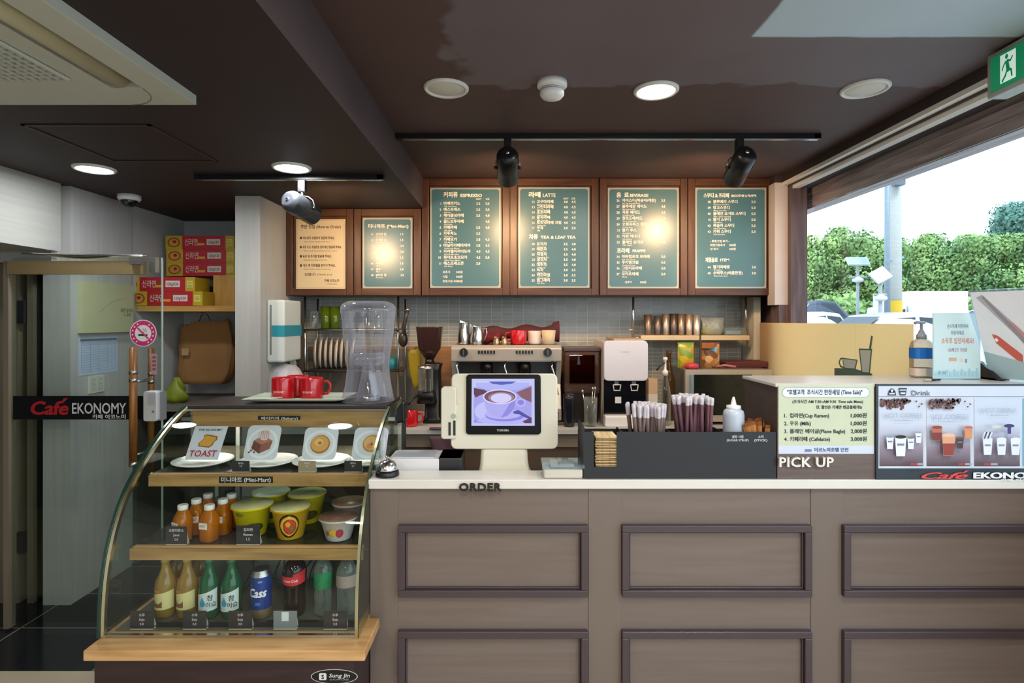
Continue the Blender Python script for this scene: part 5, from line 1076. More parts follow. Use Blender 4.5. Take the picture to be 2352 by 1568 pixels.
for a in (1, 6): m.tube([(X(329, yb)+(a+2*math.sin(i))*s, yb-.001, Z(765, yb)+(2+i*2.2)*s) for i in range(5)], .0012, C('#5a5658'), 5)
m.layer += 1; m.flat([(-14*s, 11.5*s), (-11.5*s, 14*s), (14*s, -11.5*s), (11.5*s, -14*s)], PK)
for i in range(16):
    if i in (3, 4, 11, 12): continue
    a = math.radians(i*22.5+8); m.ell(24*s*math.cos(a), 24*s*math.sin(a), 2*s, 2*s, OW, 8, up=(i == 0))
m.build('no_smoking_sticker', t)
m = MB(); m.plane((0, yb, 0)); m.rect(X(347, yb), Z(860, yb), X(361, yb), Z(812, yb), C('#a8868c', .4)); 
for i in range(4): m.rect(X(350, yb), Z(823+i*9, yb), X(358, yb), Z(818+i*9, yb), C('#7d4a56'), up=(i == 0))
m.build('sticker', t)

# things on the grey pillar
XL = -2.3295
def wallrect(y0, y1, z0, z1, mt, th, name, label, cat, deco=None, bev=0):
    m = MB(); m.box(XL, XL+th, y0, y1, z0, z1, mt)
    m.plane((XL+th+.0006, y0, z0), (0, 1, 0), (0, 0, 1), lay=.0003)
    if deco: deco(m, y1-y0, z1-z0)
    return tag(m.build(name, bevel=bev), label, cat)
CRP = mat('cream_cover', '#bcbc98', .5, var=.04)
def d1(m, w, h):
    pts = [(.30*w+.45*w*u, h*(.42+.28*math.sin(u*1.5))) for u in [i/10 for i in range(11)]]
    for (a, b), (c, d) in zip(pts, pts[1:]): m.flat([(a, b), (c, d), (c, d-.006), (a, b-.006)], C('#a5a684'), False)
    m.layer += 1; m.text('라면 있어요', .72*w, .42*h, .02, C('#33332c'), w=.26*w, up=False); m.text('→ 문의', .78*w, .33*h, .016, C('#33332c'), w=.16*w, up=False)
wallrect(3.03, 3.43, 1.43, 1.71, CRP, .03, 'panel_cover', 'cream cover board with a curved mark on the grey pillar', 'cover', d1, .006)
def d2(m, w, h):
    m.rect(.03*w, .9*h, .97*w, .96*h, C('#7d8aa0'))
    for i in range(12): m.rect(.05*w, h*(.08+.065*i), .95*w, h*(.085+.065*i), C('#8a9ab4'), up=(i == 0))
    for i in range(5): m.rect(w*(.05+.22*i), .08*h, w*(.055+.22*i), .88*h, C('#8a9ab4'), up=(i == 0))
wallrect(3.035, 3.335, 1.20, 1.405, C('#b8c8e0', .6), .001, 'notice_sheet', 'pale blue printed table sheet taped on the grey pillar', 'notice', d2)
def d3(m, w, h):
    for u in (.28, .72): m.rect(w*(u-.11), h*.18, w*(u+.11), h*.82, C('#a9ada4')); m.rect(w*(u-.09), h*.22, w*(u+.09), h*.78, C('#c6c9c0')); m.rect(w*(u-.04), h*.5, w*(u+.04), h*.54, C('#84877f'))
wallrect(3.10, 3.22, 1.095, 1.19, C('#c9ccc2', .4), .008, 'light_switch', 'cream double light switch under the blue sheet', 'switch', d3, .002)

# ================================================================ ALCOVE
SH = wood('pine_shelf', '#b07f3c', '#d2a45e', .45, (1, 10, 10), 3, .1)
t = thing('alcove_shelf', 'pine shelf with a raised pine block in the alcove', 'shelf', (-1.95, 3.8, 1.555))
m = MB(); m.box(-2.343, -1.582, 3.52, 4.039, 1.555, 1.590, SH); m.build('board', t); m = MB(); m.box(X(490, 3.66), -1.582, 3.66, 4.03, 1.5905, 1.79, wood('pine_block', '#b8863a', '#c99c4e', .5, (8, 8, 1), 3, .1)); m.box(-2.30, X(490, 3.8), 3.80, 4.03, 1.5905, 1.79, C('#5a4a34', .7)); m.build('raised_block', t)
RB, YBX = C('#b3202c', .35, var=.1), C('#bfa028', .35, var=.15)
def nbox():
    t = thing('noodle_carton', '', 'carton', (0, 0, 0), 'noodle cartons on the alcove shelf'); w, h, d_ = .455, .088, .17
    m = MB(); m.box(-w/2, -w/2+.11, -d_/2, d_/2, 0, h, YBX); m.box(-w/2+.11, w/2-.06, -d_/2, d_/2, 0, h, RB); m.box(w/2-.06, w/2, -d_/2, d_/2, 0, h, YBX)
    m.build('box', t); m = MB(); m.plane((0, -d_/2-.0004, 0), lay=.0003)
    m.ell(-w/2+.055, h*.5, .042, .032, C('#8a4a20')); m.ell(-w/2+.055, h*.5, .032, .024, C('#d08a3a')); m.ell(-w/2+.06, h*.55, .012, .010, C('#7a2a1c'))
    m.text('신라면', -.10, h*.32, .036, C('#e0c9c0'), off=.01, w=.085); m.rect(.045, h*.3, .135, h*.75, C('#d9ccc4')); m.text('120gX30', .09, h*.42, .018, C('#7a2a2c'), 'C', w=.07, off=.02); m.rect(-.02, h*.28, .03, h*.45, C('#d8a030')); m.rect(w/2-.05, h*.25, w/2-.012, h*.75, C('#d8cf6a'))
    for i in range(4): m.rect(w/2-.045, h*(.3+.1*i), w/2-.018, h*(.33+.1*i), C('#8a6a20'), up=(i == 0))
    m.build('print', t); return t
pn = nbox()
for i, (x, y, z, lb) in enumerate(((X(400, 3.6), 3.60, 1.5905, 'red and yellow noodle carton lying directly on the pine shelf'), (X(388, 3.6)-.02, 3.61, 1.6795, 'red and yellow noodle carton, second from the shelf board, shifted left'), (-2.06, 3.82, 1.7905, 'red and yellow noodle carton, lowest of the three on the rear stack'), (-2.06, 3.82, 1.8795, 'red and yellow noodle carton, middle of the three on the rear stack'), (-2.065, 3.82, 1.9685, 'red and yellow noodle carton, topmost of all'))):
    o = pn if i == 0 else copy_thing(pn, (0, 0, 0)); o.location = (x, y, z); o['label'] = lb
# paper bag hanging under the shelf
t = thing('paper_bag', 'crumpled brown paper bag hanging under the pine shelf', 'bag', (X(470, 3.85), 3.85, Z(885, 3.85)))
m = MB(); KB = mat('kraft_paper', '#94693a', .7, var=.18, vs=9, bump=.6)
zb0, zb1 = Z(880, 3.85), Z(742, 3.85); rings = []
for i in range(13):
    v = i/12; z = zb0+(zb1-zb0)*v; hw = .172+.012*math.sin(v*4)-.03*max(0, 1-v/.15); dd = .075-.05*v; xc = X(472, 3.85)+.012*math.sin(v*4)
    ring = []
    for j in range(40):
        a = 2*math.pi*j/40; c, s_ = math.cos(a), math.sin(a); w = 1+.02*math.sin(7*a+v*5)+.02*math.sin(13*a-v*9)
        ring.append((xc+hw*w*math.copysign(abs(c)**.35, c), 3.86+dd*w*math.copysign(abs(s_)**.6, s_), z+.012*math.sin(5*a+3)*v+(.03*c*v)))
    rings.append(ring)
m.ring(rings, KB, cap1=False); m.build('body', t)
m = MB(); m.tube([(X(445, 3.8), 3.84, Z(750, 3.8)), (X(455, 3.8), 3.84, Z(724, 3.8)), (X(462, 3.8), 3.84, Z(716, 3.8)), (X(470, 3.8), 3.84, Z(724, 3.8)), (X(482, 3.8), 3.84, Z(750, 3.8))], .003, C('#4a3a2c'), 6); m.build('handle', t)
m = MB(); m.cyl((X(462, 3.8), 3.84, 1.553), (X(462, 3.8), 3.84, Z(718, 3.8)), .003, .003, STEEL, 8); m.cyl((X(452, 3.8), 3.84, Z(718, 3.8)), (X(474, 3.8), 3.84, Z(718, 3.8)), .003, .003, STEEL, 8); tag(m.build('bag_hook'), 'small metal hook under the pine shelf holding the paper bag', 'hook')
m = MB(); m.plane((0, 3.775, 0)); m.rect(X(416, 3.77), Z(816, 3.77), X(432, 3.77), Z(800, 3.77), C('#a8906a')); o = m.build('sticker', t)
# low alcove bench with green bag
m = MB(); m.box(-2.343, -1.582, 3.47, 4.03, 0.94, .98, C('#6b675e', .5)); m.box(-2.343, -2.32, 3.49, 4.03, 0, .94, C('#4a4742', .6)); m.box(-1.60, -1.582, 3.49, 4.03, 0, .94, C('#4a4742', .6)); m.box(-2.32, -1.60, 4.0, 4.03, 0, .94, C('#4a4742', .6)); tag(m.build('alcove_bench'), 'grey-brown shelf unit under the hanging paper bag', 'shelf unit')
m = MB(); rng = random.Random(3)
m.ring([[(X(404, 3.56)+(.06+.02*math.sin(3*a*.157+i))*k_*math.cos(2*math.pi*a/40), 3.57+.055*k_*math.sin(2*math.pi*a/40), .981+i*.020) for a in range(40)] for i, k_ in enumerate((.6, .95, 1.0, .95, .9, .7, .5, .35, .2))], mat('lime_green_bag', '#7d8a1e', .45, var=.25, vs=20, bump=.4)); o = m.build('body'); tag(o, 'lime green cloth bundle on the unit under the hanging paper bag', 'cloth')
# paper towel dispenser on the partition
XP = -1.4365
t = thing('towel_dispenser', 'white wall paper towel dispenser with a turquoise band', 'dispenser', (XP+.05, 3.42, Z(835, 3.4)))
m = MB(); m.box(XP, XP+.105, 3.30, 3.56, Z(832, 3.3), Z(688, 3.3), mat('dispenser_white', '#d8e4e2', .3, var=.03)); m.build('housing', t, bevel=.012, seg=3)
m = MB(); m.box(XP+.03, XP+.1065, 3.2985, 3.562, Z(773, 3.3), Z(747, 3.3), C('#2f9ab0', .35)); m.build('band', t)
m = MB(); m.box(XP+.02, XP+.03, 3.298, 3.3, Z(815, 3.3), Z(700, 3.3), C('#7a8682', .4)); m.build('side_slot', t)
# crumpled white sack
m = MB(); rng = random.Random(5); rings = []
z0s = Z(905, 3.35); z1s = Z(836, 3.35)
for i in range(12):
    v = i/11; f = math.sqrt(max(0, 1-max(0, v-.35)**2/.45)); f = max(f, .05) if i < 11 else .04
    rings.append([(X(648, 3.35)+.105*f*(1+.12*math.sin(5*a*.157+v*4)+.08*math.sin(11*a*.157))*math.cos(2*math.pi*a/40), 3.4+.11*f*math.sin(2*math.pi*a/40), z0s+(z1s-z0s)*v) for a in range(40)])
m.ring(rings, mat('white_sack', '#ccd0da', .4, var=.12, vs=10, bump=.5)); tag(m.build('plastic_sack'), 'crumpled white plastic sack below the towel dispenser', 'sack')
m = MB(); m.box(-1.42, -1.17, 3.285, 3.52, z0s-.03, z0s-.002, STEEL); m.box(-1.42, -1.40, 3.285, 3.52, .872, z0s-.03, STEEL); m.box(-1.19, -1.17, 3.285, 3.52, .872, z0s-.03, STEEL); tag(m.build('steel_stand'), 'low steel stand under the white plastic sack', 'stand')

# ================================================================ BACK COUNTER
WT = .87; yf = 3.28
t = thing('back_counter', 'long pale worktop with brown cupboards below the tiled wall', 'counter', (.2, 3.6, 0))
m = MB(); m.box(-1.435, 1.59, yf, 3.948, WT-.032, WT, mat('pale_grey_worktop', '#c4c4c0', .3, var=.04)); m.build('worktop', t, bevel=.002)
m = MB(); m.box(-1.435, 1.59, yf+.03, 3.948, .02, WT-.11, C('#5a4a3e', .5)); m.box(-1.435, 1.59, yf+.02, yf+.05, WT-.11, WT-.0325, C('#7d7263', .5)); m.build('cupboard', t)
m = MB(); m.box(-1.42, 1.585, 3.927, 3.948, WT+.001, 1.315, wood('copper_board', '#8f6a4c', '#a9825c', .4, (1, 8, 10), 3, .08)); m.box(-1.42, -.62, 3.925, 3.9265, WT+.001, 1.30, C('#6b6a64', .4)); m.box(.62, 1.585, 3.925, 3.9265, WT+.001, 1.315, MOSAIC); m.build('splash_board', t)
m = MB(); m.grid(lambda u, v: (X(985+20*v+50*u, 3.25), 3.262-.02*math.sin(u*6)*(v), Z(1003+75*v, 3.25)), 14, 10, mat('plum_cloth', '#5a3f4a', .8, var=.15)); m.grid(lambda u, v: (X(985+50*u, 3.25), 3.262+.04*v, WT+.003), 4, 2, mat('plum_cloth_top', '#5a3f4a', .8)); tag(m.build('apron', solid=.006), 'plum coloured cloth hanging over the edge of the back worktop', 'cloth')
# coffee grinder
x, y = X(987, 3.5), 3.5; s = y/FPX
t = thing('coffee_grinder', 'black coffee grinder with a smoky bean hopper', 'coffee grinder', (x, y, WT))
m = MB(); m.sq(x, y, [(.010, .010, Z(826, y)), (.030, .030, Z(822, y)), (.066, .062, Z(800, y)), (.080, .075, Z(752, y)), (.082, .077, Z(750, y))], mat('smoky_hopper', '#3a2725', .15, var=.1), 4); m.build('hopper', t)
m = MB(); m.lathe(x, y, [(.030, Z(836, y)), (.028, Z(824, y))], PLBLACK, 24); m.sq(x+.02, y+.02, [(.062, .07, WT), (.062, .07, WT+.03), (.050, .06, WT+.04), (.045, .055, Z(850, y)), (.055, .06, Z(836, y)), (.04, .045, Z(832, y))], PLBLACK, 5); m.build('body', t)
yf_ = 3.40; m = MB(); m.lathe(X(978, yf_), yf_, [(.044, Z(898, yf_)), (.045, Z(890, yf_)), (.045, Z(846, yf_)), (.046, Z(843, yf_))], CLEARG, 28); m.lathe(X(978, yf_), yf_, [(.046, Z(846, yf_)), (.047, Z(840, yf_)), (.002, Z(838, yf_))], STEEL, 28, False, True)
for a in (-.6, .1, .8): m.box(X(978, yf_)+a*.04, X(978, yf_)+a*.04+.006, yf_-.048, yf_-.044, Z(897, yf_), Z(868, yf_), STEEL)
m.build('doser', t); m = MB(); m.sq(X(980, yf_), yf_+.01, [(.06, .05, Z(925, yf_)), (.05, .05, Z(900, yf_)), (.045, .045, Z(898, yf_))], PLBLACK, 4); m.tube([(X(962, yf_), yf_-.05, Z(905, yf_)), (X(950, yf_), yf_-.09, Z(915, yf_)), (X(945, yf_), yf_-.1, Z(925, yf_))], .006, PLBLACK); m.build('portafilter_fork', t)
# espresso machine
SATIN = mat('satin_steel', '#b9b3a9', .38, .35, var=.05)
x0, x1, y0, y1 = X(1036, 3.38), X(1290, 3.38), 3.38, 3.86
t = thing('espresso_machine', 'two group stainless espresso machine with a row of buttons', 'espresso machine', ((x0+x1)/2, 3.6, WT))
m = MB(); zt = Z(793, 3.38)
m.box(x0+.03, x1-.03, 3.58, y1, WT+.03, zt-.004, C('#3a3a3c', .3, var=.1)); m.box(x0+.01, x1-.01, 3.42, y1, Z(828, 3.38)-.01, zt-.002, STEEL); m.build('body', t)
m = MB(); m.prism([(3.38, Z(830, 3.38)), (3.42, Z(830, 3.38)), (3.44, zt), (3.395, zt), (3.372, Z(800, 3.38))], 'x', x0, x1, SATIN); m.build('control_panel', t, bevel=.006, seg=3)
for px in (1065, 1258):
    m = MB(); c = (X(px, 3.37), 3.376, Z(809, 3.37)); m.cyl(c, (c[0], 3.352, c[2]), .026, .022, PLBLACK, 28); m.box(c[0]-.003, c[0]+.003, 3.349, 3.353, c[2]-.018, c[2]+.018, C('#5c5c60', .3)); m.build('dial', t)
m = MB()
for px in (1098, 1185):
    for i in range(6): m.box(X(px+i*7, 3.37), X(px+i*7+4, 3.37), 3.368, 3.376, Z(812, 3.37), Z(805, 3.37), PLBLACK)
m.build('button_row', t)
for xx in (x0, x1-.03):
    m = MB(); m.prism([(3.385, WT+.03), (3.385, WT+.10), (3.46, WT+.24), (3.39, Z(830, 3.38)), (3.44, zt), (y1, zt), (y1, WT+.03)], 'x', xx, xx+.03, SATIN); m.build('side_panel', t, bevel=.004)
for px in (1118, 1205):
    m = MB(); c = (X(px, 3.45), 3.47); zz = Z(832, 3.4); m.lathe(*c, [(.030, zz-.075), (.038, zz-.07), (.040, zz-.03), (.036, zz-.01), (.03, zz)], mat('dark_group', '#2a2624', .25, .5), 24); m.cyl((c[0], c[1]-.03, zz-.065), (c[0]+.01, c[1]-.15, zz-.08), .013, .015, PLBLACK, 14); m.build('group_head', t)
for px in (1052, 1162, 1270):
    m = MB(); m.tube([(X(px, 3.4), 3.40, Z(830, 3.4)), (X(px-3, 3.4), 3.39, Z(842, 3.4)), (X(px+4, 3.4), 3.37, Z(865, 3.4)), (X(px+10, 3.4), 3.36, Z(905, 3.4))], .006, CHROME, 10); m.build('steam_wand', t)
m = MB(); m.box(x0+.02, x1-.02, 3.37, 3.60, WT+.03, WT+.085, STEEL)
for i in range(4): m.cyl((x0+.06 if i % 2 else x1-.06, 3.42 if i < 2 else 3.82, WT), (x0+.06 if i % 2 else x1-.06, 3.42 if i < 2 else 3.82, WT+.03), .02, .02, PLBLACK, 14)
m.build('drip_tray', t)
# on top of the machine
zt2 = zt+.0005
def pitcher(px, y, h, r, label, z=None, rz=math.pi, group=None, mt=None):
    z = zt2 if z is None else z; x = X(px, y); t = thing('milk_pitcher', label, 'pitcher', (x, y, z), group)
    m = MB(); rings = []
    for v, k_ in ((0, 1), (.03, 1.03), (.35, 1.0), (.6, .86), (.8, .78), (1, .84)):
        rings.append([(x+r*k_*(1+(.35*max(0, math.cos(a*.2618-rz))**6 if v > .75 else 0)*(v-.5))*math.cos(a*.2618), y+r*k_*math.sin(a*.2618), z+h*v+(.10*h*max(0, math.cos(a*.2618-rz))**4 if v == 1 else 0)) for a in range(24)])
    m.ring(rings, mt or CHROME, cap1=False); m.build('body', t)
    m = MB(); ex = -math.cos(rz); m.tube([(x+ex*r*.8, y, z+h*.85), (x+ex*r*1.5, y, z+h*.9), (x+ex*r*1.6, y, z+h*.6), (x+ex*r*1.1, y, z+h*.2)], .004, mt or CHROME, 8); m.build('handle', t)
    return t
pitcher(1066, 3.55, .135, .040, 'steel milk pitcher at the left end on top of the espresso machine', rz=math.pi*.75); pitcher(1097, 3.50, .11, .038, 'steel milk pitcher beside the dark red cloth on the espresso machine', rz=math.pi*.9)
m = MB(); MAR = mat('maroon_cloth', '#4d1f28', .8, var=.2, vs=15, bump=.4)
m.grid(lambda u, v: (X(1112+172*u, 3.75), 3.74+.05*math.cos(v*6.28)*(1-.3*math.sin(u*9)), zt2+.055+.045*math.sin(v*6.28)*(1+.25*math.sin(u*14)+.3*(u > .9))+.02*u), 40, 16, MAR); tag(m.build('maroon_cloth'), 'rolled dark red cloth behind the cups on the espresso machine', 'cloth')
m = MB(); m.grid(lambda u, v: (X(1110+38*u, 3.6), 3.58+.03*math.cos(v*6.28), zt2+.035+.033*math.sin(v*6.28)*(1+.2*math.sin(u*9))), 14, 14, mat('dark_red_cloth', '#6d1422', .8, var=.2, vs=15)); tag(m.build('red_cloth'), 'small crumpled dark red cloth between the pitcher and the red mug', 'cloth')
mug(X(1191, 3.50), 3.50, zt2, 'red mug on top of the espresso machine', math.pi, False, .050, .088, group='cups on the espresso machine')
mug(X(1228, 3.52), 3.53, zt2, 'white mug beside the red mug on the espresso machine', 0, False, .042, .084, C('#e3d5cb', .3), group='cups on the espresso machine')
GC = mat('golden_shot_cup', '#b99a74', .2, .8)
for px, lb in ((1140, 'small golden shot pitcher, left one of two on the espresso machine'), (1158, 'small golden shot pitcher, next to the red mug on the espresso machine')): pitcher(px, 3.46, .045, .020, lb, rz=math.pi*.6, group='golden shot pitchers', mt=GC)
m = MB(); x = X(1260, 3.5); m.lathe(x, 3.5, [(.034, zt2), (.036, zt2+.002), (.044, zt2+.088), (.042, zt2+.088), (.034, zt2+.004), (.002, zt2+.004)], C('#cdb99a', .5), 28); tag(m.build('paper_cup'), 'beige cup at the right end on top of the espresso machine', 'cup')
# smoked bin
x0, x1 = X(1297, 3.45), X(1378, 3.45)
t = thing('smoked_bin', 'smoky see-through plastic bin between espresso machine and water dispenser', 'container', ((x0+x1)/2, 3.6, WT))
m = MB(); m.box(x0, x1, 3.46, 3.72, Z(905, 3.46), Z(806, 3.46), SMOKE); m.build('bin', t, bevel=.012, seg=3)
m = MB(); m.box(x0-.004, x1+.004, 3.455, 3.725, Z(806, 3.46), Z(798, 3.46), C('#4a3832', .3)); m.box(x0+.03, x1-.03, 3.452, 3.456, Z(880, 3.46), Z(815, 3.46), glass('bin_panel', '#c09a80', 1)); m.build('lid', t, bevel=.004)
m = MB(); m.box(x0+.01, x1-.005, 3.48, 3.72, WT+.0005, Z(905, 3.46), C('#1c1715', .4)); m.build('base', t, bevel=.006)
x = X(1307, 3.36); m = MB(); m.lathe(x, 3.36, [(.030, WT), (.033, WT+.01), (.035, Z(915, 3.36)), (.033, Z(905, 3.36))], C('#1c1c26', .15), 24); tag(m.build('tumbler'), 'dark tumbler beside the glass of spoons', 'tumbler')
# glass of spoons
x, y = X(1356, 3.37), 3.37
t = thing('spoon_glass', 'clear glass holding spoons on the back worktop', 'glass', (x, y, WT))
m = MB(); m.lathe(x, y, [(.034, WT), (.036, WT+.004), (.041, Z(912, y)), (.039, Z(912, y)), (.034, WT+.006), (.002, WT+.006)], CLEARG, 28); m.build('glass', t)
for i, (a, b, px) in enumerate(((-.5, .1, 1338), (.3, -.4, 1362), (.55, .2, 1368))):
    m = MB(); tp = Vector((X(px, y), y+.01*i, Z(894 if i else 900, y))); bt = Vector((x-.01+.01*i, y, WT+.01)); m.tube([bt, bt.lerp(tp, .5), tp], .003, STEEL, 6); m.ball(tp, (.008, .004, .014), STEEL, 12, 8)
    tag(m.build('teaspoon'), 'steel teaspoon standing in the clear glass', 'spoon', 'teaspoons in the clear glass')
# water dispenser
x0, x1 = X(1386, 3.38), X(1487, 3.38)
t = thing('water_dispenser', 'white and black countertop water dispenser with two taps', 'water dispenser', ((x0+x1)/2, 3.6, WT))
m = MB(); m.box(x0+.002, x1-.002, 3.405, 3.80, WT+.0005, Z(784, 3.4), C('#d5cdc8', .35, var=.03)); m.box(x0+.004, x1-.004, 3.395, 3.405, WT+.03, Z(872, 3.38), C('#0d0f16', .15)); m.build('body', t, bevel=.004)
m = MB(); RR(m, x0, x1, Z(875, 3.36), Z(782, 3.36), 3.362, 3.404, .028, mat('white_front', '#d6d8e6', .25, var=.02)); m.build('front_cover', t)
m = MB(); m.box(x0+.003, x1-.003, 3.33, 3.404, WT+.0005, Z(955, 3.34), PLWHITE); m.build('drip_tray', t, bevel=.008, seg=3)
for px in (1417, 1457):
    m = MB(); x = X(px, 3.36); m.box(x-.012, x+.012, 3.37, 3.396, Z(886, 3.36), Z(872, 3.36), C('#5a5e66', .3)); zc = Z(888, 3.36)
    m.tube([(x-.022, 3.36, zc+.012), (x-.018, 3.36, zc-.022), (x+.018, 3.36, zc-.022), (x+.022, 3.36, zc+.012), (x+.010, 3.36, zc+.012), (x-.010, 3.36, zc+.012)], .004, C('#c5c8cc', .2), 8, True); m.build('tap', t)
m = MB(); m.box(X(1413, 3.39), X(1427, 3.39), 3.392, 3.396, Z(926, 3.39), Z(911, 3.39), C('#d8dade')); m.build('sticker', t)
m = MB(); m.plane((0, 3.3612, 0)); m.text('COWAY', X(1437, 3.36), Z(810, 3.36), .010, C('#a9abb4'), 'C', w=.05); m.build('lettering', t)
m = MB(); m.box(X(1400, 3.6), X(1465, 3.6), 3.45, 3.75, Z(783, 3.4)+.002, Z(778, 3.4), C('#b39a84', .5)); tag(m.build('tray'), 'thin tan tray lying on top of the water dispenser', 'tray')
# carton, syrup bottles
m = MB(); m.box(X(1490, 3.42), X(1510, 3.42), 3.42, 3.50, WT+.0005, Z(870, 3.42), mat('kraft_carton', '#c6a886', .6)); m.box(X(1490, 3.42)-.001, X(1510, 3.42)+.001, 3.419, 3.501, WT+.02, Z(905, 3.42), C('#cfcabf', .6)); tag(m.build('carton'), 'small beige carton right of the water dispenser', 'carton')
x, y = X(1529, 3.4), 3.41
t = thing('syrup_bottle', 'clear syrup bottle with a tall white pump', 'bottle', (x, y, WT))
m = MB(); m.lathe(x, y, [(.030, WT), (.034, WT+.006), (.034, Z(905, y)), (.028, Z(890, y)), (.015, Z(868, y)), (.014, Z(860, y))], CLEARG, 28); m.build('body', t)
m = MB(); m.lathe(x, y, [(.017, Z(862, y)), (.017, Z(852, y)), (.007, Z(848, y)), (.007, Z(828, y)), (.014, Z(826, y)), (.012, Z(820, y))], PLWHITE, 18); m.tube([(x, y, Z(832, y)), (x-.03, y-.01, Z(838, y)), (x-.055, y-.012, Z(850, y))], .005, PLDARK, 8); m.build('pump', t)
x, y = X(1538, 3.55), 3.57; m = MB(); m.lathe(x, y, [(.034, WT), (.037, WT+.006), (.037, Z(872, y)), (.028, Z(858, y)), (.015, Z(835, y)), (.015, Z(815, y)), (.017, Z(813, y)), (.017, Z(805, y))], glass('amber_syrup', '#8a6a30', 1.2, milk=.35, milkcol='#7a5a2a', edge=.4), 28); tag(m.build('syrup_bottle'), 'tall amber syrup bottle behind the white pump', 'bottle')
x, y = X(1512, 3.38), 3.36; m = MB(); m.lathe(x, y, [(.020, WT), (.022, WT+.006), (.022, WT+.10), (.012, WT+.12), (.010, WT+.15), (.004, WT+.16)], PET, 20); tag(m.build('squeeze_bottle'), 'small clear squeeze bottle in front of the beige carton', 'bottle')
# microwave
x0, x1, y0 = X(1572, 3.42), X(1572, 3.42)+.52, 3.40; zm = Z(848, 3.42)
t = thing('microwave_oven', 'stainless microwave oven with a dark door, against the tiled wall', 'microwave', ((x0+x1)/2, 3.6, WT))
m = MB(); m.box(x0, x1, y0+.02, 3.80, WT+.02, zm, C('#6e6a68', .35, var=.05)); 
for i in range(4): m.cyl((x0+.04 if i % 2 else x1-.04, 3.46 if i < 2 else 3.76, WT), (x0+.04 if i % 2 else x1-.04, 3.46 if i < 2 else 3.76, WT+.02), .015, .015, PLBLACK, 12)
m.build('body', t, bevel=.003)
m = MB(); m.box(x0, x1, y0, y0+.02, WT+.02, zm, SATIN); m.box(x0+.05, x1-.12, y0-.002, y0+.001, WT+.06, zm-.03, C('#1c2220', .1)); mdoor = m.build('door', t); m = MB(); m.box(x0+.025, x0+.045, y0-.02, y0+.001, WT+.05, zm-.03, C('#7b93a0', .25)); m.build('handle', mdoor)
m = MB(); m.plane((0, y0-.001, 0)); m.rect(x1-.10, WT+.06, x1-.02, zm-.04, C('#22282a', .2)); m.rect(x1-.09, zm-.09, x1-.03, zm-.06, C('#2f4a48', .2)); m.build('control_panel', t)
# snack pouches on the microwave
def pouch(px, y, w, h, cols, label, z):
    x = X(px, y); t = thing('snack_pouch', label, 'pouch', (x, y, z), 'snack pouches on the microwave')
    def g(u, v): b = math.sin(math.pi*v)**.6*math.sin(math.pi*u)**.6 if 0 < v < 1 and 0 < u < 1 else 0; return (x+(u-.5)*w, y-.022*b, z+h*v)
    k = N('pouch_print_'+str(px)); bb = k.n('BsdfPrincipled'); tc = k.n('TexCoord'); vo = k.n('TexVoronoi'); vo.inputs['Scale'].default_value = 28; r = k.n('ValToRGB'); k.l(tc.outputs['Object'], vo.inputs[0]); sp = k.n('SeparateColor'); k.l(vo.outputs['Color'], sp.inputs[0]); k.l(sp.outputs[0], r.inputs[0]); r.color_ramp.interpolation = 'CONSTANT'
    r.color_ramp.elements[0].color = (*lin(cols[0]), 1); r.color_ramp.elements[1].color = (*lin(cols[1]), 1); r.color_ramp.elements[1].position = .3
    for p_, c in zip((.55, .8), cols[2:]): e = r.color_ramp.elements.new(p_); e.color = (*lin(c), 1)
    k.l(r.outputs[0], bb.inputs['Base Color']); bb.inputs['Roughness'].default_value = .3; k.l(bb.outputs[0], k.o.inputs[0])
    m = MB(); m.grid(g, 14, 14, k.m); m.grid(lambda u, v: (g(u, v)[0], 2*y-g(u, v)[1], g(u, v)[2]), 14, 14, k.m); m.build('bag', t)
    m = MB(); m.box(x-w/2, x+w/2, y-.0015, y+.0015, z+h, z+h+.010, C(cols[1], .3)); m.build('seal', t)
zm2 = zm+.001
pouch(1575, 3.52, .10, Z(790, 3.52)-zm2, ('#c9a62c', '#7fa03a', '#d2b93c', '#b7a84a'), 'yellow and green pouch standing on the microwave', zm2); pouch(1632, 3.52, .11, Z(790, 3.52)-zm2, ('#b8844a', '#7c4a2a', '#d8b488', '#6fb0c4'), 'brown cookie pouch with a cap on the microwave', zm2)
m = MB(); m.box(X(1610, 3.49), X(1640, 3.49), 3.475, 3.49, Z(800, 3.49), Z(787, 3.49), C('#9a5a24', .4)); m.box(X(1606, 3.49), X(1609, 3.49), 3.475, 3.49, zm2, Z(768, 3.49), C('#4a3a2c', .5)); tag(m.build('wooden_paddle', bevel=.002), 'thin brown scoop stick beside the cookie pouch', 'stick')
m = MB(); m.ring([[(X(1590, 3.44)+(.042*k_*(1+.12*math.sin(5*a*.2)))*math.cos(a*.2094), 3.445+.03*k_*math.sin(a*.2094), zm2+dz) for a in range(30)] for dz, k_ in ((0, .8), (.015, 1), (.028, .85), (.036, .4))], C('#c03a52', .5)); tag(m.build('pink_packet'), 'crumpled pink packet on the front of the microwave', 'packet')
m = MB(); m.box(X(1660, 3.6), X(1765, 3.6), 3.55, 3.76, zm2, zm2+.035, C('#5a2a2c', .6, var=.2)); tag(m.build('dark_red_box', bevel=.005), 'flat dark red box lying on the microwave', 'box')
m = MB(); m.tube([(X(1645, 3.5), 3.5, zm2+.008), (X(1665, 3.47), 3.47, zm2+.02), (X(1690, 3.46), 3.46, zm2+.010)], .007, C('#c47a80', .5)); tag(m.build('pink_tongs'), 'pink handled tool lying in front of the dark red box', 'tool')
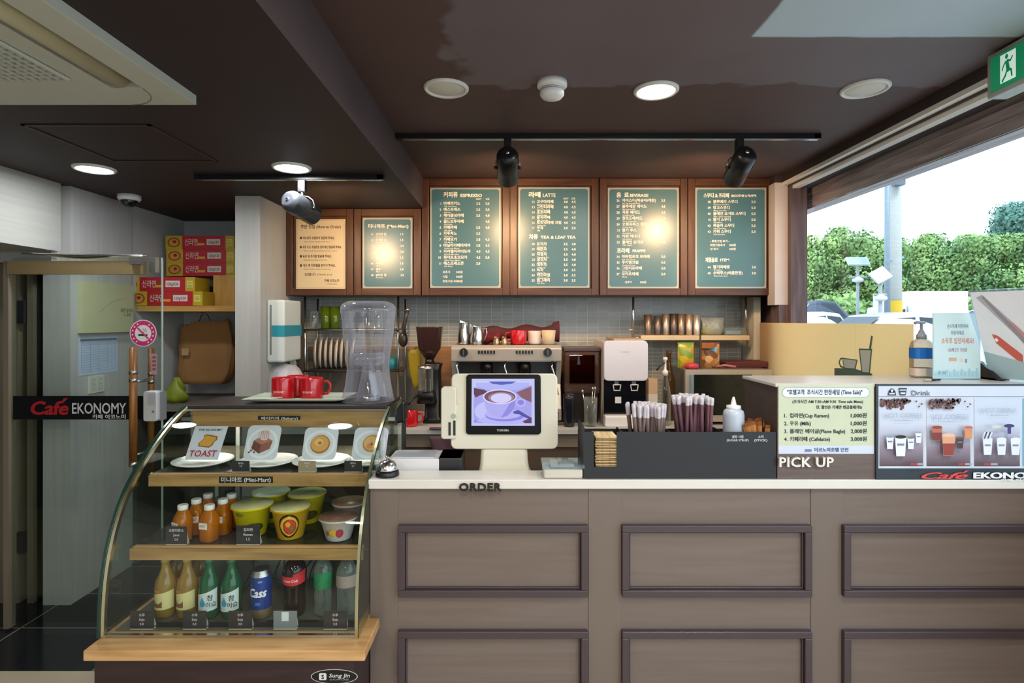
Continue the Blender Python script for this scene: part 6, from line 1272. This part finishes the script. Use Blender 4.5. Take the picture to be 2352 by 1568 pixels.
# white post and hanging shelf
m = MB(); m.box(X(1725, 3.78), X(1741, 3.78), 3.74, 3.94, WT+.001, Z(682, 3.75), C('#c9c4b4', .5)); tag(m.build('white_post'), 'pale upright post at the window end of the back counter', 'post')
ys0, zs = 3.70, Z(770, 3.7)
t = thing('hanging_shelf', 'cream shelf hung on chrome rods under the tall cabinets', 'shelf', (X(1605, 3.8), 3.8, zs-.03))
m = MB(); m.box(X(1472, ys0), X(1722, ys0), ys0, 3.92, zs-.032, zs, mat('cream_shelf', '#cdbd9a', .4)); m.build('board', t, bevel=.003)
m = MB(); m.cyl((X(1456, ys0), ys0+.02, zs-.03), (X(1456, ys0), ys0+.02, Z(679, 3.6)-.002), .007, .007, CHROME, 12); m.cyl((X(1456, ys0), ys0+.02, zs-.015), (X(1474, ys0), ys0+.02, zs-.015), .006, .006, CHROME, 10); m.cyl((X(1444, ys0), ys0+.02, zs+.035), (X(1456, ys0), ys0+.02, zs+.035), .006, .006, CHROME, 10); m.build('rod', t)
m = MB(); m.cyl((X(1716, ys0), ys0+.02, zs), (X(1716, ys0), ys0+.02, Z(679, 3.6)-.002), .007, .007, CHROME, 12); m.build('rod', t)
zs1 = zs+.001
for i, (px, r, h, c) in enumerate(((1489, .026, .135, '#8d7a6c'), (1511, .024, .128, '#7a6e6a'), (1530, .024, .140, '#b0a498'), (1548, .024, .142, '#6f645e'), (1565, .024, .140, '#a59280'), (1583, .024, .138, '#c9b8a4'), (1601, .024, .132, '#d9d4cc'))):
    m = MB(); x = X(px, 3.76); mt = mat('metal_tumbler_'+str(i), c, .38, .8, var=.15, vs=20); m.lathe(x, 3.77, [(r*.85, zs1), (r*.9, zs1+.003), (r*1.05, zs1+h), (r*1.0, zs1+h), (r*.85, zs1+.006), (.002, zs1+.006)], mt, 28)
    tag(m.build('metal_tumbler'), 'metal tumbler on the cream hanging shelf, '+('at the left end', 'second from the left end', 'third from the left end', 'in the middle of seven', 'third from the plastic bag', 'second from the plastic bag', 'beside the plastic bag')[i], 'tumbler', 'tumblers on the hanging shelf')
m = MB(); BG = glass('clear_bag', '#e6ece8', 1.3, milk=.35, milkcol='#c9cfc6', rough=.08, edge=.6)
m.ring([[(X(1636, 3.77)+(.075*k_*(1+.10*math.sin(5*a*.157+i)))*math.cos(a*.157), 3.77+.05*k_*math.sin(a*.157), zs1+dz) for a in range(40)] for i, (dz, k_) in enumerate(((0, .8), (.02, 1), (.05, 1), (.075, .9), (.10, .95), (.115, 1.1)))], BG, cap1=False); m.ring([[(X(1628, 3.77)+.05*k_*math.cos(a*.3), 3.77+.035*k_*math.sin(a*.3), zs1+dz) for a in range(21)] for dz, k_ in ((.002, .8), (.03, 1), (.05, .5))], C('#a5ab5a', .6, var=.4, vs=40)); tag(m.build('plastic_bag'), 'clear plastic bag with pale green contents on the hanging shelf', 'bag')
m = MB(); m.box(X(1665, 3.72), X(1712, 3.72), 3.73, 3.86, zs1, zs1+.05, ACRYL); m.box(X(1670, 3.72), X(1706, 3.72), 3.74, 3.85, zs1+.002, zs1+.03, C('#8d9aa6', .4)); tag(m.build('clear_box', bevel=.006, seg=3), 'clear plastic box at the right end of the hanging shelf', 'box')
# dish rack
t = thing('dish_rack', 'two tier chrome dish rack under the low cabinets', 'dish rack', (X(800, 3.8), 3.8, Z(852, 3.75)))
xr0, xr1 = X(712, 3.75), X(921, 3.75)
m = MB()
for xx in (xr0, xr1):
    m.cyl((xx, 3.66, WT+.001), (xx, 3.66, Z(679, 3.62)-.002), .007, .007, CHROME, 12); m.cyl((xx, 3.90, WT+.001), (xx, 3.90, Z(679, 3.62)-.01), .006, .006, CHROME, 12)
m.build('post', t)
for zz in (Z(757, 3.7), Z(850, 3.7)):
    m = MB()
    for yy in (3.64, 3.90): m.cyl((xr0-.01, yy, zz), (xr1+.01, yy, zz), .007, .007, mat('dark_steel', '#5f5c56', .35, .7) if zz < 1.3 else STEEL, 10)
    for i in range(22): xx = xr0+(xr1-xr0)*i/21; m.cyl((xx, 3.64, zz), (xx, 3.90, zz), .003, .003, STEEL, 6)
    m.build('wire_tier', t)
zu, zl = Z(757, 3.7)+.0075, Z(850, 3.7)+.0075
plp = None
for i in range(8):
    xx = X(722, 3.75)+i*.0345
    if plp is None:
        m = MB(); m.lathe(0, 0, [(.055, -.006), (.06, -.004), (.088, 0), (.105, .012), (.105, .0145), (.088, .004), (.055, -.001), (.002, -.002)], C('#ece8e2', .2), 40); m.xf(Matrix.Rotation(math.pi/2, 4, 'Y') @ Matrix.Rotation(0, 4, 'X')); plp = m.build('plate'); tag(plp, '', 'plate', 'plates standing in the dish rack'); o = plp
        plp.location = (0, 0, 0)
        for v in plp.data.vertices: v.co = v.co+Vector((ORG[plp.name].x, ORG[plp.name].y, ORG[plp.name].z))
    else: o = copy_thing(plp, (0, 0, 0))
    o.location = (xx, 3.76, zl+.104); o.rotation_euler = (0, random.uniform(.02, .14), .25)
    o['label'] = 'plate standing on edge in the dish rack, '+('first from the left post', 'second from the left post', 'third from the left post', 'fourth from the left post', 'fifth from the left post', 'sixth from the left post', 'seventh from the left post', 'last one, partly behind the dispenser jar')[i]
gg = glass('green_tumbler_plastic', '#7fa02a', 1.2, milk=.45, milkcol='#6f9020', rough=.04, edge=.6)
for px, lb in ((748, 'green see-through tumbler on the dish rack, left of two'), (769, 'green see-through tumbler on the dish rack, right of two')):
    m = MB(); m.lathe(X(px, 3.76), 3.76, [(.026, zu), (.029, zu+.004), (.033, zu+.145), (.031, zu+.145), (.026, zu+.008), (.002, zu+.008)], gg, 24); tag(m.build('green_tumbler'), lb, 'tumbler', 'green tumblers on the dish rack')
for px, lb in ((722, 'clear upturned glass on the dish rack beside the left post'), (800, 'clear upturned glass on the dish rack behind the dispenser jar'), (870, 'clear upturned glass on the dish rack near its right end')):
    m = MB(); m.lathe(X(px, 3.74), 3.74, [(.030, zu), (.0305, zu+.002), (.026, zu+.09), (.022, zu+.115), (.002, zu+.118)], CLEARG, 24, False, True); tag(m.build('drinking_glass'), lb, 'glass', 'glasses on the dish rack')
# ladle hanging at the right rack post
t = thing('ladle', 'dark ladle hanging from the right post of the dish rack', 'ladle', (X(930, 3.6), 3.62, Z(795, 3.6)))
m = MB(); m.tube([(X(936, 3.6), 3.6, Z(712, 3.6)), (X(932, 3.6), 3.6, Z(730, 3.6)), (X(926, 3.6), 3.61, Z(752, 3.6)), (X(930, 3.6), 3.61, Z(772, 3.6))], [.011, .012, .014, .010], C('#3a3634', .3), 12); m.ball((X(936, 3.6), 3.6, Z(711, 3.6)), .012, STEEL); m.cyl((X(936, 3.6), 3.6, Z(712, 3.6)), (xr1, 3.655, Z(712, 3.6)), .003, .003, STEEL, 8); m.build('handle', t)
m = MB(); m.ball((X(925, 3.6), 3.615, Z(780, 3.6)), (.030, .02, .048), C('#33302e', .25)); m.build('bowl', t)
# yellow gloves, teal cup, soap bottle, small steel pot, red mug
m = MB(); m.ring([[(X(952, 3.6)+w_*math.cos(a*.3142)+dx, 3.64+.018*math.sin(a*.3142), z_) for a in range(20)] for z_, w_, dx in ((Z(893, 3.62), .010, .004), (Z(880, 3.62), .028, .008), (Z(855, 3.62), .036, 0), (Z(830, 3.62), .040, -.004), (Z(812, 3.62), .042, -.006), (Z(802, 3.62), .030, -.004))], mat('yellow_rubber', '#b09a14', .45, var=.15)); m.cyl((X(948, 3.6), 3.64, Z(803, 3.62)), (X(948, 3.6), 3.925, Z(795, 3.62)), .004, .004, STEEL, 8); tag(m.build('rubber_glove'), 'yellow rubber glove hanging beside the coffee grinder', 'glove')
m = MB(); m.lathe(X(900, 3.7), 3.72, [(.030, zl), (.034, zl+.004), (.038, zl+.075), (.036, zl+.075), (.030, zl+.008), (.002, zl+.008)], C('#2a8a9a', .3), 24); tag(m.build('teal_cup'), 'teal cup at the right end of the dish rack', 'cup')
m = MB(); x = X(917, 3.42); m.lathe(x, 3.42, [(.024, WT), (.026, WT+.006), (.026, WT+.09), (.018, WT+.115), (.010, WT+.125), (.009, WT+.15), (.013, WT+.152), (.010, WT+.165)], C('#b59a78', .4), 24); tag(m.build('soap_bottle'), 'beige pump bottle on the back worktop behind the dispenser jar', 'bottle')
m = MB(); m.lathe(X(893, 3.5), 3.5, [(.045, WT), (.048, WT+.004), (.048, WT+.11), (.05, WT+.113), (.046, WT+.113), (.045, WT+.006), (.002, WT+.006)], STEEL, 32); tag(m.build('steel_cup'), 'steel cup on the back worktop behind the dispenser jar', 'cup')
mug(X(943, 3.36), 3.37, WT+.0005, 'red mug on the back worktop beside the coffee grinder', 0, False, .042, .088, group='cups on the back worktop')
m = MB(); m.box(X(715, 3.5), X(775, 3.5), 3.50, 3.72, WT+.001, WT+.13, STEEL); m.box(X(715, 3.5)+.006, X(775, 3.5)-.006, 3.506, 3.714, WT+.12, WT+.131, C('#4a4a48', .4)); tag(m.build('steel_basin', bevel=.006), 'steel basin on the back worktop below the dish rack', 'basin')
m = MB(); m.box(-1.385, -1.345, 3.60, 3.64, 1.17, Z(690, 3.62), C('#46423c', .6)); m.grid(lambda u, v: (-1.42+.03*u+.02*math.sin(v*6), 3.56+.05*u, 1.18+.16*v), 6, 10, C('#a9bd9c', .5)); tag(m.build('hanging_cloth', solid=.003), 'pale green cloth on a dark bracket beside the towel dispenser', 'cloth')

# ================================================================ OUTSIDE
GZ = .12
k = N('conifer_leaves'); bb = k.n('BsdfPrincipled'); g = k.n('NewGeometry'); no = k.n('TexNoise'); no.inputs['Scale'].default_value = .5; r = k.n('ValToRGB'); k.l(g.outputs['Position'], no.inputs[0]); k.l(no.outputs[0], r.inputs[0])
r.color_ramp.elements[0].position = .3; r.color_ramp.elements[1].position = .7
r.color_ramp.elements[0].color = (*lin('#567e4c'), 1); r.color_ramp.elements[1].color = (*lin('#9cba6c'), 1); k.l(r.outputs[0], bb.inputs['Base Color']); bb.inputs['Roughness'].default_value = .7; k.l(bb.outputs[0], k.o.inputs[0]); LEAF = k.m
LEAF2 = mat('blue_green_leaves', '#5c8a7c', .7, var=.3, vs=.6); BARK = mat('bark', '#6a5a4a', .8)
def tree(px, pyt, d, w, label, leaf=LEAF, low=.25):
    x, zt_ = X(px, d), Z(pyt, d); h = zt_-GZ
    t = thing('tree', label, 'tree', (x, d, GZ), 'trees beyond the car park'); rng = random.Random(int(px*7+d))
    m = MB(); m.cyl((x, d, GZ), (x, d, GZ+h*.8), .16, .05, BARK, 10)
    blobs = []
    for i in range(26):
        v = rng.uniform(low, .95); rr = w*.5*(1-.75*max(0, v-.35)**1.2); a = rng.uniform(0, 6.28); q_ = rng.uniform(0, .75)
        blobs.append((Vector((x+rr*q_*math.cos(a), d+rr*q_*math.sin(a), GZ+h*v)), w*.19*rng.uniform(.6, 1.25)*(1-.4*v)))
    for c, r_ in blobs[:6]: m.tube([(x, d, GZ+h*.2), (x*.5+c.x*.5, d*.5+c.y*.5, (GZ+h*.2+c.z)/2), c], [.07, .05, .02], BARK, 6)
    m.build('trunk', t)
    m = MB()
    for c, r_ in blobs:
        for q_ in range(640):
            dv = Vector((rng.gauss(0, 1), rng.gauss(0, 1), rng.gauss(0, 1))).normalized(); p = c+dv*r_*rng.uniform(.5, 1.3); p.z = min(p.z, zt_+.1); s_ = .055*rng.uniform(.6, 1.5)*d/30
            a = dv.orthogonal().normalized()*s_; b = dv.cross(a).normalized()*s_*.7; tl = dv*rng.uniform(-.6, .6)*s_
            m.add([p-a-b, p+a-b+tl, p+a+b, p-a+b-tl], [(0, 1, 2, 3)], leaf)
    m.build('foliage', t); return t
for i, a in enumerate(((1868, 545, 30, 5.2, 'bright green tree at the left edge of the window view'), (1925, 528, 32, 5.6, 'bright green tree behind the solar lamp post'), (1995, 556, 31, 5.2, 'bright green tree just left of the concrete pole'), (2060, 590, 36, 5.6, 'green tree mostly behind the concrete pole'), (2125, 540, 33, 5.6, 'green tree just right of the concrete pole'), (2195, 556, 31, 6.0, 'green tree above the white truck'), (2262, 545, 34, 6.2, 'green tree below the tall dark tree'), (2335, 545, 29, 5.6, 'green tree at the right edge of the window view'), (2410, 535, 31, 6.5, 'green tree past the right edge of the window view'))):
    tree(*a)
tree(2330, 478, 46, 10, 'tall dark blue-green tree rising behind the others at right', LEAF2, .45)
tree(1960, 575, 44, 8, 'distant dark tree between the two leftmost trees', LEAF2, .2); tree(2160, 580, 44, 9, 'distant dark tree between the trees over the truck', LEAF2, .2)
m = MB(); rng = random.Random(9)
for i in range(5200):
    xx = rng.uniform(14, 36); yy = 27+rng.uniform(-1, 1); p = Vector((xx, yy, GZ+rng.uniform(0, 2.3)+.3*math.sin(xx*2.1))); s_ = rng.uniform(.08, .2)
    a = Vector((rng.uniform(-1, 1), rng.uniform(-.5, .5), rng.uniform(-1, 1))).normalized()*s_; b = a.orthogonal().normalized()*s_*.7; m.add([p-a-b, p+a-b, p+a+b, p-a+b], [(0, 1, 2, 3)], LEAF)
tag(m.build('hedge'), 'long hedge along the far side of the car park', 'hedge', kind='stuff')
# concrete pole with warning band
d = 15; x = X(2053, d); CON = mat('pale_concrete', '#a9aaa6', .7, var=.06)
t = thing('utility_pole', 'thick concrete pole with a yellow and black band outside the window', 'pole', (x, d, GZ))
m = MB(); m.cyl((x, d, GZ), (x, d, 7.5), .19, .16, CON, 24); m.build('shaft', t)
m = MB(); m.cyl((x, d, Z(718, d)), (x, d, Z(690, d)), .195, .195, C('#c9a21c', .5), 24, False)
m.add([(x-.197*math.cos(a), d-.197*math.sin(a), Z(718-dz, d)) for a, dz in ((.6, 3), (1.4, 3), (2.1, 20), (1.3, 22))], [(0, 1, 2, 3)], C('#1e1c1a')); m.build('warning_band', t)
m = MB(); m.box(X(2052, 14.7), X(2074, 14.7), 14.6, 14.8, Z(426, 14.7), Z(410, 14.7), C('#5a6470')); m.cyl((x-.19, d-.1, Z(600, d)), (x+.19, d-.1, Z(592, d)), .03, .03, C('#6aa0c0'), 8); m.build('junction_box', t)
m = MB(); x2 = X(2038, 14.6); m.cyl((x2, 14.6, GZ), (x2, 14.6, 7.2), .075, .06, mat('steel_blue_pole', '#7f8b96', .5, .3), 16); tag(m.build('slim_pole'), 'slim grey-blue pole standing against the thick concrete pole', 'pole')
def solar(px, d, pyt, w, h_, tilt_, label, rz=0):
    x = X(px, d); zt_ = Z(pyt, d); t = thing('solar_lamp_post', label, 'lamp post', (x, d, GZ), 'solar lamp posts')
    m = MB(); m.cyl((x, d, GZ), (x, d, zt_-.15), .05, .04, C('#8a9094', .5), 12); m.build('post', t)
    m = MB(); m.box(-w/2, w/2, -.03, .03, -h_/2, h_/2, C('#aeb8c0', .3)); m.plane((0, -.031, 0)); m.rect(-w/2+.03, -h_/2+.03, -.02, h_/2-.03, C('#9fb0bc', .2)); m.rect(.02, -h_/2+.03, w/2-.03, h_/2-.03, C('#9fb0bc', .2), up=False)
    m.xf(Matrix.Translation((x, d, zt_)) @ Matrix.Rotation(rz, 4, 'Y') @ Matrix.Rotation(tilt_, 4, 'X')); m.build('solar_panel', t)
    m = MB(); m.cyl((x-.4*w, d, zt_-.45), (x+.4*w, d, zt_-.45), .03, .03, C('#8a9094', .5), 8); m.lathe(x, d, [(.02, zt_-.42), (.14, zt_-.5), (.14, zt_-.56), (.05, zt_-.6)], C('#c5cacc', .4), 16); m.build('lamp_head', t)
solar(1970, 16, 600, .60, .27, -.6, 'solar lamp post with a double panel before the trees'); solar(2022, 13, 632, .36, .32, -.5, 'tilted solar panel post beside the concrete pole', -.5)
m = MB(); m.tube([(X(1800, 22), 22, Z(438, 22)), (X(2040, 20), 20, Z(388, 20)), (X(2130, 18), 18, Z(366, 18)), (X(2260, 15), 15, Z(332, 15)), (X(2420, 13), 13, Z(285, 13))], .012, C('#7a7e84'), 6); tag(m.build('overhead_wire'), 'thin overhead wire crossing the white sky', 'wire')
# vehicles
CARW = mat('white_car_paint', '#d5d8dc', .25, var=.02, coat=.5); CARG = C('#3f4a54', .3, spec=.15)
def car(px, d, L, ztop, paint, label, rz=0.0, cat='car'):
    t = thing('car', label, cat, (X(px, d), d, GZ), 'parked cars'); h = ztop-GZ; wd = .85
    body = [(-L/2, .28*h), (-L/2+.02*L, .50*h), (-L*.30, .60*h), (-L*.20, .64*h), (-L*.06, .96*h), (L*.06, h), (L*.22, .97*h), (L*.36, .68*h), (L*.47, .62*h), (L/2, .45*h), (L/2, .22*h), (-L/2+.03*L, .18*h)]
    m = MB(); b = m.mark()
    cs = []
    for y_, k_ in ((-wd, .92), (-wd*.9, 1.0), (wd*.9, 1.0), (wd, .92)): cs.append([(p[0]*k_, y_ if p[1] < .65*h else y_*.80, p[1]*(.985 if k_ < 1 else 1)) for p in body])
    m.ring(cs, paint, smooth=False); b0 = len(m.v); m.build_t = None
    T = Matrix.Translation((X(px, d), d, GZ)) @ Matrix.Rotation(rz, 4, 'Z'); m.xf(T); m.build('body', t, bevel=.05, seg=3)
    m = MB()
    for sgn in (-1, 1):
        y_ = sgn*(wd*.80+.012)
        for q_ in ([(-L*.17, .66*h), (-L*.055, .91*h), (L*.05, .935*h), (L*.05, .66*h)], [(L*.07, .66*h), (L*.07, .935*h), (L*.20, .91*h), (L*.30, .68*h)]): m.prism([(a, c) for a, c in q_], 'y', y_-.01, y_+.01, CARG)
    m.xf(T); m.build('side_window', t)
    m = MB(); m.add([(-L*.205, -wd*.66, .66*h), (-L*.205, wd*.66, .66*h), (-L*.075, wd*.62, .93*h), (-L*.075, -wd*.62, .93*h)], [(0, 1, 2, 3)], CARG); m.xf(T @ Matrix.Translation((-.02, 0, .02))); m.build('windscreen', t)
    for sx in (-.31, .30):
        for sy in (-1, 1):
            m = MB(); m.cyl((L*sx, sy*wd*.72, .31), (L*sx, sy*wd*.98, .31), .31, .31, C('#1c1d1f', .7), 24); m.cyl((L*sx, sy*wd*.98, .31), (L*sx, sy*wd*1.0, .31), .19, .17, STEEL, 18); m.xf(T); m.build('wheel', t)
    return t
car(2022, 11.5, 4.3, Z(717, 11.5), CARW, 'white car whose roof shows above the yellow screen'); car(1828, 15.2, 4.2, Z(716, 15.2), C('#c9ced4', .25), 'pale car at the left edge of the window view', rz=.5); car(1850, 24, 4.3, Z(690, 24), C('#3f4a5c', .25), 'dark blue car far back at the left edge of the window view'); car(2290, 17, 4.4, Z(705, 17), C('#c4c8cc', .25), 'pale car behind the tilted menu stand')
t = thing('box_truck', 'white box truck right of the concrete pole', 'truck', (X(2150, 21), 21, GZ))
m = MB(); m.box(X(2095, 20), X(2225, 20), 20, 22.2, GZ+.8, Z(668, 20), mat('truck_white', '#dcdcd8', .5, var=.03)); m.build('cargo_box', t, bevel=.03)
m = MB(); m.prism([(X(2092, 20), GZ+.5), (X(2068, 20), GZ+.5), (X(2066, 20), GZ+1.2), (X(2074, 20), GZ+1.85), (X(2092, 20), GZ+1.9)], 'y', 20.2, 22.0, mat('truck_cab', '#d3d3d0', .4)); m.prism([(X(2088, 20), GZ+1.25), (X(2072, 20), GZ+1.25), (X(2077, 20), GZ+1.75), (X(2088, 20), GZ+1.78)], 'y', 20.18, 20.2, CARG); m.build('cab', t, bevel=.03)
for px in (2085, 2115, 2200):
    m = MB(); m.cyl((X(px, 20), 20.1, GZ+.42), (X(px, 20), 20.4, GZ+.42), .42, .42, C('#1c1d1f', .7), 24); m.build('wheel', t)
bpy.data.objects.remove(_to)
